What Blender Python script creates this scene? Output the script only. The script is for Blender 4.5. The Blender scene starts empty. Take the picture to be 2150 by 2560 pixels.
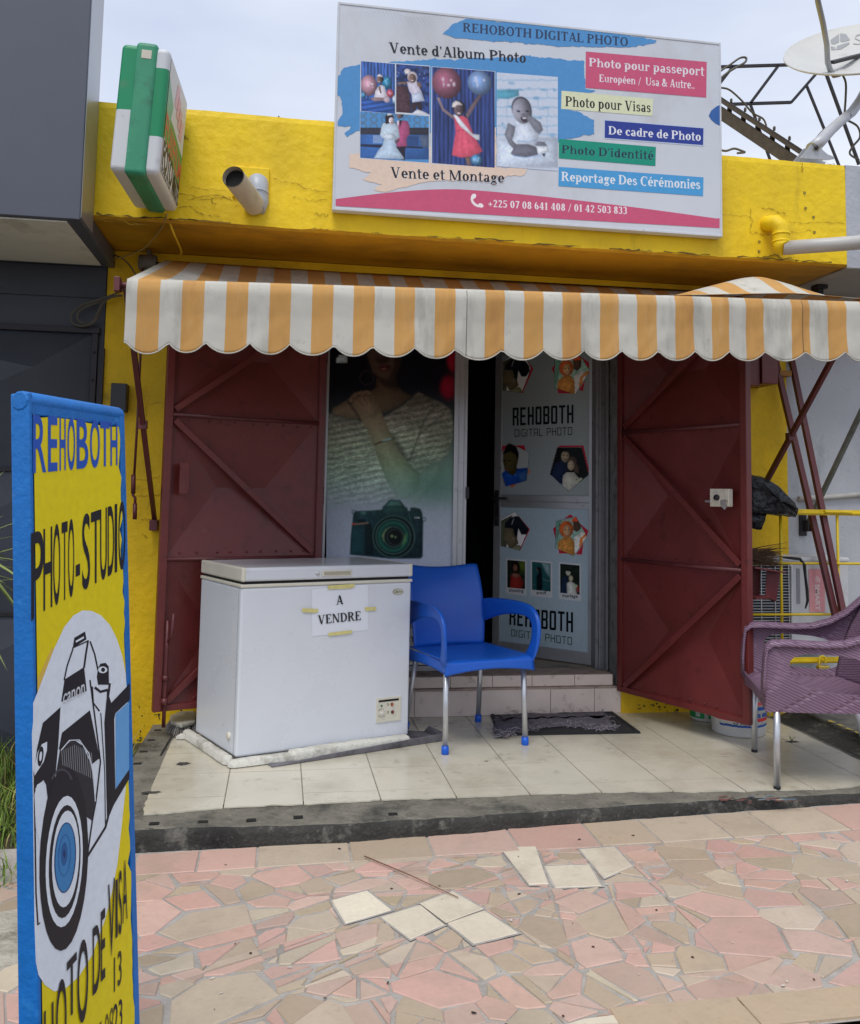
import bpy, bmesh, math, random
import numpy as np
from mathutils import Vector, Matrix
from mathutils.geometry import tessellate_polygon

random.seed(7)
rng = np.random.default_rng(7)
SC = bpy.context.scene
COL = SC.collection

# ------------------------------------------------------------------ camera
FPX, PPY = 2226.588, 1055.048            # focal length and principal row, in pixels of the 2150 x 2560 photograph
CAM = np.array([0.197, -4.0783, 1.321])
YAW, PITCH, ROLL = math.radians(9.39), math.radians(4.67), math.radians(1.05)
def _cam_axes():
    cy, sy, cp, sp, cr, sr = math.cos(YAW), math.sin(YAW), math.cos(PITCH), math.sin(PITCH), math.cos(ROLL), math.sin(ROLL)
    f = np.array([sy*cp, cy*cp, sp]); r = np.array([cy, -sy, 0.0]); u = np.cross(r, f)
    return r*cr + u*sr, -r*sr + u*cr, f
CR, CU, CF = _cam_axes()
cd = bpy.data.cameras.new('camera'); cam = bpy.data.objects.new('camera', cd); COL.objects.link(cam)
m3 = Matrix((CR, CU, -CF)).transposed()
cam.matrix_world = Matrix.Translation(Vector(CAM)) @ m3.to_4x4()
cd.sensor_fit = 'HORIZONTAL'; cd.sensor_width = 36.0
cd.lens = 36.0*FPX/2150.0
cd.shift_y = -(1280.0-PPY)/2150.0
cd.clip_start = 0.05; cd.clip_end = 500.0
SC.camera = cam

# ------------------------------------------------------------------ sky, sun, exposure: a bright overcast day
W = bpy.data.worlds.new('World'); SC.world = W; W.use_nodes = True
nt = W.node_tree; nt.nodes.clear()
SUN_EL, SUN_AZ = math.radians(62), math.radians(205)   # azimuth clockwise from +Y: high, behind the camera on the left
sky = nt.nodes.new('ShaderNodeTexSky'); sky.sky_type = 'NISHITA'; sky.sun_disc = False
sky.sun_elevation = SUN_EL; sky.sun_rotation = SUN_AZ
sky.air_density = 1.0; sky.dust_density = 3.0; sky.ozone_density = 1.2
tc = nt.nodes.new('ShaderNodeTexCoord')
mp = nt.nodes.new('ShaderNodeMapping'); mp.inputs['Scale'].default_value = (1.0, 1.0, 3.2)
nz = nt.nodes.new('ShaderNodeTexNoise'); nz.inputs['Scale'].default_value = 1.6; nz.inputs['Detail'].default_value = 5.0
rp = nt.nodes.new('ShaderNodeValToRGB')
rp.color_ramp.elements[0].position = 0.30; rp.color_ramp.elements[0].color = (6.2, 7.1, 9.3, 1)
rp.color_ramp.elements[1].position = 0.72; rp.color_ramp.elements[1].color = (10.0, 10.5, 11.5, 1)
mx = nt.nodes.new('ShaderNodeMixRGB'); mx.inputs['Fac'].default_value = 0.90
bg = nt.nodes.new('ShaderNodeBackground'); bg.inputs['Strength'].default_value = 0.073
wo = nt.nodes.new('ShaderNodeOutputWorld')
L = nt.links.new
L(tc.outputs['Generated'], mp.inputs['Vector']); L(mp.outputs['Vector'], nz.inputs['Vector']); L(nz.outputs['Fac'], rp.inputs['Fac'])
L(sky.outputs['Color'], mx.inputs['Color1']); L(rp.outputs['Color'], mx.inputs['Color2'])
L(mx.outputs['Color'], bg.inputs['Color']); L(bg.outputs['Background'], wo.inputs['Surface'])

sd = bpy.data.lights.new('sun', 'SUN'); sd.energy = 1.5; sd.angle = math.radians(28); sd.color = (1.0, 0.96, 0.9)
so = bpy.data.objects.new('sun', sd); COL.objects.link(so)
sdir = Vector((math.sin(SUN_AZ)*math.cos(SUN_EL), math.cos(SUN_AZ)*math.cos(SUN_EL), math.sin(SUN_EL)))
so.rotation_euler = sdir.to_track_quat('Z', 'Y').to_euler(); so.location = (0, -6, 12)

SC.view_settings.view_transform = 'Standard'; SC.view_settings.look = 'None'
SC.view_settings.gamma = 1.0; SC.view_settings.use_curve_mapping = False
SC.view_settings.exposure = 0.42

# ------------------------------------------------------------------ pixel -> point on a real plane (planes measured in metres)
KD = 2150.0/1764.0
def D(x, y): return (x*KD, y*KD)
def crop(x0, y0, s): return lambda x, y: (x0 + x/s, y0 + y/s)
def ray(p): return (p[0]-1075.0)/FPX*CR - (p[1]-PPY)/FPX*CU + CF
def atY(p, Y): d = ray(p); return CAM + d*((Y-CAM[1])/d[1])
def atZ(p, Z): d = ray(p); return CAM + d*((Z-CAM[2])/d[2])
def atX(p, X): d = ray(p); return CAM + d*((X-CAM[0])/d[0])
class Plane:
    def __init__(s, O, U, V):
        s.O = np.array(O, float); s.U = np.array(U, float); s.U /= np.linalg.norm(s.U)
        V = np.array(V, float); V = V - s.U*np.dot(V, s.U); s.V = V/np.linalg.norm(V)
        s.N = np.cross(s.U, s.V)
        if np.dot(s.N, CAM - s.O) < 0: s.N = -s.N
    def uv(s, p):
        d = ray(p); t = np.dot(s.O-CAM, s.N)/np.dot(d, s.N); q = CAM + d*t - s.O
        return (np.dot(q, s.U), np.dot(q, s.V))
    def at(s, u, v, h=0.0): return s.O + s.U*u + s.V*v + s.N*h
def lin(c):
    c = np.asarray(c, float)/255.0
    return np.where(c <= 0.04045, c/12.92, ((c+0.055)/1.055)**2.4)

# ------------------------------------------------------------------ materials
MATS = {}
def mat(name, rgb, rough=0.6, metal=0.0, var=0.12, vscale=6.0, bump=0.0, bscale=60.0, dirt=None, spec=0.5, coat=0.0, bdist=0.004, streak=None, sheen=0.0, trans=0.0):
    """procedural painted / plastic / metal surface: two-scale colour variation, optional dirt patches, bump"""
    if name in MATS: return MATS[name]
    m = bpy.data.materials.new(name); m.use_nodes = True; n = m.node_tree.nodes; l = m.node_tree.links
    b = n['Principled BSDF']; b.inputs['Roughness'].default_value = rough; b.inputs['Metallic'].default_value = metal
    b.inputs['Specular IOR Level'].default_value = spec; b.inputs['Coat Weight'].default_value = coat
    if sheen: b.inputs['Sheen Weight'].default_value = sheen
    c = lin(rgb)
    t = n.new('ShaderNodeTexCoord')
    a = n.new('ShaderNodeTexNoise'); a.inputs['Scale'].default_value = vscale; a.inputs['Detail'].default_value = 8; a.inputs['Roughness'].default_value = 0.62
    l.new(t.outputs['Object'], a.inputs['Vector'])
    r = n.new('ShaderNodeValToRGB'); r.color_ramp.elements[0].position = 0.3; r.color_ramp.elements[1].position = 0.7
    r.color_ramp.elements[0].color = (*np.clip(c*(1-var), 0, 1), 1); r.color_ramp.elements[1].color = (*np.clip(c*(1+var), 0, 1), 1)
    l.new(a.outputs['Fac'], r.inputs['Fac']); out = r.outputs['Color']
    for d in ([dirt] if dirt and not isinstance(dirt, list) else dirt or []):
        dc, ds, lo, hi = d[:4]; stretch = d[4] if len(d) > 4 else (1, 1, 1)
        mpn = n.new('ShaderNodeMapping'); mpn.inputs['Scale'].default_value = stretch; mpn.inputs['Location'].default_value = (3.1, 1.7, ds*.37)
        l.new(t.outputs['Object'], mpn.inputs['Vector'])
        q = n.new('ShaderNodeTexNoise'); q.inputs['Scale'].default_value = ds; q.inputs['Detail'].default_value = 10; q.inputs['Roughness'].default_value = 0.68
        l.new(mpn.outputs['Vector'], q.inputs['Vector'])
        rr = n.new('ShaderNodeMapRange'); rr.inputs['From Min'].default_value = lo; rr.inputs['From Max'].default_value = hi
        l.new(q.outputs['Fac'], rr.inputs['Value'])
        mm = n.new('ShaderNodeMixRGB'); mm.inputs['Color2'].default_value = (*lin(dc), 1)
        l.new(rr.outputs['Result'], mm.inputs['Fac']); l.new(out, mm.inputs['Color1']); out = mm.outputs['Color']
    l.new(out, b.inputs['Base Color'])
    rm = n.new('ShaderNodeMapRange'); rm.inputs['To Min'].default_value = max(0.03, rough-0.1); rm.inputs['To Max'].default_value = min(1, rough+0.12)
    l.new(a.outputs['Fac'], rm.inputs['Value']); l.new(rm.outputs['Result'], b.inputs['Roughness'])
    if bump:
        q = n.new('ShaderNodeTexNoise'); q.inputs['Scale'].default_value = bscale; q.inputs['Detail'].default_value = 6
        l.new(t.outputs['Object'], q.inputs['Vector'])
        bb = n.new('ShaderNodeBump'); bb.inputs['Strength'].default_value = bump; bb.inputs['Distance'].default_value = bdist
        l.new(q.outputs['Fac'], bb.inputs['Height']); l.new(bb.outputs['Normal'], b.inputs['Normal'])
    MATS[name] = m
    return m
def print_mat(name, rough=0.45, spec=0.4, coat=0.0):
    """printed or hand-painted picture: colours held by the mesh, a little grain on top"""
    if name in MATS: return MATS[name]
    m = bpy.data.materials.new(name); m.use_nodes = True; n = m.node_tree.nodes; l = m.node_tree.links
    b = n['Principled BSDF']; b.inputs['Roughness'].default_value = rough; b.inputs['Specular IOR Level'].default_value = spec; b.inputs['Coat Weight'].default_value = coat
    a = n.new('ShaderNodeVertexColor'); a.layer_name = 'Col'
    t = n.new('ShaderNodeTexCoord'); q = n.new('ShaderNodeTexNoise'); q.inputs['Scale'].default_value = 55; q.inputs['Detail'].default_value = 6
    l.new(t.outputs['Object'], q.inputs['Vector'])
    r = n.new('ShaderNodeMapRange'); r.inputs['To Min'].default_value = 0.88; r.inputs['To Max'].default_value = 1.10; l.new(q.outputs['Fac'], r.inputs['Value'])
    x = n.new('ShaderNodeMixRGB'); x.blend_type = 'MULTIPLY'; x.inputs['Fac'].default_value = 1.0
    l.new(a.outputs['Color'], x.inputs['Color1']); l.new(r.outputs['Result'], x.inputs['Color2']); l.new(x.outputs['Color'], b.inputs['Base Color'])
    MATS[name] = m
    return m

# ------------------------------------------------------------------ mesh builder
class MB:
    def __init__(s): s.v = []; s.f = []; s.mi = []; s.c = []; s.smooth = []
    def add(s, vs, fs, mi=0, col=None, smooth=False):
        o = len(s.v); s.v += [tuple(map(float, p)) for p in vs]
        for f in fs:
            s.f.append(tuple(i+o for i in f)); s.mi.append(mi); s.c.append(col); s.smooth.append(smooth)
        return s
    def box(s, lo, hi, mi=0, M=None):
        x0, y0, z0 = lo; x1, y1, z1 = hi
        vs = [Vector(p) for p in ((x0,y0,z0),(x1,y0,z0),(x1,y1,z0),(x0,y1,z0),(x0,y0,z1),(x1,y0,z1),(x1,y1,z1),(x0,y1,z1))]
        if M is not None: vs = [M @ p for p in vs]
        return s.add(vs, [(0,3,2,1),(4,5,6,7),(0,1,5,4),(1,2,6,5),(2,3,7,6),(3,0,4,7)], mi)
    def bar(s, a, b, w, h, up=(0,0,1), mi=0):
        a = Vector(a); b = Vector(b); d = (b-a).normalized(); u = Vector(up); sd = d.cross(u)
        if sd.length < 1e-4: sd = d.cross(Vector((1,0,0)))
        sd.normalize(); u = sd.cross(d).normalized(); vs = []
        for p in (a, b):
            for q, t in ((-1,-1),(1,-1),(1,1),(-1,1)): vs.append(p + sd*(q*w/2) + u*(t*h/2))
        return s.add(vs, [(0,1,2,3),(7,6,5,4),(0,4,5,1),(1,5,6,2),(2,6,7,3),(3,7,4,0)], mi)
    def tube(s, pts, r, n=10, caps=True, mi=0, closed=False):
        P = [Vector(p) for p in pts]; m = len(P); R = r if hasattr(r, '__len__') else [r]*m
        vs = []; prev = None
        for i, p in enumerate(P):
            if closed: t = (P[(i+1) % m]-P[i-1])
            else: t = (P[min(i+1, m-1)]-P[max(i-1, 0)])
            t.normalize()
            if prev is None:
                a = t.orthogonal().normalized()
            else:
                a = prev - t*prev.dot(t)
                a = a.normalized() if a.length > 1e-6 else t.orthogonal().normalized()
            prev = a; b = t.cross(a)
            for k in range(n):
                q = 2*math.pi*k/n; vs.append(p + (a*math.cos(q)+b*math.sin(q))*R[i])
        fs = []
        for i in range(m if closed else m-1):
            j = (i+1) % m
            for k in range(n): fs.append((i*n+k, i*n+(k+1) % n, j*n+(k+1) % n, j*n+k))
        s.add(vs, fs, mi, None, True)
        if caps and not closed:
            o = len(s.v)-m*n
            s.f.append(tuple(o+k for k in range(n))[::-1]); s.mi.append(mi); s.c.append(None); s.smooth.append(False)
            s.f.append(tuple(o+(m-1)*n+k for k in range(n))); s.mi.append(mi); s.c.append(None); s.smooth.append(False)
        return s
    def lathe(s, prof, n=32, M=None, mi=0, smooth=True):
        M = M or Matrix.Identity(4); vs = []; m = len(prof)
        for r, z in prof:
            for k in range(n):
                a = 2*math.pi*k/n; vs.append(M @ Vector((r*math.cos(a), r*math.sin(a), z)))
        fs = [(i*n+k, i*n+(k+1) % n, (i+1)*n+(k+1) % n, (i+1)*n+k) for i in range(m-1) for k in range(n)]
        return s.add(vs, fs, mi, None, smooth)
    def prism(s, poly, vec, mi=0):
        P = [Vector(p) for p in poly]; v = Vector(vec); n = len(P)
        tris = tessellate_polygon([P])
        vs = P + [p+v for p in P]
        fs = [tuple(t) for t in tris] + [tuple(i+n for i in reversed(t)) for t in tris] + [(i, i+n, (i+1) % n+n, (i+1) % n) for i in range(n)]
        return s.add(vs, fs, mi)
    def grid(s, fn, nu, nv, mi=0, smooth=True, mifn=None):
        vs = [fn(i/nu, j/nv) for j in range(nv+1) for i in range(nu+1)]
        o = len(s.v); s.v += [tuple(map(float, p)) for p in vs]
        for j in range(nv):
            for i in range(nu):
                s.f.append((o+j*(nu+1)+i, o+j*(nu+1)+i+1, o+(j+1)*(nu+1)+i+1, o+(j+1)*(nu+1)+i))
                s.mi.append(mifn(i, j) if mifn else mi); s.c.append(None); s.smooth.append(smooth)
        return s
ROOT = {}
def _tag(o, label, cat, group=None, kind=None):
    if label: o['label'] = label
    if cat: o['category'] = cat
    if group: o['group'] = group
    if kind: o['kind'] = kind
    return o
def build(name, mb, mats, parent=None, bevel=0.0, segs=2, angle=35, solid=0.0, subsurf=0, label=None, recalc=True, pre=None, offset=0.0):
    mats = mats if isinstance(mats, (list, tuple)) else [mats]
    off = Vector(ROOT.get(parent.name, (0,0,0))) if parent else Vector((0,0,0))
    me = bpy.data.meshes.new(name)
    vs = [tuple(Vector(p)-off) for p in mb.v]
    me.from_pydata(vs, [], mb.f)
    for m in mats: me.materials.append(m)
    me.polygons.foreach_set('material_index', mb.mi)
    me.polygons.foreach_set('use_smooth', mb.smooth)
    if any(c is not None for c in mb.c):
        ca = me.color_attributes.new('Col', 'FLOAT_COLOR', 'CORNER')
        arr = []
        for f, c in zip(mb.f, mb.c):
            c = (0.5,0.5,0.5) if c is None else c
            arr += [c[0], c[1], c[2], 1.0]*len(f)
        ca.data.foreach_set('color', arr)
    me.update()
    if recalc:
        bm = bmesh.new(); bm.from_mesh(me); bmesh.ops.recalc_face_normals(bm, faces=bm.faces); bm.to_mesh(me); bm.free()
    o = bpy.data.objects.new(name, me); COL.objects.link(o)
    if parent: o.parent = parent; ROOT[o.name] = off
    if solid:
        md = o.modifiers.new('thickness', 'SOLIDIFY'); md.thickness = solid; md.offset = offset
    if subsurf:
        md = o.modifiers.new('smooth', 'SUBSURF'); md.levels = subsurf; md.render_levels = subsurf
    if bevel:
        md = o.modifiers.new('bevel', 'BEVEL'); md.width = bevel; md.segments = segs; md.limit_method = 'ANGLE'; md.angle_limit = math.radians(40)
    if label: o['label'] = label
    return o
def thing(name, label, cat, loc=(0,0,0), group=None):
    o = bpy.data.objects.new(name, None); o.empty_display_size = 0.1; COL.objects.link(o); o.location = Vector(loc)
    ROOT[o.name] = Vector(loc); return _tag(o, label, cat, group)
def single(name, mb, mats, label, cat, group=None, **k):
    return _tag(build(name, mb, mats, **k), label, cat, group)
def struct(name, mb, mats, **k):
    o = build(name, mb, mats, **k); o['kind'] = 'structure'; return o
def frameM(O, X, Y, Z):
    return Matrix(((X[0],Y[0],Z[0],O[0]),(X[1],Y[1],Z[1],O[1]),(X[2],Y[2],Z[2],O[2]),(0,0,0,1)))
# ------------------------------------------------------------------ printed and painted pictures
def ell(cx, cy, rx, ry, a0=0, a1=360, n=28):
    return [(cx+rx*math.cos(math.radians(a0+(a1-a0)*i/n)), cy+ry*math.sin(math.radians(a0+(a1-a0)*i/n))) for i in range(n + (0 if abs(a1-a0) >= 360 else 1))]
def thick(pts, w, closed=False):
    """outline of a brush stroke along pts; w a number or one per point"""
    P = [np.array(p, float) for p in pts]; n = len(P); Wd = w if hasattr(w, '__len__') else [w]*n; Lf = []; Rt = []
    for i in range(n):
        if closed: t = P[(i+1) % n]-P[i-1]
        else: t = P[min(i+1, n-1)]-P[max(i-1, 0)]
        t = t/(np.linalg.norm(t)+1e-9); q = np.array([-t[1], t[0]])*Wd[i]/2
        Lf.append(P[i]+q); Rt.append(P[i]-q)
    return Lf, Rt
SANS = {}
def sans(text, bold=0.0):
    """outline triangles of the built-in sans font: unit cap height, starts at x = 0"""
    if (text, bold) in SANS: return SANS[(text, bold)]
    cu = bpy.data.curves.new('lettering', 'FONT'); cu.body = text; cu.fill_mode = 'FRONT'; cu.resolution_u = 5; cu.offset = bold
    ob = bpy.data.objects.new('lettering', cu); COL.objects.link(ob)
    dg = bpy.context.evaluated_depsgraph_get(); me = ob.evaluated_get(dg).to_mesh()
    vs = np.array([v.co[:2] for v in me.vertices]); fs = [tuple(p.vertices) for p in me.polygons]
    ob.evaluated_get(dg).to_mesh_clear(); COL.objects.unlink(ob); bpy.data.objects.remove(ob); bpy.data.curves.remove(cu)
    h = 0.69
    vs = vs/h; x0 = vs[:, 0].min(); vs[:, 0] -= x0
    SANS[(text, bold)] = (vs, fs, vs[:, 0].max())
    return SANS[(text, bold)]

# a bold slab-serif alphabet drawn as pen strokes: thick stems, thin hairlines, bracket serifs
TS, TH, SE = 0.205, 0.088, 0.060
def st(x, y0, y1, b='b', t='b', w=TS):
    """stem with serifs; b / t: 'b' both sides, 'l' left only, 'r' right only, '' none"""
    o = [[(x-w/2, y0), (x+w/2, y0), (x+w/2, y1), (x-w/2, y1)]]
    for y, k, s in ((y0, b, 1), (y1, t, -1)):
        if not k: continue
        l = x-w/2-(0.075 if k in 'bl' else 0); r = x+w/2+(0.075 if k in 'br' else 0)
        o.append([(l, y), (r, y), (r, y+s*SE), (l, y+s*SE)])
    return o
def hb(x0, x1, y, w=TH): return [[(x0, y-w/2), (x1, y-w/2), (x1, y+w/2), (x0, y+w/2)]]
def bowl(cx, cy, rx, ry, a0=0, a1=360, wx=TS, wy=TH):
    n = max(8, int(abs(a1-a0)/15)); a = [math.radians(a0+(a1-a0)*i/n) for i in range(n+1)]
    out = [(cx+rx*math.cos(q), cy+ry*math.sin(q)) for q in a]; inn = [(cx+(rx-wx)*math.cos(q), cy+(ry-wy)*math.sin(q)) for q in a]
    return [[out[i], out[i+1], inn[i+1], inn[i]] for i in range(n)]
def dg(x0, y0, x1, y1, w): return [[(x0-w/2, y0), (x0+w/2, y0), (x1+w/2, y1), (x1-w/2, y1)]]
def sf(x0, x1, y, s=1): return [[(x0, y), (x1, y), (x1, y+s*SE), (x0, y+s*SE)]]
def dot(x, y, r=0.085): return [ell(x, y, r, r, 0, 360, 12)]
X = 0.70   # x-height
GL = {
 ' ': (0.30, []), '.': (0.27, dot(0.13, 0.085)), '/': (0.50, dg(0.08, -0.12, 0.42, 1.0, 0.09)), "'": (0.25, dot(0.12, 0.90, .075)+[[(0.10, .86), (0.2, .9), (0.12, .68), (0.06, .70)]]),
 '+': (0.66, hb(0.06, 0.60, 0.38, .11)+[[(0.275, .11), (.385, .11), (.385, .65), (.275, .65)]]),
 '-': (0.45, hb(.06, .39, .36, .11)),
 '&': (0.92, bowl(.36, .25, .33, .27)+bowl(.38, .77, .22, .25)+dg(.28, .62, .80, 0.02, .19)+dg(.68, .12, .78, .52, .07)+sf(.62, .90, .47)),
 'A': (0.88, dg(.14, 0, .42, 1, .08)+dg(.72, 0, .44, 1, .19)+hb(.24, .62, .30)+sf(.02, .28, 0)+sf(.56, .88, 0)),
 'B': (0.84, st(.20, 0, 1, 'l', 'l')+bowl(.36, .27, .42, .27, -90, 90)+bowl(.34, .765, .38, .235, -90, 90)+hb(.2, .40, .037)+hb(.2, .4, .963)+hb(.2, .4, .53)),
 'C': (0.84, bowl(.46, .5, .42, .52, 55, 305)+[[(.70, .70), (.78, .70), (.78, 1.0), (.73, 1.0)]]),
 'D': (0.92, st(.20, 0, 1, 'l', 'l')+bowl(.40, .5, .48, .5, -90, 90)+hb(.2, .42, .037)+hb(.2, .42, .963)),
 'E': (0.80, st(.20, 0, 1, 'l', 'l')+hb(.2, .72, .037)+hb(.2, .70, .963)+hb(.2, .52, .52)+[[(.66, 0), (.73, 0), (.76, .27), (.70, .27)], [(.64, 1), (.71, 1), (.72, .75), (.66, .75)], [(.48, .38), (.53, .38), (.53, .66), (.48, .66)]]),
 'G': (0.92, bowl(.46, .5, .42, .52, 50, 318)+st(.72, .04, .44, '', 'b', .16)+[[(.70, .72), (.78, .72), (.78, 1.0), (.73, 1.0)]]),
 'H': (1.0, st(.21, 0, 1)+st(.79, 0, 1)+hb(.2, .8, .5)),
 'I': (0.44, st(.22, 0, 1)),
 'L': (0.78, st(.20, 0, 1, 'l')+hb(.2, .70, .037)+[[(.66, 0), (.73, 0), (.75, .30), (.69, .30)]]),
 'M': (1.20, st(.17, 0, 1, 'b', 'l', .09)+st(.99, 0, 1, 'b', 'r')+dg(.56, .05, .19, 1, .18)+dg(.56, .05, .92, 1, .08)),
 'N': (1.0, st(.17, 0, 1, 'b', 'l', .09)+st(.83, 0, 1, '', 'b', .09)+dg(.76, 0, .20, 1, .19)),
 'O': (0.94, bowl(.47, .5, .43, .52)),
 'P': (0.82, st(.20, 0, 1, 'b', 'l')+bowl(.38, .73, .40, .27, -90, 90)+hb(.2, .42, .963)+hb(.2, .42, .495)),
 'R': (0.92, st(.20, 0, 1, 'b', 'l')+bowl(.38, .74, .38, .26, -90, 90)+hb(.2, .42, .963)+hb(.2, .42, .515)+dg(.76, 0, .46, .52, .19)+sf(.64, .92, 0)),
 'T': (0.84, st(.42, 0, 1, 'b', '')+hb(.05, .79, .963)+[[(.05, 1), (.05, .70), (.10, .70), (.14, 1)], [(.79, 1), (.79, .70), (.74, .70), (.70, 1)]]),
 'U': (0.96, st(.21, .30, 1, '', 'b')+st(.80, .30, 1, '', 'b', .09)+bowl(.485, .32, .36, .34, 180, 360, .15)),
 'V': (0.90, dg(.44, 0, .16, 1, .19)+dg(.46, 0, .74, 1, .08)+sf(.00, .32, 1, -1)+sf(.60, .88, 1, -1)),
 'a': (0.64, st(.47, .0, .48, 'r', '', .15)+bowl(.30, .19, .26, .21)+bowl(.30, .45, .245, .27, 0, 155, .15)),
 'b': (0.70, st(.17, .0, 1, '', 'l', .16)+bowl(.36, X/2, .31, X/2+.01)),
 'c': (0.58, bowl(.33, X/2, .29, X/2+.01, 45, 315)+dot(.49, .53, .07)),
 'd': (0.72, st(.53, .0, 1, 'r', 'l', .16)+bowl(.33, X/2, .29, X/2+.01)),
 'e': (0.62, bowl(.32, X/2, .29, X/2+.01, 0, 318)+hb(.1, .6, X/2)),
 'g': (0.66, bowl(.30, .47, .24, .24)+bowl(.32, -.10, .28, .15, 0, 360, .10)+hb(.15, .5, .09, .12)+hb(.44, .66, .63, .09)),
 'h': (0.76, st(.17, 0, 1, 'b', 'l', .16)+st(.58, 0, .46, 'b', '', .16)+bowl(.40, .42, .26, .29, 0, 180, .15)),
 'i': (0.38, st(.19, 0, X, 'b', 'l', .16)+dot(.18, .91, .10)),
 'l': (0.38, st(.19, 0, 1, 'b', 'l', .16)),
 'm': (1.12, st(.17, 0, X, 'b', 'l', .16)+st(.56, 0, .46, 'b', '', .16)+st(.94, 0, .46, 'b', '', .16)+bowl(.38, .42, .26, .29, 0, 180, .15)+bowl(.76, .42, .26, .29, 0, 180, .15)),
 'n': (0.76, st(.17, 0, X, 'b', 'l', .16)+st(.58, 0, .46, 'b', '', .16)+bowl(.40, .42, .26, .29, 0, 180, .15)),
 'o': (0.66, bowl(.33, X/2, .30, X/2+.01)),
 'p': (0.72, st(.17, -.28, X, 'b', 'l', .16)+bowl(.37, X/2, .30, X/2+.01)),
 'r': (0.56, st(.17, 0, X, 'b', 'l', .16)+dot(.45, .58, .10)+bowl(.37, .48, .2, .22, 60, 180, .1)),
 's': (0.54, bowl(.27, .20, .24, .21, -165, 95, .15)+bowl(.26, .50, .21, .205, 5, 265, .15)+[[(.07, .42), (.16, .30), (.46, .30), (.40, .40)]]),
 't': (0.46, st(.20, .12, .92, '', '', .16)+hb(.02, .44, .66)+bowl(.30, .13, .18, .14, 180, 330, .14)),
 'u': (0.76, st(.17, .26, X, '', 'l', .16)+st(.57, 0, X, 'r', 'l', .16)+bowl(.37, .27, .28, .28, 180, 360, .15)),
 '0': (0.68, bowl(.34, .5, .29, .51)), '1': (0.54, st(.28, 0, 1, 'b', '')+dg(.12, .80, .24, .98, .12)),
 '2': (0.66, bowl(.32, .72, .27, .29, -25, 165)+dg(.16, .06, .46, .62, .15)+hb(.08, .60, .065, .13)),
 '3': (0.64, bowl(.28, .73, .28, .28, -90, 150)+bowl(.28, .27, .31, .28, -150, 90)),
 '4': (0.70, st(.45, 0, 1, 'b', '')+hb(.04, .66, .29, .09)+dg(.10, .30, .38, .96, .09)),
 '5': (0.64, bowl(.28, .31, .31, .32, -150, 120)+dg(.14, .52, .16, .98, .09)+hb(.12, .58, .94, .12)),
 '6': (0.66, bowl(.34, .31, .28, .32)+bowl(.40, .45, .35, .56, 95, 200)),
 '7': (0.62, hb(.06, .60, .93, .13)+dg(.24, 0, .50, .92, .17)),
 '8': (0.66, bowl(.33, .27, .28, .28)+bowl(.33, .75, .25, .26)),
}
GL['é'] = (GL['e'][0], GL['e'][1]+dg(.26, .80, .42, 1.0, .12))
GL['’'] = GL["'"]
def serif(text):
    x = 0; ps = []
    for ch in text:
        w, g = GL[ch]
        ps += [[(px+x, py) for px, py in p] for p in g]; x += w+.02
    return ps, x-.02

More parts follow.
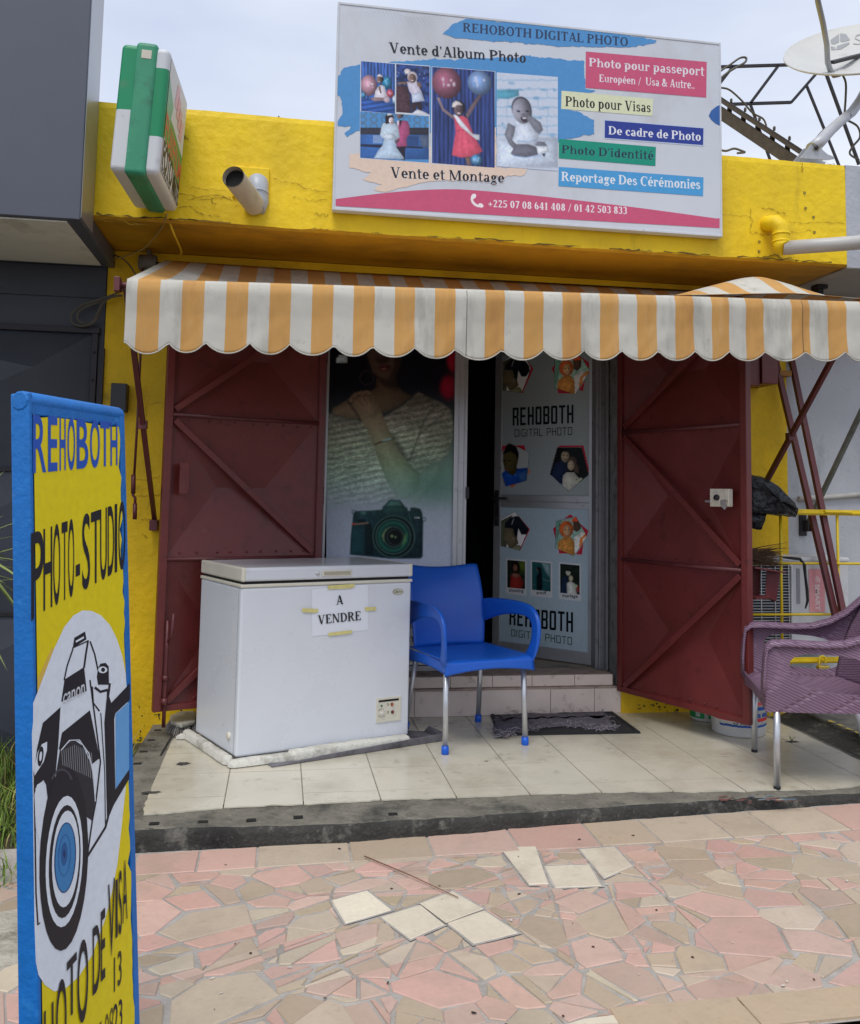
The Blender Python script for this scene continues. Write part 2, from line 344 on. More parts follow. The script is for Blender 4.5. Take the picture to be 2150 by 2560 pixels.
class Art:
    """coloured shapes laid on a plane; every layer lies a hair above the one below"""
    LAY = 0.00012
    def __init__(s, pl, cv=None): s.pl = pl; s.mb = MB(); s.cv = cv or (lambda x, y: (x, y)); s.k = 0
    def P(s, x, y): return s.pl.uv(s.cv(x, y))
    def _put(s, uv, fs, col, lay, jit=0.0):
        h = lay*s.LAY+jit
        s.mb.add([s.pl.at(u, v, h) for u, v in uv], fs, 0, lin(col))
    def uvpoly(s, uv, col, lay, jit=0.0):
        if len(uv) <= 4 and jit: fs = [tuple(range(len(uv)))]
        else: fs = [tuple(t) for t in tessellate_polygon([[Vector((u, v, 0)) for u, v in uv]])]
        s._put(uv, fs, col, lay, jit)
    def poly(s, pts, col, lay=1): s.uvpoly([s.P(*p) for p in pts], col, lay)
    def stroke(s, pts, w, col, lay=2, closed=False):
        Lf, Rt = thick(pts, w, closed); n = len(pts); q = n if closed else n-1
        uv = [s.P(*p) for p in Lf]+[s.P(*p) for p in Rt]
        s._put(uv, [(i, (i+1) % n, n+(i+1) % n, n+i) for i in range(q)], col, lay)
    def ring(s, cx, cy, rx, ry, w, col, lay=2, a0=0, a1=360, tilt=0):
        n = 30; c, sn = math.cos(tilt), math.sin(tilt); uv = []
        for d in (0, w):
            for i in range(n+1):
                a = math.radians(a0+(a1-a0)*i/n); x, y = (rx-d)*math.cos(a), (ry-d)*math.sin(a)
                uv.append(s.P(cx+x*c-y*sn, cy+x*sn+y*c))
        s._put(uv, [(i, i+1, n+2+i, n+1+i) for i in range(n)], col, lay)
    def disc(s, cx, cy, rx, ry, col, lay=2, tilt=0):
        c, sn = math.cos(tilt), math.sin(tilt)
        s.poly([(cx+x*c-y*sn, cy+x*sn+y*c) for x, y in ell(0, 0, rx, ry)], col, lay)
    def _quad(s, q):
        bl, br, tr, tl = [np.array(s.P(*p)) for p in q]
        return lambda a, b: tuple(bl*(1-a)*(1-b)+br*a*(1-b)+tr*a*b+tl*(1-a)*b)
    def serif(s, text, q, col, lay=4, shadow=None):
        """q: pixel corners of the baseline-to-cap-height box: bottom left, bottom right, top right, top left"""
        f = s._quad(q); ps, w = serif(text)
        for i, p in enumerate(ps): s.uvpoly([f(x/w, y) for x, y in p], col, lay, 1e-6+(i % 12)*0.9e-5)
        if shadow:
            for i, p in enumerate(ps): s.uvpoly([f(x/w+.004, y-.06) for x, y in p], shadow, lay-1, 1e-6+(i % 12)*0.9e-5)
    def sans(s, text, q, col, lay=4, bold=0.0):
        f = s._quad(q); vs, fs, w = sans(text, bold)
        s._put([f(x/w, y) for x, y in vs], fs, col, lay)
    def canvas(s, cv, lay=1):
        h, w = cv.img.shape[:2]
        pts = [s.pl.at(*s.pl.uv(cv.cv(cv.X[j, i], cv.Y[j, i])), lay*s.LAY) for j in range(h) for i in range(w)]
        o = len(s.mb.v); s.mb.v += [tuple(p) for p in pts]; li = lin(np.clip(cv.img, 0, 255))
        for j in range(h-1):
            for i in range(w-1):
                s.mb.f.append((o+j*w+i, o+j*w+i+1, o+(j+1)*w+i+1, o+(j+1)*w+i)); s.mb.mi.append(0)
                s.mb.c.append((li[j, i]+li[j, i+1]+li[j+1, i]+li[j+1, i+1])/4); s.mb.smooth.append(False)
    def done(s, name, parent, m): return build(name, s.mb, m, parent, recalc=False)

def fbm(x, y, seed=0, oct=4):
    r = np.random.default_rng(seed); v = 0; a = 1.0
    for o in range(oct):
        t = r.random((64, 64)); fx, fy = np.floor(x).astype(int), np.floor(y).astype(int); u, w = x-fx, y-fy
        u = u*u*(3-2*u); w = w*w*(3-2*w); g = lambda i, j: t[(fy+j) % 64, (fx+i) % 64]
        v = v+a*((g(0, 0)*(1-u)+g(1, 0)*u)*(1-w)+(g(0, 1)*(1-u)+g(1, 1)*u)*w-.5); a *= .5; x = x*2+7.3; y = y*2+3.1
    return v
class Canvas:
    """small picture painted shape by shape in the crop's own pixel coordinates"""
    def __init__(s, x0, y0, x1, y1, w, h, cv, bgc=(0,0,0)):
        s.cv = cv; s.X, s.Y = np.meshgrid(np.linspace(x0, x1, w), np.linspace(y0, y1, h)); s.px = (x1-x0)/w
        s.img = np.zeros((h, w, 3))+np.array(bgc, float)
    def col(s, c):
        if callable(c): c = c(s.X, s.Y)
        return np.asarray(c, float)
    def put(s, a, c): s.img = s.img*(1-a[..., None])+s.col(c)*a[..., None]
    def vgrad(s, stops):
        ys = [q[0] for q in stops]
        return np.stack([np.interp(s.Y, ys, [q[1][i] for q in stops]) for i in range(3)], -1)
    def poly(s, pts, c, soft=None, op=1.0):
        soft = soft or s.px*.8; n = len(pts); ins = np.zeros(s.X.shape, bool); d = np.full(s.X.shape, 1e9)
        for i in range(n):
            (x0, y0), (x1, y1) = pts[i], pts[(i+1) % n]
            if y0 != y1:
                k = ((y0 > s.Y) != (y1 > s.Y)) & (s.X < (x1-x0)*(s.Y-y0)/(y1-y0)+x0); ins ^= k
            L2 = (x1-x0)**2+(y1-y0)**2+1e-9; t = np.clip(((s.X-x0)*(x1-x0)+(s.Y-y0)*(y1-y0))/L2, 0, 1)
            d = np.minimum(d, np.hypot(s.X-x0-t*(x1-x0), s.Y-y0-t*(y1-y0)))
        a = np.clip(.5+np.where(ins, d, -d)/(2*soft), 0, 1)*op
        if ins.any():                                          # rounded look of a photographed form, lit from the left
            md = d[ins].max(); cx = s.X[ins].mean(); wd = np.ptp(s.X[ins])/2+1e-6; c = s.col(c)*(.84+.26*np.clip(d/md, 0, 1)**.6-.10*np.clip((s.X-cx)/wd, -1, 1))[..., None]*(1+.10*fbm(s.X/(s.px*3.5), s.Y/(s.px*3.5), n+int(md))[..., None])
        s.put(a, c); return a
    def disc(s, cx, cy, rx, ry, c, soft=None, op=1.0, tilt=0):
        soft = soft or s.px*.8; ct, sn = math.cos(tilt), math.sin(tilt)
        x = (s.X-cx)*ct+(s.Y-cy)*sn; y = -(s.X-cx)*sn+(s.Y-cy)*ct
        r = np.hypot(x/rx, y/ry); a = np.clip(.5+(1-r)*min(rx, ry)/(2*soft), 0, 1)*op
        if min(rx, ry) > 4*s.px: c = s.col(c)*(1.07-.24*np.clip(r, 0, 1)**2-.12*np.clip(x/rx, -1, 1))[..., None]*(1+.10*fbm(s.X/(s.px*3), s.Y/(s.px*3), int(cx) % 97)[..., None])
        s.put(a, c); return a
    def ring(s, cx, cy, r, w, c, op=1.0, ry=None):
        q = np.hypot(s.X-cx, (s.Y-cy)*(r/(ry or r))); a = np.clip(.5+(w/2-abs(q-r))/(s.px*1.4), 0, 1)*op; s.put(a, c)
    def line(s, pts, w, c, op=1.0, soft=None):
        soft = soft or s.px*.8; d = np.full(s.X.shape, 1e9)
        for (x0, y0), (x1, y1) in zip(pts[:-1], pts[1:]):
            L2 = (x1-x0)**2+(y1-y0)**2+1e-9; t = np.clip(((s.X-x0)*(x1-x0)+(s.Y-y0)*(y1-y0))/L2, 0, 1)
            d = np.minimum(d, np.hypot(s.X-x0-t*(x1-x0), s.Y-y0-t*(y1-y0)))
        s.put(np.clip(.5+(w/2-d)/(2*soft), 0, 1)*op, c)
    def grain(s, amt, sx, sy, seed=1):
        s.img = s.img*(1+amt*fbm(s.X/sx, s.Y/sy, seed)[..., None])
# ------------------------------------------------------------------ shared materials
M_YEL = mat('yellow_wall_paint', (240, 197, 4), .62, var=.12, vscale=3.5, bump=.75, bscale=26, bdist=.008, dirt=[((204, 160, 8), 1.6, .5, .75, (1, 1, .5)), ((120, 92, 18), 4.0, .62, .82), ((92, 80, 40), 30, .66, .78)])
M_YELC = mat('yellow_parapet_paint', (242, 206, 6), .6, var=.11, vscale=2.5, bump=.75, bscale=19, bdist=.009, dirt=[((214, 178, 10), 1.4, .48, .74, (1, 1, .35)), ((176, 148, 24), 3.2, .58, .80, (1.6, 1, .25)), ((120, 104, 40), 22, .65, .78)])
M_CONC = mat('mossy_concrete', (116, 112, 101), .9, var=.30, vscale=5, bump=.9, bscale=42, bdist=.012, dirt=[((52, 51, 46), 3.6, .50, .68), ((64, 62, 56), 26, .56, .70), ((174, 168, 150), 30, .62, .74)])
M_KERB = mat('blackened_concrete', (54, 53, 50), .92, var=.4, vscale=7, bump=1.0, bscale=55, bdist=.012, dirt=[((124, 121, 112), 11, .54, .72), ((24, 24, 24), 3, .52, .68), ((96, 94, 86), 60, .58, .70)])
M_TILE = mat('cream_floor_tile', (203, 197, 179), .22, var=.05, vscale=3, spec=.5, dirt=[((164, 156, 136), 1.8, .46, .80), ((140, 132, 116), 8, .58, .80), ((112, 104, 90), 34, .66, .80)])
M_GROUT = mat('grey_grout', (134, 127, 113), .9, var=.25, vscale=20)
M_STEP = mat('pale_pink_step_tile', (224, 208, 197), .35, var=.06, vscale=8, dirt=[((150, 128, 116), 14, .58, .78), ((96, 74, 62), 34, .66, .76)])
M_ALU = mat('grey_aluminium', (178, 180, 184), .38, metal=.55, var=.06, vscale=12, dirt=((110, 106, 104), 9, .58, .82))
M_MAR = mat('maroon_gloss_paint', (107, 42, 40), .40, var=.16, vscale=4, bump=.5, bscale=9, bdist=.006, spec=.5, dirt=[((116, 66, 64), 5, .62, .86), ((62, 28, 27), 12, .58, .76), ((118, 70, 52), 20, .65, .76), ((140, 100, 92), 46, .68, .78)])
M_MARB = mat('maroon_bar_paint', (96, 43, 45), .4, var=.15, vscale=12, bump=.3, bscale=60, bdist=.002, dirt=((86, 46, 40), 22, .62, .78))
M_DARK = mat('charcoal_metal_paint', (62, 66, 76), .5, var=.14, vscale=3, bump=.15, bscale=20, dirt=((88, 90, 96), 7, .62, .86))
M_GREY = mat('pale_grey_wall_paint', (190, 193, 198), .75, var=.08, vscale=3, bump=.5, bscale=45, bdist=.005, dirt=[((120, 122, 128), 2.4, .52, .74, (1, 1, .5)), ((96, 94, 92), 18, .66, .80)])
M_PVC = mat('grey_plastic_pipe', (186, 184, 180), .42, var=.06, vscale=10, dirt=((140, 128, 108), 12, .60, .80))
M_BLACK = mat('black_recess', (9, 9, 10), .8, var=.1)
M_STEEL = mat('dark_steel', (52, 50, 54), .5, metal=.4, var=.2, vscale=20)
M_RUBBER = mat('black_rubber', (34, 34, 36), .8, var=.2, vscale=18, bump=.4, bscale=120, bdist=.003)
M_CABLE = mat('grey_cable_sheath', (92, 88, 78), .6, var=.15, vscale=20)
M_CHROME = mat('bright_metal', (205, 206, 208), .28, metal=.85, var=.05, vscale=20)
M_PRINT = print_mat('printed_vinyl', .5, .35)
M_PRINTG = print_mat('printed_film_on_glass', .3, .10)
M_PAINT = print_mat('hand_painted_picture', .5, .4)

def n1(x, s=0): return float(fbm(np.array([x]), np.array([s*3.7+.5]), 11+s, 4)[0])

# ------------------------------------------------------------------ ground, pavement, road
def zp(x): return -0.083 + 0.013*max(-.6, min(x, 4.0))
b = MB(); b.add([(-120,-120,-.25),(120,-120,-.25),(120,120,-.25),(-120,120,-.25)], [(0,1,2,3)])
struct('ground', b, mat('bare_soil', (120, 104, 84), .95, var=.25, vscale=2, bump=.8, bscale=9, bdist=.03))
b = MB()
b.grid(lambda u, v: (-14+30*u, -9+7.2*v, -.17+.012*fbm(np.array([u*40]), np.array([v*9]), 3)[0]), 60, 12)
struct('road', b, mat('asphalt', (66, 64, 62), .95, var=.25, vscale=9, bump=.9, bscale=160, bdist=.01))

def blot(c, rx, ry, z, n=18, seed=0, rot=0):
    r = np.random.default_rng(seed); return [(c[0]+rx*math.cos(a)*(k := r.uniform(.65, 1.2))*math.cos(rot)-ry*math.sin(a)*k*math.sin(rot), c[1]+rx*math.cos(a)*k*math.sin(rot)+ry*math.sin(a)*k*math.cos(rot), z) for a in np.linspace(0, 2*math.pi, n, endpoint=False)]
# crazy paving: broken tile pieces bedded in grey cement
def clip_poly(P, a, n):
    out = []
    for i in range(len(P)):
        p, q = P[i], P[(i+1) % len(P)]; dp, dq = np.dot(p-a, n), np.dot(q-a, n)
        if dp <= 0: out.append(p)
        if (dp < 0) != (dq < 0) and abs(dp-dq) > 1e-12: out.append(p+(q-p)*(dp/(dp-dq)))
    return out
def inset(P, g):
    Q = [np.array(p) for p in P]
    c = sum(Q)/len(Q); R = list(Q)
    for i in range(len(Q)):
        p, q = Q[i], Q[(i+1) % len(Q)]; e = q-p; Ln = np.linalg.norm(e)
        if Ln < 1e-5: continue
        nn = np.array([e[1], -e[0]])/Ln
        if np.dot(c-p, nn) > 0: nn = -nn
        R = clip_poly(R, p-nn*g, nn)
        if len(R) < 3: return []
    return R
PX0, PX1, PY0, PY1 = -.95, 5.6, -1.80, -.575
def pave_front(x): return -.375 + .035*max(0, min(x, 3.5)) - .03*(x < 0)*0
pts = []; tries = 0
while tries < 9000:
    tries += 1
    p = np.array([rng.uniform(PX0-.2, PX1+.2), rng.uniform(PY0-.2, PY1+.2)]); r = rng.choice([.05, .09, .13, .19], p=[.20, .28, .31, .21]); q_an = rng.uniform(.62, .95)
    if all(np.hypot((p[0]-q[0])*q_an, p[1]-q[1]) > (r+s_)*.62 for q, s_ in pts): pts.append((p, r))
PIECES = []
A = np.array([q for q, s_ in pts])
def area(P): x, y = np.array(P).T; return .5*abs(np.dot(x, np.roll(y, 1))-np.dot(y, np.roll(x, 1)))
def shatter(P, depth=0):
    """some slabs were laid in two or three broken bits"""
    if area(P) < .0009: return
    if depth >= 2 or area(P) < .006 or rng.random() > (.42, .30)[depth]: PIECES.append(P); return
    d = np.array(P); c = d.mean(0); an = rng.uniform(0, math.pi); nn = np.array([math.cos(an), math.sin(an)]); off = c+nn*rng.normal(0, .22*math.sqrt(area(P)))
    for sg in (1, -1):
        H = clip_poly(P, off, sg*nn)
        if len(H) >= 3: shatter(H, depth+1)
for i, (p, r) in enumerate(pts):
    P = [np.array(q, float) for q in ((PX0, PY0), (PX1, PY0), (PX1, PY1), (PX0, PY1))]
    dd = np.hypot(*(A-p).T)
    for j in np.argsort(dd)[1:22]:
        rj = pts[j][1]; t = .5+.30*(r-rj)/(r+rj); an = math.atan2(*(A[j]-p)[::-1])+math.sin(i*7.1+j*7.1)*.0; P = clip_poly(P, p+(A[j]-p)*t, np.array([math.cos(an), math.sin(an)]))
        if len(P) < 3: break
    if len(P) >= 3: shatter(P)
def zt_quad(px): return [np.array(atZ(p, zp(.8))[:2]) for p in px]
cF = crop(300, 1900, 1.764); cG = crop(1200, 1900, 1.857)
WHITE = [zt_quad([cF(*p) for p in q]) for q in (
    [(935, 618), (1090, 576), (1200, 664), (995, 720)], [(1152, 694), (1325, 642), (1432, 730), (1282, 793)],
    [(1322, 636), (1468, 584), (1604, 664), (1438, 724)], [(1445, 724), (1606, 672), (1758, 772), (1560, 818)])]
WHITE += [zt_quad([cG(*p) for p in q]) for q in ([(90, 412), (258, 412), (316, 588), (228, 590)], [(300, 505), (508, 500), (566, 600), (350, 606)], [(462, 428), (622, 418), (708, 508), (576, 564)], [(400, 1240), (480, 1216), (752, 1186), (800, 1240)])]
PAL = [((204, 163, 150), .33), ((204, 172, 158), .15), ((184, 165, 140), .17), ((194, 178, 156), .14), ((172, 154, 130), .07), ((188, 160, 145), .09), ((204, 190, 168), .04)]
pc = [np.array(c, float) for c, w in PAL]; pw = np.array([w for c, w in PAL]); pw /= pw.sum()
def pave_piece(b, P, col, top, zf=zp):
    """one slab of broken tile: top face, chamfer and sides down to the cement"""
    n = len(P); c = sum(P)/n; Q = [p+(c-p)*min(.12, .004/(np.linalg.norm(c-p)+1e-6)) for p in P]
    tx, ty = rng.normal(0, .004, 2)
    h = lambda p, k: zf(p[0])+k+(p[0]-c[0])*tx+(p[1]-c[1])*ty
    vs = [(q[0], q[1], h(q, top)) for q in Q]+[(p[0], p[1], h(p, top-.0025)) for p in P]+[(p[0], p[1], zf(p[0])-.006) for p in P]
    b.add(vs, [tuple(range(n))]+[(i, n+i, n+(i+1) % n, (i+1) % n) for i in range(n)]+[(n+i, 2*n+i, 2*n+(i+1) % n, n+(i+1) % n) for i in range(n)], 0, lin(col))
b = MB()
xs = np.linspace(-1.0, 5.6, 80)
b.grid(lambda u, v: (-1.0+6.6*u, -1.80+1.55*v, zp(-1.0+6.6*u)), 60, 16, 1)
def outside(P, Wq):
    """what is left of a piece round a square tile laid over it"""
    res = []; c = sum(Wq)/4
    for k in range(4):
        p, q = Wq[k], Wq[(k+1) % 4]; e = q-p; nn = np.array([e[1], -e[0]])/np.linalg.norm(e)
        if np.dot(c-p, nn) > 0: nn = -nn
        o_ = clip_poly(P, p+nn*.006, -nn)
        if len(o_) >= 3: res.append(o_)
        P = clip_poly(P, p+nn*.006, nn)
        if len(P) < 3: break
    return res
for Wq in WHITE:
    nxt = []
    for P in PIECES:
        if np.linalg.norm(sum(P)/len(P)-sum(Wq)/4) > .8: nxt.append(P)
        else: nxt += outside(P, Wq)
    PIECES = nxt
for P in PIECES:
    x_, y_ = np.array(P).T
    if .5*abs(np.dot(x_, np.roll(y_, 1))-np.dot(y_, np.roll(x_, 1))) < .0006: continue
    col = pc[rng.choice(len(pc), p=pw)]*rng.uniform(.94, 1.05)+rng.normal(0, 1.2, 3)
    P = inset(P, abs(rng.normal(.0035, .0022))+.0008)
    if len(P) < 3: continue
    P = [p+rng.normal(0, .0048, 2) for p in P]
    c = sum(P)/len(P); P = sorted(P, key=lambda p: math.atan2(p[1]-c[1], p[0]-c[0]))
    pave_piece(b, P, col, .004+rng.normal(0, .0006))
x = -.62
while x < 5.4:                                                # the straight row against the kerb
    w = rng.uniform(.20, .36); f0, f1 = pave_front(x)-.006, pave_front(x+w)-.006
    P = [np.array(p) for p in ((x+.004, -.570+rng.normal(0, .004)), (x+w-.004, -.570+rng.normal(0, .004)), (x+w-.004, f1), (x+.004, f0))]
    k = rng.choice([0, 0, 0, 1, 3, 3, 2]); pave_piece(b, P, pc[k]*rng.uniform(.95, 1.05), .004); x += w
x = 1.12
for P in WHITE:
    c = sum(P)/4; G = [c+(p-c)*(1+.012/np.linalg.norm(p-c)) for p in P]
    b.add([(p[0], p[1], zp(p[0])+.0036) for p in G], [(0, 1, 2, 3)], 1)
    pave_piece(b, P, np.array((228, 218, 195))*rng.uniform(.96, 1.02), .0056)
M_PAVE = print_mat('broken_paving_tile', .48, .4)
n_ = M_PAVE.node_tree.nodes; l_ = M_PAVE.node_tree.links
for sc_, lo_, hi_, cc_, am_ in ((1.6, .36, .66, (184, 166, 148), .55), (5, .50, .78, (150, 136, 120), .45), (14, .58, .80, (132, 118, 104), .42), (46, .62, .78, (112, 100, 88), .55)):
    d1 = n_.new('ShaderNodeTexNoise'); d1.inputs['Scale'].default_value = sc_; d1.inputs['Detail'].default_value = 9; d1.inputs['Roughness'].default_value = .66
    d2 = n_.new('ShaderNodeMapRange'); d2.inputs['From Min'].default_value = lo_; d2.inputs['From Max'].default_value = hi_; d2.inputs['To Max'].default_value = am_
    d3 = n_.new('ShaderNodeMixRGB'); d3.inputs['Color2'].default_value = (*lin(cc_), 1); src_ = n_['Principled BSDF'].inputs['Base Color'].links[0].from_socket
    l_.new(n_['Texture Coordinate'].outputs['Object'], d1.inputs['Vector']); l_.new(d1.outputs['Fac'], d2.inputs['Value']); l_.new(d2.outputs['Result'], d3.inputs['Fac']); l_.new(src_, d3.inputs['Color1']); l_.new(d3.outputs['Color'], n_['Principled BSDF'].inputs['Base Color'])
q_ = n_.new('ShaderNodeTexNoise'); q_.inputs['Scale'].default_value = 90; q_.inputs['Detail'].default_value = 8
bb_ = n_.new('ShaderNodeBump'); bb_.inputs['Strength'].default_value = .25; bb_.inputs['Distance'].default_value = .003
l_.new(n_['Texture Coordinate'].outputs['Object'], q_.inputs['Vector']); l_.new(q_.outputs['Fac'], bb_.inputs['Height']); l_.new(bb_.outputs['Normal'], n_['Principled BSDF'].inputs['Normal'])
M_CEM = mat('grey_cement_joint', (166, 161, 154), .92, var=.22, vscale=9, bump=.8, bscale=120, bdist=.005, dirt=((122, 114, 104), 5, .56, .76))
struct('pavement', b, [M_PAVE, M_CEM], recalc=True)
b = MB(); r_ = np.random.default_rng(44)
for i in range(90):                                           # grit and bits of dead leaf
    x_, y_ = r_.uniform(-.5, 4.2), r_.uniform(-1.76, -.42); s_ = r_.uniform(.0016, .0055); b.add([(p[0], p[1], zp(x_)+.0072) for p in blot((x_, y_), s_*r_.uniform(1, 2.2), s_, 0, 8, i, r_.uniform(0, 3))], [tuple(range(8))], 0, lin([(70, 56, 44), (96, 78, 56), (48, 44, 40), (206, 200, 186)][r_.integers(0, 4)]))
GRIT = b
b = MB()                                                      # border course of long beige slabs and the drop to the road
while x < 5.4:
    w = .36+rng.uniform(-.02, .03)
    pave_piece(b, [np.array(p) for p in ((x+.002, -1.792), (x+w-.002, -1.792), (x+w-.002, -1.655), (x+.002, -1.655))], (190, 168, 138), .009); x += w
struct('pavement_edging', b, M_PAVE); struct('pavement_grit', GRIT, M_PAINT, recalc=False)
b = MB(); b.box((-1.0, -1.86, -.25), (5.6, -1.795, -.075)); struct('kerb', b, M_KERB, bevel=.01)

# ------------------------------------------------------------------ terrace in front of the shop
def yfront(x): return float(np.interp(x, [-.6, -.31, .48, 1.08, 1.75, 2.2, 2.85, 3.5, 6], [-.345, -.352, -.385, -.358, -.305, -.29, -.265, -.25, -.25]))
def ytile(x): return float(np.interp(x, [-.31, -.1, .49, 1.0, 1.6, 2.2, 2.7, 3.2], [-.182, -.15, -.133, -.118, -.125, -.165, -.205, -.10]))+.016*n1(x*9, 2)+.008*n1(x*31, 3)
PROF = [(1.75, -.004), (1.2, -.004), (.72, -.005), (.40, -.006), (.22, -.007), (.12, -.006), (.05, -.006), (.016, -.007), (.002, -.014), (-.004, -.035), (-.006, -.10), (-.004, -.16), (.0, -.26)]
def terr(u, v):
    x = -.505+3.72*u; d, z = PROF[int(round(v*(len(PROF)-1)))]; w = .014*n1(x*7, 4)+.006*n1(x*23, 5)
    if d > .5: w = 0
    y = yfront(x)+d+w*(1 if d < .1 else .3); zz = z+(.006*n1(x*11, 6) if .01 < d < .1 else 0)
    if u == 0: zz = -.26; x += .02
    return (x+.02*(y-.4)/1.2*(1-u), y, zz)
b = MB(); b.grid(terr, 240, len(PROF)-1, 0, True, lambda i, j: 1 if j >= 7 else 0)
struct('terrace', b, [M_CONC, M_KERB], recalc=False)
b = MB(); g = .0027; LEFT = lambda y: float(np.interp(y, [-.3, -.07, .3, .6, .9, 1.31], [-.315, -.322, -.345, -.335, -.335, -.245]))+.016*n1(y*13, 7)+.01*n1(y*37, 8)
RIGHT = lambda y: 3.184+.012*n1(y*11, 9)
b.add([(-.30, -.10, -.0021), (3.16, -.10, -.0021), (3.16, 1.29, -.0021), (-.30, 1.29, -.0021)], [(0, 1, 2, 3)], 1)
for i in range(-1, 10):
    for j in range(-1, 4):
        x0, x1, y0, y1 = i/3+g, (i+1)/3-g, j/3+g, min((j+1)/3-g, 1.282)
        if i == 9: x1 = 3.184
        P = []
        N = 14
        if j == -1: P += [(x0+(x1-x0)*k/N, max(-.33, ytile(x0+(x1-x0)*k/N))) for k in range(N+1)]
        else: P += [(x0, y0), (x1, y0)]
        P += [(x1, y1), (x0, y1)]
        Q = []
        for k in range(len(P)):                               # ragged left and right ends of the tiling
            p, q = P[k], P[(k+1) % len(P)]
            for t in np.linspace(0, 1, 8)[:-1] if (i in (-1, 9)) else [0]:
                xx, yy = p[0]+(q[0]-p[0])*t, p[1]+(q[1]-p[1])*t
                Q.append((min(max(xx, LEFT(yy)), RIGHT(yy)), yy))
        R = [Q[0]]
        for q in Q[1:]:
            if np.hypot(q[0]-R[-1][0], q[1]-R[-1][1]) > 1e-4: R.append(q)
        if len(R) < 3: continue
        dz = rng.normal(0, .0005)
        b.prism([(p[0], p[1], .0+dz) for p in R], (0, 0, -.0055))
struct('terrace_tiles', b, [M_TILE, M_GROUT])
# sockets of an old railing in the concrete edge, and broken tile corners
b = MB(); cK = crop(350, 1800, 3.528); cK2 = crop(850, 1750, 3.528); cK3 = crop(280, 1500, 3.23)
for p in [cK(555, 903), cK(980, 887), cK(1395, 860), cK(125, 918), cK2(467, 1010), cK3(425, 980), cK3(370, 1055), cK3(315, 1135), cK3(255, 1228), cK3(205, 1325)]:
    q = atZ(p, -.006); b.box((q[0]-.019, q[1]-.014, -.02), (q[0]+.019, q[1]+.014, -.0025))
struct('terrace_sockets', b, mat('rusty_socket', (26, 24, 22), .9, var=.5, vscale=60))
b = MB()
for p, rx, ry, sd_ in ((cK(380, 388), .034, .028, 1), (crop(1750, 1700, 4.41)(1010, 682), .042, .016, 2), (cK(95, 640), .05, .016, 3)):
    q = atZ(p, 0); b.add(blot(q, rx, ry, .0014, seed=sd_), [tuple(range(18))])
q0 = [atZ(crop(280, 1500, 3.23)(*p), 0) for p in ((502, 1072), (470, 1120), (430, 1190), (392, 1255))]
for i in range(3): b.bar(q0[i][:2].tolist()+[.0012], q0[i+1][:2].tolist()+[.0012], .009, .001)
for c in (cK2(840, 233), cK2(1290, 540)): q = atZ(c, 0); b.add(blot(q, .012, .006, .0012, seed=5), [tuple(range(18))])
struct('terrace_damage', b, M_KERB, recalc=False)
# flaking paint on the right end of the edge
b = MB(); cR = crop(1750, 1700, 4.41); r_ = np.random.default_rng(3); cols = [(128, 80, 74), (110, 134, 150), (170, 158, 128), (160, 156, 146), (104, 72, 66), (92, 116, 136)]
for i in range(40):
    px = r_.uniform(180, 1120); c = 0 if px < 560 else (1 if 600 < px < 800 and r_.random() < .6 else r_.integers(0, 6)); q = atZ(cR(px, 1330+r_.normal(0, 15)), -.006)
    b.add(blot(q, r_.uniform(.010, .03), r_.uniform(.003, .007), .0-.0015+i*2e-5, 9, i), [tuple(range(9))], 0, lin(cols[c]))
struct('terrace_old_paint', b, M_PAINT, recalc=False)
# gutter and neighbour's slab on the right, cement apron and soil on the left
b = MB(); b.grid(lambda u, v: (3.15+.34*u, -.32+1.75*v, -.012-.03*math.sin(math.pi*min(1, u*1.15))+.004*n1(u*5+v*19, 3)), 8, 40); struct('gutter', b, M_KERB)
b = MB(); b.box((3.475, -.7, -.25), (7.0, 1.3, .012)); struct('side_slab', b, mat('grey_slab', (112, 110, 104), .9, var=.3, vscale=4, bump=.6, bscale=50, bdist=.008, dirt=((48, 48, 46), 3, .46, .66)), bevel=.012)
b = MB()
for i in range(14):
    q = (3.487+.004*n1(i, 2), -.2+.085*i); b.add(blot(q, .016, .035, .0136+i*2e-5, 10, i), [tuple(range(10))])
struct('kerb_paint', b, mat('worn_yellow_paint', (186, 166, 82), .8, var=.3, vscale=30), recalc=False)
b = MB(); b.grid(lambda u, v: (-6+5.48*u, -1.9+1.15*v, -.085+.014*fbm(np.array([u*22]), np.array([v*7]), 5)[0]), 40, 14); struct('cement_apron', b, mat('pale_cement', (176, 170, 156), .92, var=.25, vscale=5, bump=.9, bscale=30, bdist=.02, dirt=((112, 104, 90), 4, .5, .68)))
b = MB(); b.grid(lambda u, v: (-6+5.49*u, -.80+2.1*v, -.13+.05*fbm(np.array([u*16]), np.array([v*7]), 6)[0]), 44, 20); struct('soil_strip', b, mat('dark_soil', (74, 66, 50), .95, var=.3, vscale=9, bump=1, bscale=40, bdist=.02))

# ------------------------------------------------------------------ the yellow shop building
SHOP = thing('shop_building', 'yellow single storey photo shop with an open doorway', 'building', (1.0, 1.3, 0))
YW = 1.27; OX0, OX1, OZ = .43, 2.31, 2.45
b = MB()
def wallgrid(b, x0, x1, z0, z1, y, nx, nz, amp=.004, sd=0, mi=0):
    b.grid(lambda u, v: (x0+(x1-x0)*u, y+amp*n1((x0+(x1-x0)*u)*6+17*(z0+(z1-z0)*v), sd), z0+(z1-z0)*v), nx, nz, mi)
for x0, x1, z0, z1 in ((-.838, OX0, -.3, 2.71), (OX1, 3.449, -.3, 2.71)): b.box((x0, YW, z0), (x1, YW+.22, z1))
b.box((OX0, YW, OZ), (OX1, YW+.22, 2.71)); b.box((OX0, YW+.03, -.3), (OX1, YW+.22, .06))
build('wall', b, M_YEL, SHOP)
b = MB()
YP, PZ0, PZ1 = .613, 2.703, 3.322
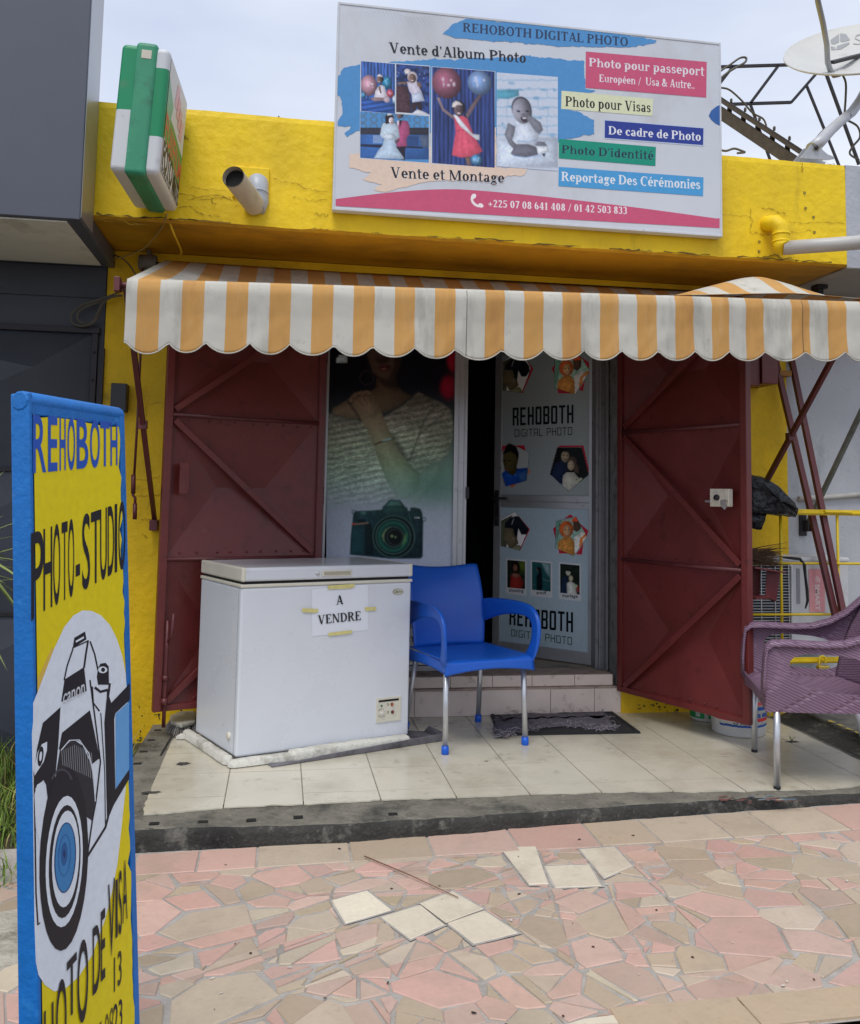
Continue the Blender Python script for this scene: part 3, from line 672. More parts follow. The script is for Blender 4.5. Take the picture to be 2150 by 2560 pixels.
def para(u, v):
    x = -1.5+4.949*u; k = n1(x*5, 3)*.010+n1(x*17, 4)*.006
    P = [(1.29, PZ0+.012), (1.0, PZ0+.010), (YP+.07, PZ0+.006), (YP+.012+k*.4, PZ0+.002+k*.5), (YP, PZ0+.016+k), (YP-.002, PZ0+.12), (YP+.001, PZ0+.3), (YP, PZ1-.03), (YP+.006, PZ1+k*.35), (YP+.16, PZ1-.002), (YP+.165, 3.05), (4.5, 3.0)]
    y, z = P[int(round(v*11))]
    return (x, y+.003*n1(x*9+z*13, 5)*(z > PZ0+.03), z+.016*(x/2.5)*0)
b.grid(para, 200, 11, 0, False, lambda i, j: 1 if j < 4 else 0); build('parapet', b, [M_YELC, mat('brownish_yellow_soffit', (206, 152, 8), .7, var=.12, vscale=3, bump=.4, bscale=20, bdist=.006, dirt=[((150, 108, 16), 2.2, .48, .72, (.6, 1, 1)), ((96, 74, 30), 20, .66, .8)])], SHOP, recalc=True)  # underside rows take a darker, browner yellow than the front
b = MB(); b.box((-1.5, 4.4, -.3), (3.449, 4.6, 3.0)); b.box((-1.05, 1.49, -.3), (-.85, 4.4, 3.0)); b.box((3.25, 1.49, -.3), (3.449, 4.4, 3.0)); b.box((-.85, 1.49, 2.85), (3.25, 4.4, 2.98))
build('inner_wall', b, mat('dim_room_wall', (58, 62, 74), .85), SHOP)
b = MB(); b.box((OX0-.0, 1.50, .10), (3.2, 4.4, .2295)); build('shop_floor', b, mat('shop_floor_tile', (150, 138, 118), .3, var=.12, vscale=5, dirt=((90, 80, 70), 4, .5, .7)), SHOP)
b = MB()                                                      # two courses of step tiles
for (x0, x1, y, z0, z1, cuts) in ((.44, 2.402, 1.276, .0, .150, [.54, 1.02, 1.42, 1.86, 2.14]), (.44, 2.268, 1.302, .163, .2295, [.72, .98, 1.24, 1.50, 1.75, 2.02])):
    xs = [x0]+[c for c in cuts if x0 < c < x1]+[x1]
    for a, c in zip(xs[:-1], xs[1:]): b.box((a+.0014, y+rng.normal(0, .0008), z0+.001), (c-.0014, y+.02, z1+rng.normal(0, .0006)))
build('step_tiles', b, M_STEP, SHOP, bevel=.0025, segs=2)
b = MB(); b.box((.44, 1.284, .0), (2.40, 1.50, .148)); b.box((.44, 1.31, .148), (2.275, 1.50, .2275)); b.box((.44, 1.279, .150), (2.40, 1.31, .1615)); build('doorstep', b, mat('worn_step_cement', (168, 150, 138), .8, var=.2, vscale=12, bump=.5, bscale=60, dirt=((110, 84, 74), 9, .52, .7)), SHOP, bevel=.002)
# wear: cracks and peeled edges in the paint
PLP = Plane((0, YP-.0045, 0), (1, 0, 0), (0, 0, 1)); a = Art(PLP)
def crack(p, q, n, amp, w, sd, col, A=a, lay=1):
    r = np.random.default_rng(sd); p = np.array(p, float); q = np.array(q, float); e = (q-p)/n; nn = np.array([-e[1], e[0]])/np.linalg.norm(e); P = []; dv = 0
    for i in range(n+1): P.append(tuple(p+e*i+nn*dv)); dv = dv*.8+r.normal(0, amp)
    A.stroke(P, list(np.clip(r.normal(w, w*.5, n+1), w*.25, w*2)), col, lay)
cP = crop(0, 0, 2.151)
for i, (p, q, w) in enumerate([((960, 1040), (1250, 1075), 3.2), ((1000, 1000), (1220, 1030), 2.2), ((1010, 1075), (1240, 1060), 2.6), ((980, 740), (1012, 745), 5), ((1470, 960), (1760, 1040), 3), ((1570, 1065), (1764, 1085), 2.6), ((1690, 1145), (1764, 1150), 3), ((1135, 1060), (1140, 1100), 4), ((960, 1120), (1180, 1160), 3.4), ((500, 1185), (800, 1200), 4)]):
    p, q = cP(*p), cP(*q); crack(p, q, 22, 2.2, w*.34, i, (140, 116, 16))
cQ = crop(1500, 0, 2.625)
for i, (p, q, w) in enumerate([((800, 1415), (985, 1425), 2), ((985, 1370), (990, 1530), 3), ((1060, 1365), (1220, 1400), 4), ((990, 1530), (1120, 1545), 3), ((1240, 1450), (1610, 1462), 2.4), ((1240, 1525), (1400, 1520), 2), ((1320, 1050), (1325, 1130), 3), ((1385, 1068), (1540, 1072), 3.5), ((200, 1530), (430, 1515), 3), ((1030, 1685), (1260, 1690), 8)]):
    crack(cQ(*p), cQ(*q), 20, 2.0, w*.34, 40+i, (142, 120, 20))
for i, p in enumerate([(1343, 1264), (1349, 1366), (1402, 1424), (1408, 1524), (1046, 1586), (1044, 1650)]):
    c = cQ(*p); a.disc(c[0], c[1], 3.2, 3.2, (86, 74, 40), 2); a.disc(c[0], c[1], 1.4, 1.4, (196, 180, 90), 3)
r_ = np.random.default_rng(77); x_ = -.78
while x_ < 3.44:
    L_ = r_.uniform(.05, .30); z_ = PZ0+.020+.010*n1(x_*5, 3)
    if r_.random() < .62: Q = [(x_+L_*k/8, z_+r_.normal(0, .003)) for k in range(9)]; Lf, Rt = thick(Q, list(np.clip(r_.normal(.006, .003, 9), .0015, .013))); a._put(Lf+Rt, [(k, k+1, 10+k, 9+k) for k in range(8)], [(150, 116, 14), (112, 86, 16), (176, 140, 12)][r_.integers(0, 3)], 1.3)
    x_ += L_*r_.uniform(.7, 1.3)
a.done('paint_cracks', SHOP, M_PAINT)
PLW = Plane((0, YW-.003, 0), (1, 0, 0), (0, 0, 1)); a = Art(PLW); cW = crop(250, 950, 5.25)
for i, (p, q, w) in enumerate([((430, 1300), (620, 1310), 3), ((470, 1520), (800, 1510), 4), ((540, 1840), (690, 1830), 4), ((620, 320), (860, 310), 3), ((600, 350), (610, 560), 3), ((690, 1290), (800, 1250), 3), ((600, 1700), (650, 1580), 3), ((560, 2010), (610, 2080), 4)]):
    crack(cW(*p), cW(*q), 18, 3.2/2, w*.22, 70+i, (150, 120, 14), a)
r_ = np.random.default_rng(12)
for i in range(60):                                           # mould along the foot of the wall
    c = cK3(r_.uniform(195, 640), r_.uniform(860, 1150)) if i < 40 else crop(1350, 1750, 3.528)(r_.uniform(870, 1250), r_.uniform(30, 100))
    u, v = PLW.uv(c); a._put([(p[0], p[1]) for p in blot((u, v), r_.uniform(.002, .011), r_.uniform(.002, .008), 0, 10, i)], [tuple(range(10))], [(70, 66, 26), (96, 84, 24), (52, 52, 34)][i % 3], 1+i*.05)
a.done('wall_stains', SHOP, M_PAINT)

# window frame and fixed pane with the big poster
YG = 1.50
b = MB()
for lo, hi in (((1.272, YG-.028, .2297), (1.358, YG+.03, 2.46)), ((.452, YG-.012, .2297), (.474, YG+.02, 2.46)), ((.474, YG-.022, .2297), (1.272, YG+.02, .262)), ((.474, YG-.018, .852), (1.272, YG+.02, .868))): b.box(lo, hi)
b.box((1.300, YG-.034, .2297), (1.306, YG-.028, 2.46)); b.box((1.336, YG-.034, .2297), (1.341, YG-.028, 2.46))
for k in range(4): b.box((.474, YG-.012, .266+.026*k), (1.272, YG+.01, .286+.026*k))
build('window_frame', b, M_ALU, SHOP, bevel=.002)
b = MB()
for lo, hi in (((2.215, YG-.03, .2297), (2.312, YG+.05, 2.46)), ((2.232, YG-.05, .2297), (2.245, YG-.03, 2.46)), ((2.27, YG-.075, .2297), (2.285, YG-.03, 2.46)), ((2.297, YG-.1, .2297), (2.312, YG-.03, 2.46))): b.box(lo, hi)
build('door_jamb', b, mat('dark_grey_jamb', (132, 132, 136), .45, metal=.3, var=.1, vscale=9, dirt=((84, 80, 78), 14, .56, .76)), SHOP, bevel=.002)
b = MB()
for x0, x1 in ((.405, .446), (2.284, 2.335)): b.box((x0, 1.250, .142), (x1, 1.2765, 2.455))
b.box((.446, 1.252, 2.425), (2.284, 1.2765, 2.455)); build('door_frame', b, M_MARB, SHOP, bevel=.002)
b = MB(); b.box((2.296, 1.278, .15), (2.3125, 1.475, 2.46)); build('door_reveal', b, mat('stained_reveal', (124, 124, 124), .8, var=.2, vscale=9, dirt=((74, 72, 70), 10, .5, .7)), SHOP)
b = MB(); b.box((.432, 1.285, .15), (.452, YG+.02, 2.46)); build('jamb_strip', b, mat('dusty_cement', (150, 146, 142), .8, var=.15), SHOP)
# ------------------------------------------------------------------ poster behind the fixed pane
PLG = Plane((0, YG-.008, 0), (1, 0, 0), (0, 0, 1))
PA = lambda x, y: (800+x/4.642, 860+y/4.642)
def LA(p): return [PA(*q) for q in p]
ident = lambda x, y: (x, y)
cv = Canvas(816, 815, 1141, 1422, 190, 340, ident)
BGS = [(815, (18, 18, 28)), (960, (22, 22, 34)), (1020, (48, 54, 58)), (1100, (92, 112, 104)), (1180, (128, 160, 146)), (1230, (150, 172, 174)), (1280, (176, 188, 202)), (1422, (196, 204, 222))]
cv.put(np.ones(cv.X.shape), cv.vgrad(BGS))
cv.disc(*PA(1590, 200), 26, 32, (168, 22, 50), 5); cv.disc(*PA(1500, 500), 24, 31, (160, 24, 50), 6, .95)
skin = lambda s=1.0: (lambda xx, yy: np.stack([np.interp(yy, [860, 960, 1060, 1160, 1240], np.array(q)*s) for q in ([92, 112, 134, 130, 140], [70, 86, 124, 150, 176], [62, 70, 98, 118, 156])], -1))
cv.poly(LA([(520, -200), (530, 90), (560, 200), (610, 330), (690, 405), (780, 425), (860, 395), (930, 250), (960, 100), (950, -200)]), skin(.95), 3)
cv.poly(LA([(820, 0), (960, 60), (930, 260), (860, 395), (800, 410), (880, 240)]), (44, 32, 34), 7, .8)
cv.poly(LA([(480, -200), (540, 110), (570, 330), (520, 300), (470, 120), (430, -200)]), (22, 18, 24), 4)
cv.poly(LA([(650, 390), (650, 500), (560, 570), (600, 690), (740, 800), (900, 740), (1080, 610), (960, 545), (890, 480), (880, 390)]), skin(.85), 3)
cv.poly(LA([(680, 400), (780, 430), (880, 395), (900, 520), (760, 500)]), (40, 30, 32), 6, .75)
cv.disc(*PA(725, 175), 15, 10, (54, 38, 38), 4, .9); cv.disc(*PA(718, 140), 9, 12, (96, 72, 66), 4, .7); cv.disc(*PA(745, 276), 15, 8.5, (104, 54, 56), 2.5); cv.line(LA([(690, 268), (745, 272), (810, 262)]), 1.8, (40, 20, 26)); cv.disc(*PA(742, 290), 5, 1.8, (186, 140, 140), 1.2, .8)
cv.ring(*PA(540, 392), 17, 1.6, (120, 96, 92), .7)
cv.poly(LA([(150, 745), (330, 640), (420, 690), (500, 890), (250, 850), (135, 812)]), skin(1.05), 3)
sweater = LA([(1140, 550), (1250, 610), (1420, 685), (1520, 760), (1560, 1000), (1500, 1250), (1410, 1370), (1300, 1370), (1200, 1480), (900, 1790), (700, 1857), (90, 1857), (80, 1300), (88, 800), (250, 848), (480, 895), (740, 850), (990, 690)])
swc = lambda xx, yy: np.stack([np.interp(yy, [975, 1040, 1120, 1200, 1260], q) for q in ([118, 150, 160, 172, 188], [112, 148, 176, 196, 204], [96, 132, 150, 178, 208])], -1)
aS = cv.poly(sweater, swc, 2.2)
kn = np.sin((cv.Y+.22*cv.X+5*fbm(cv.X/30, cv.Y/30, 3))*.42)*.12+np.sin((cv.Y+.22*cv.X+5*fbm(cv.X/30, cv.Y/30, 3))*1.05)*.08+fbm(cv.X/5, cv.Y/3.2, 5)*.30+fbm(cv.X/40, cv.Y/26, 6)*.22
cv.img *= (1+aS*kn)[..., None]
cv.line(LA([(1330, 730), (1210, 880), (1130, 1110), (1040, 1345)]), 3.5, (70, 78, 66), .8, 3); cv.line(LA([(1440, 800), (1300, 930), (1170, 1040)]), 3, (74, 82, 70), .75, 3)
for k in range(11): cv.line(LA([(1060+36*k, 1290+10*k), (1120+32*k, 1440+5*k)]), 2.0, (104, 122, 106), .6, 1.4)
for k in range(16): cv.line(LA([(990+12*k*.8, 700-9*k), (1040+12*k*.8, 760-8*k)]), 1.6, (84, 82, 68), .6)
for k in range(22): cv.line(LA([(100+18*k, 806+4*k), (90+18*k, 880+4*k)]), 1.5, (96, 104, 90), .6)
for k in range(9): cv.line(LA([(160+14*k, 1050+75*k), (260+10*k, 1010+75*k), (420+18*k, 985+72*k), (560+16*k, 975+70*k)]), 3.2, (92, 112, 98), .55, 2.2)
for k in range(6): cv.line(LA([(860+30*k, 960+66*k), (980+20*k, 940+66*k), (1120-8*k, 930+66*k)]), 2.6, (92, 104, 88), .5, 2)
cv.poly(LA([(560, 860), (640, 920), (860, 1060), (1040, 1350), (980, 1400), (760, 1150)]), (50, 56, 50), 6, .55)
arm = LA([(330, 660), (360, 600), (400, 565), (470, 548), (560, 552), (640, 600), (690, 690), (720, 800), (800, 1010), (850, 1110), (930, 1250), (1020, 1370), (1150, 1500), (1150, 1640), (1090, 1750), (1010, 1800), (900, 1790), (790, 1620), (690, 1380), (620, 1190), (560, 1010), (470, 880), (400, 770)])
aA = cv.poly(arm, skin(1.12), 2.4)
cv.img *= (1-aA*.24*np.clip((cv.X-(800+(560+.55*(cv.Y-860)*4.642-300)/4.642))/30, 0, 1))[..., None]
for fx, fy, fa in ((548, 566, .25), (480, 574, -.05), (415, 600, -.45), (362, 648, -.8)):
    cv.disc(*PA(fx-3, fy+10), 9.6, 6.6, (42, 32, 30), 2.2, .8, fa); cv.disc(*PA(fx, fy), 9.2, 5.6, skin(1.25), 1.6, 1, fa)
cv.poly(LA([(400, 640), (470, 596), (560, 590), (640, 640), (690, 760), (640, 860), (520, 860), (440, 770)]), skin(1.15), 4, .9)
for q in ([(440, 640), (500, 720)], [(500, 610), (545, 700)], [(570, 600), (600, 680)]): cv.line(LA(q), 2.0, (70, 54, 46), .45, 2.4)
for q in ([(372, 640), (440, 585)], [(430, 615), (500, 560)], [(500, 610), (560, 560)]): cv.line(LA(q), 1.6, (60, 44, 40), .7, 1.6)
cv.line(LA([(330, 665), (400, 770), (470, 885)]), 3.0, (46, 42, 40), .7, 3)
cv.line(LA([(640, 1165), (700, 1140), (830, 1110)]), 3.0, (74, 50, 44)); cv.line(LA([(735, 1118), (815, 1104)]), 5.5, (150, 190, 186))
cv.poly(LA([(1340, 1390), (1390, 1370), (1400, 1480), (1350, 1600), (1240, 1720), (1120, 1857), (1010, 1857), (1150, 1640), (1180, 1480), (1240, 1470)]), (150, 176, 158), 5, .75)
fade = np.clip((cv.Y-1150)/110, 0, 1)*.62; cv.img = cv.img*(1-fade[..., None])+cv.vgrad(BGS)*fade[..., None]
gl = np.exp(-((cv.X-1085)**2/70**2+(cv.Y-1215)**2/46**2))*.55; cv.img = cv.img*(1-gl[..., None])+np.array((74, 128, 104.))*gl[..., None]
PB = lambda x, y: (860+x/7.35, 1230+y/7.35)
def LB(p): return [PB(*q) for q in p]
body = LB([(110, 1150), (125, 800), (150, 600), (170, 390), (215, 350), (480, 340), (690, 325), (715, 265), (745, 240), (840, 140), (1030, 145), (1120, 270), (1165, 290), (1180, 350), (1215, 340), (1215, 290), (1300, 280), (1405, 310), (1440, 400), (1455, 560), (1445, 1180), (1410, 1222), (850, 1225), (500, 1190)])
aB = cv.poly(body, lambda xx, yy: np.stack([np.interp(yy, [1245, 1300, 1400], q) for q in ([62, 36, 30], [98, 66, 56], [94, 72, 64])], -1))
cv.img *= (1+aB*fbm(cv.X/9, cv.Y/9, 9)*.3)[..., None]
cv.poly(LB([(850, 160), (1020, 160), (1080, 260), (780, 260)]), (84, 128, 118), 2, .8); cv.poly(LB([(730, 380), (790, 260), (1080, 260), (1120, 380)]), (46, 82, 76), 2, .9)
cv.poly(LB([(380, 600), (480, 560), (530, 700), (540, 1150), (380, 1160)]), (16, 34, 38), 2, .85); cv.poly(LB([(150, 640), (370, 640), (380, 1150), (120, 1140)]), (34, 84, 88), 3, .6)
cv.disc(*PB(355, 385), 7, 4, (86, 130, 122), 1.5); cv.poly(LB([(240, 505), (400, 500), (400, 540), (240, 545)]), (18, 40, 40)); cv.line(LB([(150, 590), (300, 585), (440, 570)]), 2.2, (214, 150, 120)); cv.line(LB([(150, 592), (200, 590)]), 3.2, (214, 66, 56))
cv.disc(*PB(915, 820), 53.5, 53.5, (22, 44, 44)); cv.ring(*PB(915, 820), 52, 2.0, (92, 130, 122), .9); cv.ring(*PB(905, 820), 43, 1.8, (104, 140, 132), .9); cv.disc(*PB(905, 820), 41, 41, (26, 66, 62)); cv.ring(*PB(905, 820), 35, 7, (40, 108, 92), .8)
cv.poly(LB([(700, 800), (760, 690), (850, 640), (810, 720), (770, 800), (775, 880), (730, 900)]), (188, 204, 128), 3, .9); cv.poly(LB([(1150, 760), (1140, 900), (1060, 1000), (1090, 880), (1110, 800)]), (118, 176, 92), 3, .8)
cv.disc(*PB(915, 825), 25, 25, (28, 40, 40)); cv.ring(*PB(915, 825), 25, 1.4, (110, 136, 126), .8); cv.ring(*PB(935, 825), 19, 1.0, (90, 112, 104), .7); cv.disc(*PB(935, 830), 17, 17, (18, 26, 28)); cv.disc(*PB(880, 810), 3.2, 3.6, (150, 170, 120), 1.5); cv.disc(*PB(945, 828), 2.6, 2.8, (120, 150, 110), 1.5)
cv.ring(*PB(178, 365), 4.2, 1.4, (36, 54, 58)); cv.ring(*PB(1470, 505), 4.2, 1.4, (36, 54, 58)); cv.line(LB([(1190, 400), (1290, 760), (1300, 900)]), 1.4, (90, 128, 124), .7)
cv.img *= np.interp(cv.Y, [900, 1000, 1090, 1180, 1270], [.88, .92, .98, 1.02, 1.0])[..., None]; cv.grain(.05, 3, 3, 8); cv.poly(LA([(190, 160), (215, 150), (215, 128), (318, 128), (318, 218), (186, 220)]), (206, 226, 232), .8)  # the last patch paints a pale reflection into the poster
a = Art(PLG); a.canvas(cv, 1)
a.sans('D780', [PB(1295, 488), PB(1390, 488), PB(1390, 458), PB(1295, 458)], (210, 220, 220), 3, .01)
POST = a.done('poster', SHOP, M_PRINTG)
a = Art(PLG); a.poly([(830, 1423), (1124, 1423), (1122, 1660), (826, 1660)], (186, 196, 210), 1)
cC = crop(1000, 1380, 2.673)
a.sans('PRISE DE VUE', [cC(-170, 520), cC(100, 512), cC(100, 478), cC(-170, 480)], (28, 30, 34), 3, .015); a.sans('EVENEMENT', [cC(-170, 602), cC(98, 600), cC(98, 566), cC(-170, 566)], (28, 30, 34), 3, .015)
a.done('lower_poster', SHOP, M_PRINTG)

# ------------------------------------------------------------------ glazed door leaf standing open into the shop
H0, H1 = np.array((2.262, 1.515)), np.array((1.688, 2.105)); LW = float(np.linalg.norm(H1-H0))
PLD = Plane((H1[0], H1[1], 0), (H0[0]-H1[0], H0[1]-H1[1], 0), (0, 0, 1)); ND = PLD.N
MD = frameM(PLD.O, PLD.U, -ND, np.array((0, 0, 1.)))                 # x along the leaf from its free edge, y away from us
def leafz(p): return PLD.uv(p)[1]
cA, cB = crop(1200, 860, 5.25), crop(1200, 1240, 5.25)
zb, zm0, zm1, zt_ = leafz(cB(800, 2010)), leafz(cA(800, 2060+40)), leafz(cA(800, 1990)), 2.40
zlow, zmid1, zmid0 = leafz(cB(1300, 2040)), leafz(cB(800, 160)), leafz(cA(800, 1985))
b = MB()
st_w = .058
for lo, hi in (((0, 0, .235), (st_w, .04, 2.40)), ((LW-.085, 0, .235), (LW, .04, 2.40)), ((st_w, .002, .235), (LW-.085, .038, zlow)), ((st_w, .002, zmid1), (LW-.085, .038, zmid0)), ((st_w, .002, 2.32), (LW-.085, .038, 2.40))): b.box(lo, hi, 0, MD)
b.box((st_w, -.003, (zmid0+zmid1)/2-.004), (LW-.085, .002, (zmid0+zmid1)/2+.002), 0, MD); b.box((LW-.05, -.004, .235), (LW-.045, 0, 2.4), 0, MD)
LEAF = build('glass_door', b, M_ALU, SHOP, bevel=.002)
PLD.O = PLD.O - ND*.010
b = MB(); b.box((st_w, .012, zlow), (LW-.085, .024, zmid1), 0, MD); b.box((st_w, .012, zmid0), (LW-.085, .024, 2.32), 0, MD); build('pane', b, mat('white_backed_glass', (196, 206, 214), .2), LEAF)
a = Art(PLD); a.LAY = .0005
def leafbg(z0, z1, col): a.uvpoly([(st_w, z0), (LW-.085, z0), (LW-.085, z1), (st_w, z1)], col, .8)
leafbg(zlow, zmid1, (172, 192, 204)); leafbg(zmid0, 2.32, (160, 172, 176))
def pent(cvt, x0, y0, x1, y1, w, h, paint, mask, extra):
    """a cut-out portrait: coloured shards behind, then the picture clipped to its outline"""
    for pts, c in extra: a.poly([cvt(*p) for p in pts], c, 1.6)
    c = Canvas(x0, y0, x1, y1, w, h, cvt, (200, 206, 206)); paint(c)
    n = len(mask); keep = np.zeros(c.X.shape, bool)
    for i in range(n):
        (ax, ay), (bx, by) = mask[i], mask[(i+1) % n]
        if ay != by: keep ^= ((ay > c.Y) != (by > c.Y)) & (c.X < (bx-ax)*(c.Y-ay)/(by-ay)+ax)
    hh, ww = c.img.shape[:2]; P = [a.pl.at(*a.P2(cvt(c.X[j, i], c.Y[j, i])), 2*a.LAY) for j in range(hh) for i in range(ww)]
    o = len(a.mb.v); a.mb.v += [tuple(p) for p in P]; li = lin(np.clip(c.img, 0, 255))
    for j in range(hh-1):
        for i in range(ww-1):
            if keep[j, i] and keep[j+1, i+1] or (keep[j, i+1] and keep[j+1, i]):
                a.mb.f.append((o+j*ww+i, o+j*ww+i+1, o+(j+1)*ww+i+1, o+(j+1)*ww+i)); a.mb.mi.append(0); a.mb.c.append(li[j, i]); a.mb.smooth.append(False)
    a.stroke([cvt(*p) for p in mask], .9, (30, 36, 34), 2.6, True)
a.P2 = lambda p: PLD.uv(p)
def lady(dy, sx=1.0, lift=1.0):
    def f(c):
        q = lambda P: [(x, y+dy) for x, y in P]; k = lambda col: tuple(min(255, v*lift) for v in col)
        c.put(np.ones(c.X.shape), c.vgrad([(c.Y.min(), k((196, 196, 196))), (c.Y.max(), k((206, 200, 210)))]))
        c.poly(q([(180, 280), (420, 170), (330, 640), (250, 660)]), k((58, 62, 46)), 8, .9)
        c.poly(q([(350, 640), (420, 560), (520, 560), (580, 660), (540, 720), (360, 700)]), k((112, 116, 92)), 4)
        c.poly(q([(330, 330), (440, 330), (480, 460), (500, 540), (420, 600), (380, 600), (340, 520), (305, 500), (300, 440), (318, 400)]), k((92, 84, 66)), 4)
        c.poly(q([(320, 330), (330, 270), (400, 200), (470, 180), (560, 190), (640, 280), (650, 350), (600, 420), (540, 420), (500, 340), (480, 470), (450, 430), (430, 340)]), k((22, 26, 34)), 5)
        c.line(q([(415, 285), (425, 250), (440, 215)]), 10, k((220, 220, 226)), .8); c.line(q([(430, 460), (445, 500)]), 6, k((190, 190, 190)), .6)
    return f
def couple(dy, lift=1.0):
    def f(c):
        q = lambda P: [(x, y+dy) for x, y in P]; k = lambda col: tuple(min(255, v*lift) for v in col)
        c.put(np.ones(c.X.shape), k((150, 176, 164)) if False else np.array(k((136, 168, 156))))
        c.poly(q([(970, 180), (1060, 170), (1040, 340), (985, 580), (975, 400)]), k((96, 140, 126)), 5)
        c.poly(q([(1220, 640), (1230, 420), (1330, 340), (1430, 370), (1400, 480), (1300, 640), (1250, 670)]), k((214, 214, 206)), 4)
        c.poly(q([(1290, 620), (1310, 430), (1390, 360), (1430, 350), (1430, 380), (1350, 430), (1320, 620)]), k((216, 122, 58)), 4)
        c.poly(q([(1215, 210), (1330, 190), (1320, 300), (1270, 350), (1225, 320)]), k((74, 56, 46)), 4); c.poly(q([(1190, 210), (1250, 130), (1310, 140), (1330, 200), (1270, 215)]), k((214, 80, 44)), 4)
        c.disc(1130, 310+dy, 92, 108, k((190, 92, 48)), 5); c.disc(1138, 330+dy, 52, 74, k((178, 140, 100)), 5)
        for e in (1118, 1162): c.disc(e, 318+dy, 9, 6, k((50, 34, 30)), 3)
        c.disc(1142, 372+dy, 18, 7, k((206, 150, 140)), 3)
        c.poly(q([(1010, 600), (1020, 480), (1090, 420), (1180, 410), (1235, 470), (1240, 650), (1130, 640), (1050, 610)]), k((184, 126, 62)), 4)
        c.img *= (1+.25*fbm(c.X/18, c.Y/18, 4))[..., None]
    return f
def wedding(c):
    c.put(np.ones(c.X.shape), (20, 26, 28)); c.img *= (1+.5*fbm(c.X/30, c.Y/30, 2))[..., None]
    c.poly([(930, 1740), (970, 1580), (1060, 1510), (1150, 1540), (1150, 1640), (1070, 1860), (1000, 1800)], (34, 46, 76), 5)
    c.disc(1115, 1470, 56, 78, (164, 148, 124), 5); c.poly([(1060, 1430), (1080, 1380), (1150, 1375), (1175, 1430), (1150, 1410), (1090, 1405)], (20, 18, 22), 4)
    for e in (1095, 1140): c.disc(e, 1455, 10, 5, (50, 50, 44), 3)
    c.line([(1100, 1515), (1140, 1512)], 7, (70, 58, 50), .9)
    c.disc(1210, 1530, 62, 60, (78, 66, 58), 6); c.poly([(1230, 1520), (1290, 1600), (1300, 1700), (1230, 1680)], (82, 68, 58), 6); c.disc(1190, 1590, 46, 66, (190, 172, 146), 5)
    for e in (1170, 1208): c.disc(e, 1580, 8, 4, (70, 60, 52), 3)
    c.line([(1175, 1622), (1205, 1622)], 7, (170, 120, 110))
    c.poly([(1070, 1870), (1085, 1720), (1130, 1680), (1230, 1680), (1300, 1760), (1330, 1820), (1170, 1935)], (198, 200, 190), 4)
    for x, y in ((1250, 1760), (1290, 1790), (1320, 1770), (1270, 1820), (1310, 1830)): c.disc(x, y, 22, 20, (196, 202, 180), 5); c.disc(x+12, y+14, 10, 9, (70, 98, 60), 4)
def portrait(c):
    c.put(np.ones(c.X.shape), (182, 190, 190)); c.poly([(280, 1700), (330, 1650), (470, 1630), (630, 1620), (640, 1800), (340, 1880)], (28, 78, 176), 4); c.poly([(340, 1700), (420, 1720), (400, 1770)], (50, 106, 200), 4); c.poly([(430, 1710), (490, 1660), (480, 1760)], (56, 110, 200), 4)
    c.poly([(500, 1700), (610, 1640), (620, 1800), (520, 1790)], (96, 130, 160), 12, .5)
    c.poly([(345, 1600), (480, 1580), (475, 1680), (430, 1720), (360, 1690)], (74, 66, 40), 5)
    c.poly([(300, 1420), (350, 1370), (450, 1370), (500, 1450), (490, 1560), (440, 1640), (370, 1680), (320, 1640), (298, 1540)], (92, 82, 50), 6)
    c.poly([(295, 1440), (340, 1330), (380, 1300), (470, 1340), (505, 1430), (495, 1520), (470, 1450), (400, 1400)], (22, 22, 26), 5)
    for e in (318, 385): c.disc(e, 1525, 18, 10, (30, 26, 22), 4)
    c.line([(330, 1530), (325, 1585)], 8, (70, 60, 38)); c.disc(350, 1638, 36, 15, (128, 98, 78), 5); c.line([(320, 1638), (385, 1634)], 5, (56, 40, 34))
RED = (196, 44, 66)
pent(cA, 230, 130, 700, 660, 52, 58, lady(0, lift=1.35), [(240, 272), (420, 140), (600, 170), (672, 318), (552, 640), (275, 608)], [([(610, 200), (700, 325), (560, 648), (540, 640)], RED)])
pent(cA, 960, 110, 1450, 670, 54, 60, couple(0, 1.3), [(980, 205), (1220, 130), (1330, 170), (1445, 355), (1250, 665), (975, 575)], [([(940, 320), (985, 270), (985, 420)], RED), ([(1330, 170), (1450, 255), (1430, 360)], RED), ([(1015, 590), (1250, 650), (1030, 648)], RED), ([(1300, 600), (1380, 480), (1350, 622)], RED)])
pent(cA, 200, 1290, 660, 1890, 50, 64, portrait, [(378, 1292), (650, 1425), (612, 1795), (340, 1872), (200, 1565)], [([(295, 1335), (582, 1330), (600, 1400), (290, 1420)], RED), ([(205, 1680), (218, 1620), (290, 1750)], (214, 90, 60)), ([(640, 1620), (660, 1680), (635, 1710)], (220, 110, 60)), ([(385, 1860), (480, 1835), (425, 1884)], (220, 110, 60))])
pent(cA, 910, 1340, 1440, 1940, 56, 62, wedding, [(1015, 1355), (1340, 1355), (1430, 1715), (1165, 1935), (918, 1705)], [([(1040, 1332), (1360, 1332), (1442, 1700), (1425, 1720), (1335, 1352), (1030, 1358)], RED)])
pent(cB, 230, 200, 660, 720, 50, 58, lady(80, lift=1.25), [(238, 325), (460, 205), (640, 435), (520, 715), (270, 655)], [([(462, 205), (655, 438), (527, 718), (510, 712), (630, 438)], RED)])
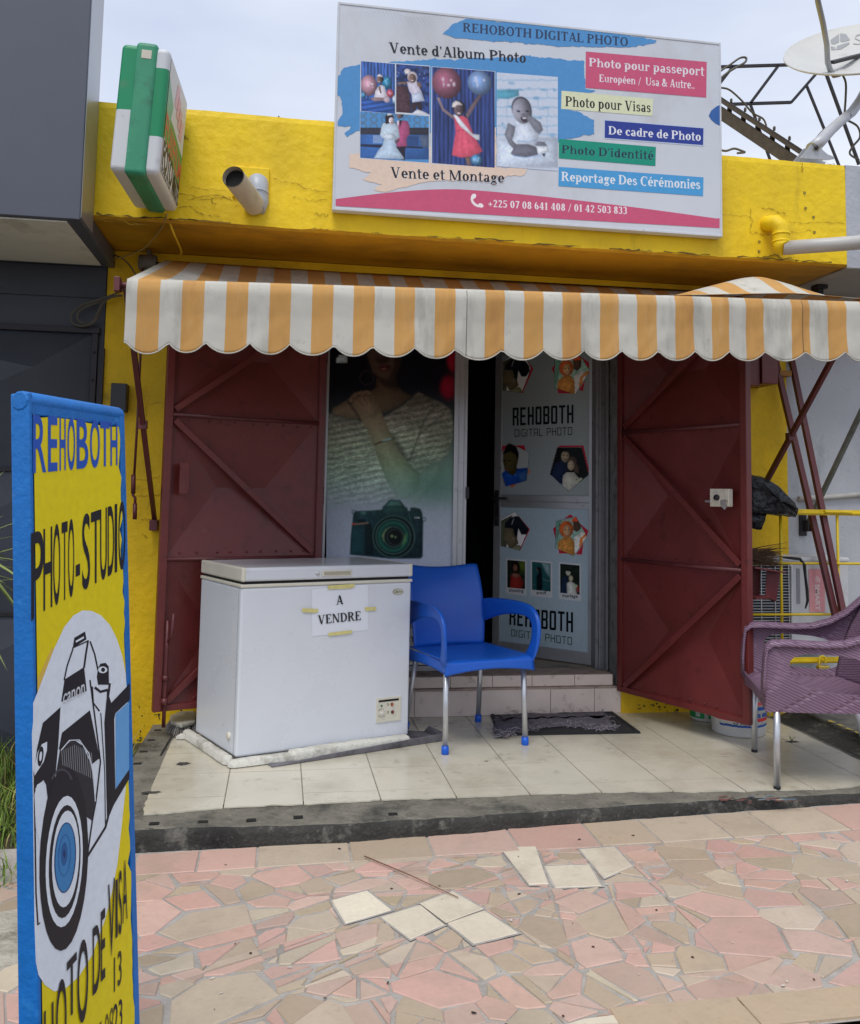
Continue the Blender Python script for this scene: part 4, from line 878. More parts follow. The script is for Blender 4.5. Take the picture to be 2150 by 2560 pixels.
pent(cB, 955, 240, 1430, 800, 54, 60, couple(120, 1.15), [(1000, 330), (1260, 270), (1410, 540), (1230, 790), (990, 680)], [([(1100, 300), (1185, 240), (1230, 275)], RED), ([(957, 430), (1000, 395), (990, 560)], RED), ([(1300, 350), (1422, 455), (1405, 530)], RED), ([(1030, 700), (1200, 755), (1040, 755)], RED), ([(1260, 765), (1360, 620), (1338, 770)], RED)])
def rc(cvt, tx, bx, topy, boty): return [cvt(bx[0], boty[0]), cvt(bx[1], boty[1]), cvt(tx[1], topy[1]), cvt(tx[0], topy[0])]
INK = (22, 28, 34)
def condensed(text, q, col, lay, w=.16):
    """tall condensed lettering with square shoulders, as on the door"""
    f = a._quad(q); n = sum(.5 if ch == ' ' else (.42 if ch == 'I' else 1) for ch in text); x = 0; T = w; H = .13*w/.16
    R = {'R': [(0,0,T,1),(0,.87,.8,1),(.8-T,.5,.8,1),(0,.42,.7,.55),(.8-T,0,.8,.43)], 'E': [(0,0,T,1),(0,.87,.74,1),(0,.44,.66,.57),(0,0,.74,.13)], 'H': [(0,0,T,1),(.8-T,0,.8,1),(0,.44,.8,.57)], 'O': [(0,.06,T,.94),(.8-T,.06,.8,.94),(.06,.87,.74,1),(.06,0,.74,.13)], 'B': [(0,0,T,1),(.8-T,.08,.8,.46),(.8-T,.56,.8,.92),(0,.87,.74,1),(0,.44,.74,.57),(0,0,.74,.13)], 'T': [(.4-T/2,0,.4+T/2,1),(0,.87,.8,1)],
         'D': [(0,0,T,1),(.8-T,.08,.8,.92),(0,.87,.74,1),(0,0,.74,.13)], 'I': [(.0,0,T,1)], 'G': [(0,.06,T,.94),(.06,.87,.78,1),(.06,0,.74,.13),(.8-T,.0,.8,.5),(.45,.42,.8,.53)], 'A': [(0,0,T,.92),(.8-T,0,.8,.92),(.06,.87,.74,1),(0,.36,.8,.48)], 'L': [(0,0,T,1),(0,0,.72,.13)], 'P': [(0,0,T,1),(.8-T,.48,.8,.94),(0,.87,.74,1),(0,.42,.74,.54)]}
    for ch in text:
        adv = .5 if ch == ' ' else (.42 if ch == 'I' else 1)
        for i, (x0, y0, x1, y1) in enumerate(R.get(ch, [])):
            y0_, y1_ = (y0, y1)
            a.uvpoly([f((x+px)/n, py) for px, py in ((x0, y0_), (x1, y0_), (x1, y1_), (x0, y1_))], col, lay, 1e-6+i*2.5e-5)
        x += adv
condensed('REHOBOTH', rc(cA, (430, 1250), (430, 1250), (838, 795), (1072, 1038)), INK, 3, .25)
condensed('DIGITAL PHOTO', rc(cA, (455, 1225), (455, 1225), (1120, 1088), (1220, 1195)), (64, 76, 74), 3, .15)
condensed('REHOBOTH', rc(cB, (390, 1245), (385, 1245), (1460, 1528), (1690, 1795)), INK, 3, .25)
condensed('DIGITAL PHOTO', rc(cB, (410, 1225), (410, 1225), (1745, 1855), (1840, 1960)), (70, 98, 84), 3, .15)
for (x0, x1, y0, y1, dx, name) in ((360, 592, 838, 1222, 26, 'shooting'), (684, 928, 862, 1252, 30, 'annif'), (1054, 1308, 888, 1292, 30, 'mariage')):
    s_ = .095; F = lambda x, y: cB(x, y+(x-x0)*s_)
    a.poly([F(x0-20, y0-22), F(x1+20, y0-22), F(x1+22, y1+62), F(x0-20, y1+62)], (206, 210, 214), 1.6)
    c = Canvas(x0, y0, x1, y1-22, 30, 46, F, (30, 40, 34)); c.img *= (1+.6*fbm(c.X/40, c.Y/40, x0))[..., None]; mx_, hh = (x0+x1)/2, y1-y0
    if name == 'shooting':
        c.disc(x1-30, y0+60, 60, 90, (96, 118, 40), 30, .8); c.poly([(x0+30, y1), (x0+50, y0+190), (mx_-10, y0+170), (x1-60, y0+190), (x1-20, y0+280), (x1-40, y1)], (150, 46, 40), 6); c.disc(mx_-10, y0+90, 58, 80, (30, 22, 22), 8); c.disc(mx_-12, y0+96, 28, 44, (134, 92, 74), 5); c.poly([(x0+50, y0+200), (mx_-30, y0+160), (mx_+40, y0+170), (x1-60, y0+200), (mx_, y0+230)], (136, 90, 72), 6)
    elif name == 'annif':
        c.put(np.ones(c.X.shape)*.8, (40, 96, 102)); c.poly([(mx_, y0), (x1, y0), (x1, y0+200), (mx_+60, y0+130)], (150, 176, 180), 10, .8); c.poly([(mx_-60, y1-20), (mx_-64, y0+200), (mx_-40, y0+140), (mx_, y0+130), (mx_+10, y0+210), (mx_+14, y1-60), (mx_-10, y1-20)], (20, 24, 34), 5); c.disc(mx_-36, y0+90, 24, 34, (120, 92, 82), 5); c.poly([(mx_-60, y0+70), (mx_-30, y0+55), (mx_, y0+80), (mx_+6, y0+190), (mx_-20, y0+150)], (20, 20, 26), 5); c.line([(mx_+20, y0+210), (mx_+80, y0+235), (x1, y0+220)], 7, (150, 150, 136), .8)
    else:
        c.poly([(x0, y1), (x0+30, y0+170), (x0+90, y0+140), (x0+120, y0+200), (x0+100, y1)], (32, 44, 66), 6); c.disc(x0+104, y0+105, 30, 42, (196, 196, 180), 4); c.poly([(x0+72, y0+90), (x0+90, y0+58), (x0+130, y0+66), (x0+136, y0+90)], (16, 16, 20), 4); c.disc(x0+140, y0+180, 26, 38, (200, 190, 160), 5); c.poly([(x0+90, y1), (x0+86, y0+250), (x0+130, y0+215), (x0+190, y0+240), (x0+230, y1)], (206, 208, 200), 5); c.disc(x0+200, y0+280, 34, 28, (180, 196, 160), 6); c.disc(x1-20, y1-90, 26, 40, (160, 40, 40), 8, .8)
    a.canvas(c, 2.4); w_ = {'shooting': (382, 572), 'annif': (742, 872), 'mariage': (1082, 1284)}[name]
    a.sans(name, [F(w_[0], y1+32-(w_[0]-x0)*.02), F(w_[1], y1+32-10), F(w_[1], y1-12-10), F(w_[0], y1-12)], (24, 24, 30), 3, .012)
r_ = np.random.default_rng(4)
for i in range(16): c = cB(r_.uniform(220, 1400), r_.uniform(700, 2000)); d = r_.uniform(-12, 12, 2); a.stroke([c, (c[0]+d[0], c[1]+abs(d[1]))], .5, (150, 166, 176), 2.2+i*.02)
a.done('printed_panel', LEAF, M_PRINTG)
b = MB()
MH = MD @ Matrix.Translation((.03, 0, leafz(cB(100, 90))))
b.box((-.018, -.012, -.16), (.018, 0, .09), 0, MH); b.box((-.01, -.05, .02), (.01, -.012, .045), 0, MH); b.box((-.012, -.058, .026), (.11, -.045, .042), 0, MH); b.lathe([(.0, .0), (.011, .0), (.011, .012), (0, .012)], 12, MH @ Matrix.Translation((0, -.012, -.10)) @ Matrix.Rotation(math.pi/2, 4, 'X'))
build('handle', b, M_STEEL, LEAF, bevel=.003)
b = MB(); b.box((1.352, YG-.045, 1.30), (1.372, YG-.02, 1.375)); build('lock_keep', b, M_STEEL, SHOP, bevel=.003)

# ------------------------------------------------------------------ the two maroon steel security doors, swung right open
def secdoor(h, e, label, diag, hinge_flip):
    """h hinge corner, e free-edge corner (plan); panels are shallow sunk pyramids in an angle-iron frame"""
    h, e = np.array(h), np.array(e); w = float(np.linalg.norm(e-h)); u = np.array([*(e-h)/w, 0]); z = np.array((0, 0, 1.)); n = np.cross(u, z)
    if np.dot(n[:2], CAM[:2]-h) < 0: n = -n
    M = frameM(np.array([h[0], h[1], 0]), u, -n, z); T = lambda x, d, zz: M @ Vector((x, d, zz))
    Z = [.142, .945, 1.735, 2.42]; b = MB()
    for z0, z1 in zip(Z[:-1], Z[1:]):
        a0, a1, zm = .03, w-.03, (z0+z1)/2; c0, c1, dp = w*.36, w*.66, .052; nx, nz = 24, 20
        def hip(uu, vv):
            x, zz = a0+(a1-a0)*uu, z0+.015+(z1-z0-.03)*vv
            tz = 1-abs(vv-.5)*2; tx = min((x-a0)/(c0-a0), (a1-x)/(a1-c1), 1)
            return T(x, .012+dp*max(0, min(tz, tx))+.0015*n1(x*6+zz*9, 2), zz)
        V = [T(a0, .012, z0+.001), T(a1, .012, z0+.001), T(a1, .012, z1-.001), T(a0, .012, z1-.001), T(c0, .012+dp, zm), T(c1, .012+dp, zm)]
        Vb = [M @ (M.inverted() @ v + Vector((0, .003, 0))) for v in V]
        F = [(0, 1, 5, 4), (1, 2, 5), (2, 3, 4, 5), (3, 0, 4)]
        b.add(V, F); b.add(Vb, [tuple(reversed(f)) for f in F])
    for x0, x1 in ((0, .034), (w-.042, w)): b.box((x0, -.012, Z[0]-.004), (x1, .032, Z[-1]), 0, M)
    for zz in (Z[0], Z[-1]): b.box((.034, -.010, zz-.004), (w-.042, .030, zz+.028), 0, M)
    for k in range(26):                                        # weld spots along the rails
        zz = Z[1]+.035 if k < 9 else (Z[2]-.028 if k < 18 else Z[0]+.05); x = .08+(w-.16)*((k % 9)+.5*n1(k*3.3, 4))/8.6
        b.lathe([(0, .004), (.005, .003), (.007, 0)], 8, M @ Matrix.Translation((x, .010, zz)) @ Matrix.Rotation(math.pi/2, 4, 'X'))
    d = build('security_door', b, M_MAR, SHOP, bevel=.0025, label=label)
    for zz in Z[1:3]:
        b = MB(); b.tube([T(.034, -.002, zz), T(w*.5, -.004, zz-.002), T(w-.042, -.002, zz)], .011, 10); build('crossbar', b, M_MARB, d)
    for k, up in enumerate(diag):
        z0, z1 = Z[k]+.03, Z[k+1]-.03; p, q = (T(.05, -.004, z0), T(w-.055, -.004, z1)) if up else (T(.05, -.004, z1), T(w-.055, -.004, z0))
        b = MB(); b.bar(p, q, .034, .008, n, 0); sv = (q-p).normalized().cross(Vector(n)); b.bar(p+sv*.015-Vector(n)*.010, q+sv*.015-Vector(n)*.010, .005, .022, n); build('diagonal_brace', b, M_MAR, d, bevel=.002)
    for zz in (.35, 1.25, 2.1): build('hinge', MB().tube([T(-.006, .01, zz), T(-.006, .01, zz+.11)], .011, 10), M_MARB, d)
    return d, T, w, n
DL, TL_, wL, nL = secdoor((.438, 1.268), (-.442, .958), 'maroon steel door leaf opened against the left wall behind the freezer', [0, 1, 0], 1)
b = MB(); b.box((0, 0, 0), (.05, .022, .17), 0, Matrix.Translation(TL_(wL-.085, -.032, 1.30)) @ Matrix.Rotation(math.atan2(.31, .88), 4, 'Z')); b.box((.038, -.003, .005), (.052, .026, .165), 0, Matrix.Translation(TL_(wL-.085, -.032, 1.30)) @ Matrix.Rotation(math.atan2(.31, .88), 4, 'Z')); build('lock_box', b, M_MAR, DL, bevel=.003)
b = MB(); b.tube([TL_(wL-.055, -.026, z) for z in (.06, .2, .45, .62)], .010, 10); b.tube([TL_(wL-.055, -.026, .5), TL_(wL-.075, -.05, .55), TL_(wL-.078, -.055, .66)], .008, 8); b.tube([TL_(wL-.055, -.026, .17), TL_(wL-.055, -.026, .21)], .017, 10); b.tube([TL_(wL-.055, -.026, .30), TL_(wL-.055, -.026, .33)], .016, 10); build('floor_bolt', b, M_MARB, DL)
DR, TR_, wR, nR = secdoor((2.288, 1.262), (2.680, .388), 'maroon steel door leaf with cream lock, opened towards the street', [1, 0, 1], 1)
LZ = 1.285
ML = frameM(TR_(wR-.215, -.014, LZ), np.array((*(np.array((2.680, .388))-np.array((2.288, 1.262)))/wR, 0)), -nR, np.array((0, 0, 1.)))
b = MB(); b.box((0, -.034, 0), (.125, 0, .098), 0, ML); b.box((.10, -.037, .004), (.128, -.001, .094), 0, ML)
for x, z in ((.014, .012), (.014, .086), (.09, .012), (.09, .086)): b.lathe([(0, .003), (.005, .002), (.006, 0)], 8, ML @ Matrix.Translation((x, -.034, z)) @ Matrix.Rotation(math.pi/2, 4, 'X'))
LK = build('lock', b, mat('cream_enamel', (222, 214, 196), .4, var=.08, vscale=40, dirt=((120, 92, 74), 50, .58, .74)), DR, bevel=.004)
b = MB(); b.lathe([(0, .016), (.013, .016), (.016, .012), (.016, 0)], 20, ML @ Matrix.Translation((.05, -.034, .05)) @ Matrix.Rotation(math.pi/2, 4, 'X')); build('lock_cylinder', b, M_STEEL, DR); b = MB(); b.box((-.045, -.02, .022), (-.001, -.012, .034), 0, ML); build('lock_bolt', b, M_CHROME, DR, bevel=.001)
b = MB(); b.box((.118, -.075, .030), (.122, -.036, .038), 0, ML); b.prism([ML @ Vector(p) for p in ((.104, -.078, .036), (.128, -.074, .040), (.152, -.082, .002), (.140, -.088, -.016), (.114, -.086, .004))], ML.to_3x3() @ Vector((0, .003, 0))); build('key', b, M_CHROME, DR)

# ------------------------------------------------------------------ striped awning on drop arms
AW = thing('awning', 'orange and white striped canvas awning with scalloped front edge', 'awning', (1.3, .6, 2.3))
c4, c5 = crop(250, 600, 1.764), crop(1150, 600, 1.764)
VX = [-.506]+[float(atY(c4(x, 330), 0)[0]) for x in (165, 265, 362, 460, 556, 652, 747, 840, 933, 1026, 1115, 1207, 1296, 1384, 1472, 1562)]+[float(atY(c5(x, 380), 0)[0]) for x in (105, 190, 275, 360, 443, 525, 608, 690, 770, 856, 938, 1018, 1098, 1174, 1248, 1325, 1448, 1527, 1606, 1688)]
VX += [VX[-1]+.082, VX[-1]+.164]
XR = VX[-1]
CUSP = [float(atY(p, 0)[0]) for p in [c4(120, 465), c4(300, 455), c4(467, 452), c4(663, 452), c4(837, 456), c4(1030, 462), c4(1198, 468), c4(1384, 468), c4(1563, 474), c5(180, 486), c5(360, 486), c5(538, 484), c5(700, 484), c5(862, 487), c5(1022, 487), c5(1173, 490), c5(1330, 487), c5(1507, 488), c5(1678, 488)]]
CUSP += [CUSP[-1]+.17, CUSP[-1]+.34]
ztop = lambda x: 2.254+.0250*(x+.506)
zcus = lambda x: float(np.interp(x, [-.506, 1.1, 3.2], [1.975, 2.005, 2.086]))
xs, own = [], []
for i in range(len(VX)-1):
    n = 6
    for k in range(n): xs.append(VX[i]+(VX[i+1]-VX[i])*k/n); own.append(i % 2)
xs.append(XR); xs = sorted(set(xs)); xs = np.array(xs)
own = [next(i for i in range(len(VX)-1) if VX[i] <= (xs[k]+xs[k+1])/2 <= VX[i+1]) % 2 for k in range(len(xs)-1)]
def vbot(x):
    j = max(0, min(len(CUSP)-2, int(np.searchsorted(CUSP, x)-1))); t = (x-CUSP[j])/(CUSP[j+1]-CUSP[j]); t = min(1, max(0, t))
    return zcus(x)-.048*(1-abs(2*t-1)**2.2) - (.0 if j else .01)
def valance(i, v):
    x = xs[i]; z0, z1 = ztop(x), vbot(x); z = z0+(z1-z0)*v
    rip = .016*n1(x*1.7, 3)*(.3+v)+.008*n1(x*6+v*2, 5)*v+.004*n1(x*17+v*5, 8)*(v > .15); bul = .016*math.sin(min(1, v*6)*math.pi/2) if v < .17 else .016-.010*min(1, (v-.17)*3)
    return (x, -.014-bul*1.0+rip*v-.012*v, z)
NV = 22; b = MB(); vs = [valance(i, j/NV) for j in range(NV+1) for i in range(len(xs))]
b.add(vs, []); nX = len(xs)
for j in range(NV):
    for i in range(nX-1): b.f.append((j*nX+i, j*nX+i+1, (j+1)*nX+i+1, (j+1)*nX+i)); b.mi.append(own[i]); b.c.append(None); b.smooth.append(True)
def canvas_mat(name, rgb, d):
    m = mat(name, rgb, .72, var=.07, vscale=7, bump=.25, bscale=240, bdist=.0012, dirt=d); n = m.node_tree.nodes; l = m.node_tree.links
    p = n['Principled BSDF']; o = n['Material Output']; t = n.new('ShaderNodeBsdfTranslucent'); mxs = n.new('ShaderNodeMixShader'); mxs.inputs['Fac'].default_value = .16
    src = p.inputs['Base Color'].links[0].from_socket; l.new(src, t.inputs['Color']); l.new(p.outputs['BSDF'], mxs.inputs[1]); l.new(t.outputs['BSDF'], mxs.inputs[2]); l.new(mxs.outputs['Shader'], o.inputs['Surface'])
    return m
M_CW = canvas_mat('off_white_canvas', (206, 203, 192), [((146, 142, 130), 3.0, .50, .76, (1.6, 1, .35)), ((158, 152, 138), 14, .6, .8), ((120, 116, 108), 40, .68, .80)])
M_CO = canvas_mat('orange_canvas', (208, 158, 88), [((176, 124, 72), 3.0, .5, .78, (1.6, 1, .35)), ((214, 176, 124), 7, .54, .8, (2, 1, .4)), ((150, 108, 70), 40, .68, .82)])
build('valance', b, [M_CW, M_CO], AW, solid=.0016, recalc=False)
b = MB(); b.tube([(x, valance(i, 1)[1], vbot(x)) for i, x in enumerate(xs)], .0032, 6); build('piping', b, M_CW, AW)
for sx in (VX[16]+.055, VX[33]+.06):
    b = MB(); b.tube([(sx, valance(int(np.argmin(abs(xs-sx))), v)[1]-.0022, ztop(sx)+(vbot(sx)-ztop(sx))*v) for v in np.linspace(.02, .99, 12)], .0013, 5)
    build('seam', b, mat('dark_thread', (86, 82, 76), .9), AW)
def roof(i, v):
    x = xs[i]; z0 = ztop(x)-.002; zb = float(np.interp(x, [-.5, 1.1, 2.7, 3.2], [2.640, 2.630, 2.640, 2.650])); y = -.012+1.165*v
    el = min((x+.506)/.50, 1); sag = max(0, min(1, el)); sag = sag*sag*(3-2*sag)
    z = z0+(zb-z0)*v-.105*sag*math.sin(math.pi*min(1, v*1.02))**.8*(1.15-.4*v)+.225*max(0, 1-math.hypot(x-2.72, .07)/.76)*math.exp(-((y-.36)/.28)**2)+.004*n1(x*3+v*2, 7)*math.sin(math.pi*v)
    xi = x+.07*v*(x < -.49)*0
    return (x+(-.506-x)*0, y, z)
b = MB(); NR = 24; b.add([roof(i, j/NR) for j in range(NR+1) for i in range(nX)], [])
for j in range(NR):
    for i in range(nX-1): b.f.append((j*nX+i, j*nX+i+1, (j+1)*nX+i+1, (j+1)*nX+i)); b.mi.append(own[i]); b.c.append(None); b.smooth.append(True)
build('roof_fabric', b, [M_CW, M_CO], AW, solid=.0016, recalc=False)
b = MB(); b.tube([(-.545, .016, ztop(-.545)-.026), (XR, .016, ztop(XR)-.026)], .017, 12); b.box((-.56, -.03, ztop(-.5)-.06), (-.535, .02, ztop(-.5)+.004)); build('front_bar', b, M_MARB, AW, bevel=.002)
b = MB(); b.tube([(-.56, 1.185, 2.612), (3.16, 1.185, 2.634)], .024, 14); build('roller', b, M_STEEL, AW)
for x, z in ((-.60, 2.622), (3.19, 2.672)):
    b = MB(); b.lathe([(0, -.05), (.042, -.05), (.048, -.042), (.048, .042), (.042, .05), (0, .05)], 18, Matrix.Translation((x, 1.165, z)) @ Matrix.Rotation(math.pi/2, 4, 'Y')); b.box((x-.008, 1.15, z+.03), (x+.012, 1.27, 2.70)); b.box((x-.022, 1.245, z-.10), (x+.022, 1.268, z+.02))
    build('roller_bracket', b, mat('weathered_bracket', (104, 100, 92), .7, metal=.2, var=.3, vscale=30), AW, bevel=.003)
for x0, x1 in ((-.51, -.515), (3.10, 3.10)):
    b = MB(); b.bar((x0, 1.235, 1.145), (x1, .015, ztop(x1)-.03), .030, .024, (1, 0, 0)); b.box((x0-.022, 1.18, 1.09), (x0+.022, 1.268, 1.15)); b.lathe([(0, -.026), (.02, -.026), (.02, .026), (0, .026)], 12, Matrix.Translation((x0, 1.225, 1.13)) @ Matrix.Rotation(math.pi/2, 4, 'Y')); q = Vector((x0, 1.235, 1.145)).lerp(Vector((x1, .015, ztop(x1)-.03)), .47); b.box((q.x-.021, q.y-.02, q.z-.022), (q.x+.021, q.y+.02, q.z+.022))
    build('drop_arm', b, M_MARB, AW, bevel=.002)
cX = crop(150, 580, 4.41); cW = crop(250, 950, 5.25)
qs = [atY(p, 1.12) for p in (cX(915, 400), cX(890, 1290), cW(490, 560), cW(450, 1240))]
b = MB(); b.tube(qs, .007, 8); q2 = [atY(p, 1.12) for p in (cW(440, 1240), cW(436, 1490))]; b.tube(q2, .0125, 10); q3 = [atY(p, 1.12) for p in (cW(436, 1490), cW(436, 1515), cW(462, 1545), cW(460, 1640))]; b.tube(q3, .008, 8); q4 = [atY(p, 1.12) for p in (cW(460, 1620), cW(456, 1830))]; b.tube(q4, .0115, 10); build('crank_handle', b, M_MARB, AW)
# ------------------------------------------------------------------ big printed board above the canopy
B1 = crop(820, 0, 1.764)
BY = .553; BX0, BX1, BZ0, BZ1 = .424, 2.624, 2.826, 3.951
BOARD = thing('advertising_board', 'large white printed board with portraits above the yellow parapet', 'board', (1.5, .58, 2.83))
b = MB(); b.grid(lambda u, v: (BX0+(BX1-BX0)*u, BY+.0006*n1(u*3+v*2, 4), BZ0+(BZ1-BZ0)*v), 40, 20)
build('face_sheet', b, mat('white_flex_sheet', (206, 211, 220), .5, var=.04, vscale=2, dirt=[((176, 176, 172), 1.3, .5, .8, (1, 1, .6)), ((150, 146, 136), 12, .68, .84)]), BOARD, recalc=False)
b = MB()
for lo, hi in (((BX0-.006, BY-.004, BZ0-.012), (BX0+.004, BY+.05, BZ1+.012)), ((BX1-.004, BY-.004, BZ0-.012), (BX1+.006, BY+.05, BZ1+.012)), ((BX0+.004, BY-.003, BZ0-.012), (BX1-.004, BY+.05, BZ0+.002)), ((BX0+.004, BY-.003, BZ1-.002), (BX1-.004, BY+.05, BZ1+.012)), ((BX0+.004, BY+.02, BZ0+.002), (BX1-.004, BY+.045, BZ1-.002))): b.box(lo, hi)
for x in (.9, 1.55, 2.2): b.box((x-.02, BY+.05, 3.0), (x+.02, BY+.09, 3.9))
build('board_frame', b, mat('white_board_edge', (204, 208, 214), .5, var=.06, vscale=16, dirt=((150, 146, 138), 16, .62, .8)), BOARD, bevel=.002)
PLB = Plane((0, BY-.0011, 0), (1, 0, 0), (0, 0, 1)); a = Art(PLB, B1); r_ = np.random.default_rng(21)
def brushy(pts, col, lay, rough=6, n=9, sd=0):
    """torn brush-stroke outline"""
    r = np.random.default_rng(sd); Q = []
    for (x0, y0), (x1, y1) in zip(pts, pts[1:]+pts[:1]):
        d = math.hypot(x1-x0, y1-y0); m = max(2, int(d/n)); e = np.array((y1-y0, x0-x1))/max(d, 1); dv = 0
        for k in range(m): t = k/m; dv = dv*.7+r.normal(0, rough*.5); Q.append((x0+(x1-x0)*t+e[0]*dv, y0+(y1-y0)*t+e[1]*dv))
    a.poly(Q, col, lay)
BLUE = (82, 148, 206); PEACH = (232, 208, 190); PINK = (206, 88, 124)
for i in range(13):
    for j in range(30): c = (70+j*17+i*5, 40+i*8.5+j*1.6+8*math.sin(j*.45+i*.3)); rr = 2.1*max(0, 1-((j-16)/18)**2)*(1-i/15); (a.disc(c[0], c[1], rr, rr, (178, 188, 204), .5) if rr > .5 and c[0] < 560 else None)
brushy([(545, 110), (610, 83), (780, 96), (1000, 112), (1240, 140), (1450, 178), (1440, 190), (1390, 200), (1325, 210), (1050, 206), (860, 190), (640, 175), (560, 168), (505, 150)], BLUE, 1, 3, 8, 1)
brushy([(36, 345), (70, 300), (140, 284), (300, 272), (480, 262), (640, 258), (900, 248), (1130, 270), (1135, 390), (1180, 398), (1030, 470), (1120, 500), (1170, 530), (1175, 590), (1090, 608), (1020, 615), (1000, 640), (700, 600), (420, 580), (120, 580), (85, 604), (75, 590), (104, 555), (40, 552), (64, 500), (60, 440), (40, 420)], BLUE, 1, 4, 8, 2)
brushy([(94, 680), (200, 664), (460, 640), (740, 560), (740, 738), (878, 745), (870, 766), (720, 790), (470, 798), (380, 815), (240, 845), (205, 840), (240, 815), (150, 790), (190, 760), (95, 740)], PEACH, 1.6, 4, 9, 3)
a.poly([(34, 878)]+[(34+x, 878-44*math.sin(min(1, x/520)*math.pi/2)+(0 if x < 520 else (x-520)**1.28*.0155)) for x in range(60, 1700, 60)]+[(1727, 962), (1727, 1006), (900, 958), (34, 908)], PINK, 2)
a.poly([(1729, 462), (1712, 470), (1690, 488), (1679, 510), (1690, 528), (1708, 544), (1728, 554)], (52, 100, 168), 2)
a.serif('REHOBOTH DIGITAL PHOTO', [(594, 140), (1324, 205), (1324, 166), (594, 100)], (46, 64, 96), 4)
a.serif("Vente d'Album Photo", [(272, 232), (874, 278), (874, 232), (268, 186)], (36, 38, 48), 4)
a.serif('Vente et Montage', [(278, 784), (778, 806), (778, 762), (275, 736)], (40, 34, 44), 4, (224, 222, 224))
a.poly([(1137, 227), (1670, 273), (1668, 430), (1136, 387)], PINK, 2)
a.serif('Photo pour passeport', [(1150, 292), (1660, 335), (1660, 294), (1150, 255)], (232, 226, 232), 4)
a.serif('Européen /  Usa & Autre..', [(1195, 360), (1617, 392), (1617, 356), (1195, 328)], (236, 226, 232), 4)
a.poly([(1030, 400), (1434, 436), (1430, 512), (1028, 480)], (222, 226, 190), 2)
a.serif('Photo pour Visas', [(1046, 468), (1424, 496), (1424, 452), (1046, 424)], (30, 32, 38), 4)
a.poly([(1217, 527), (1660, 562), (1658, 645), (1216, 612)], (196, 208, 228), 1.8); a.poly([(1221, 531), (1656, 566), (1654, 640), (1220, 608)], (42, 62, 150), 2.4)
a.serif('De cadre de Photo', [(1236, 592), (1645, 622), (1645, 584), (1236, 556)], (232, 234, 242), 4)
a.poly([(1018, 612), (1446, 648), (1444, 732), (1018, 698)], (14, 148, 124), 2)
a.serif("Photo D'identité", [(1030, 676), (1436, 706), (1436, 666), (1030, 640)], (30, 56, 76), 4, (60, 160, 146))
a.poly([(1018, 736), (1656, 782), (1654, 865), (1016, 820)], (76, 160, 218), 2)
a.serif('Reportage Des Cérémonies', [(1028, 797), (1642, 834), (1642, 792), (1028, 757)], (230, 236, 244), 4, (108, 176, 222))
a.serif('+225 07 08 641 408 / 01 42 503 833', [(705, 912), (1320, 945), (1320, 913), (705, 880)], (240, 230, 236), 4)
a.stroke([(642, 866), (634, 876), (637, 890), (648, 902), (662, 909), (672, 908)], 11, (244, 236, 240), 3); a.disc(642, 866, 13, 10, (244, 236, 240), 3.2, -.9); a.disc(674, 906, 12, 9, (244, 236, 240), 3.2, .5)
# the four pictures, painted in the coordinates of the enlarged photograph
V1, V2 = crop(880, 140, 7.35), crop(1070, 160, 5.04)
def warp(x0, y0, x1, y1, tl, tr, br, bl, cvt):
    return lambda x, y: cvt(*[(tl[i]*(1-(x-x0)/(x1-x0))+tr[i]*((x-x0)/(x1-x0)))*(1-(y-y0)/(y1-y0))+(bl[i]*(1-(x-x0)/(x1-x0))+br[i]*((x-x0)/(x1-x0)))*((y-y0)/(y1-y0)) for i in (0, 1)])
def pic(x0, y0, x1, y1, sl, cvt, w, h, paint, lay=3):
    """picture whose top edge drops by sl towards its right side"""
    f = lambda x, y: cvt(x, y+sl*(x-x0)/(x1-x0)); c = Canvas(x0, y0, x1, y1, w, h, lambda x, y: f(x, y), (40, 60, 110)); c.off = lambda P: [(x, y-sl*(x-x0)/(x1-x0)) for x, y in P]
    paint(c); old = a.cv; a.cv = lambda x, y: (x, y); a.canvas(c, lay); a.cv = old
SK = (122, 98, 92)
def curtain(c, col, s1, s2):
    c.img[:] = col; c.img *= (1+.42*fbm(c.X/s1, c.Y/s2, 3)+.22*np.sin(c.X/s1*3.1+2*fbm(c.X/s1/3, c.Y/s2, 5)))[..., None]
def ball(c, x, y, rx, ry, col, sd=1):
    P = c.off([(x, y)])[0]; c.disc(P[0], P[1], rx, ry, lambda X_, Y_: np.array(col, float)*(1.16-.42*np.hypot((X_-P[0]+rx*.2)/rx, (Y_-P[1]+ry*.3)/ry)[..., None]), 6)
    r = np.random.default_rng(sd)
    for k in range(5): c.disc(P[0]+r.uniform(-.5, .5)*rx, P[1]+r.uniform(-.55, .2)*ry, rx*r.uniform(.05, .12), rx*r.uniform(.07, .15), (230, 226, 236), 9, .8)
def face(c, x, y, rx, ry, col, sm=True):
    P = c.off([(x, y)])[0]; c.disc(P[0], P[1], rx, ry, lambda X_, Y_: np.array(col, float)*(1.2-.45*((X_-P[0])/rx*.7+.3)[..., None]), 5)
    for e in (-.36, .36): c.disc(P[0]+e*rx, P[1]-.08*ry, rx*.15, ry*.08, (30, 26, 34), 3)
    c.disc(P[0], P[1]+.18*ry, rx*.16, ry*.09, tuple(.75*v for v in col), 4, .8)
    c.disc(P[0], P[1]+.5*ry, rx*.36, ry*.13, (222, 206, 210) if sm else (110, 70, 76), 4)
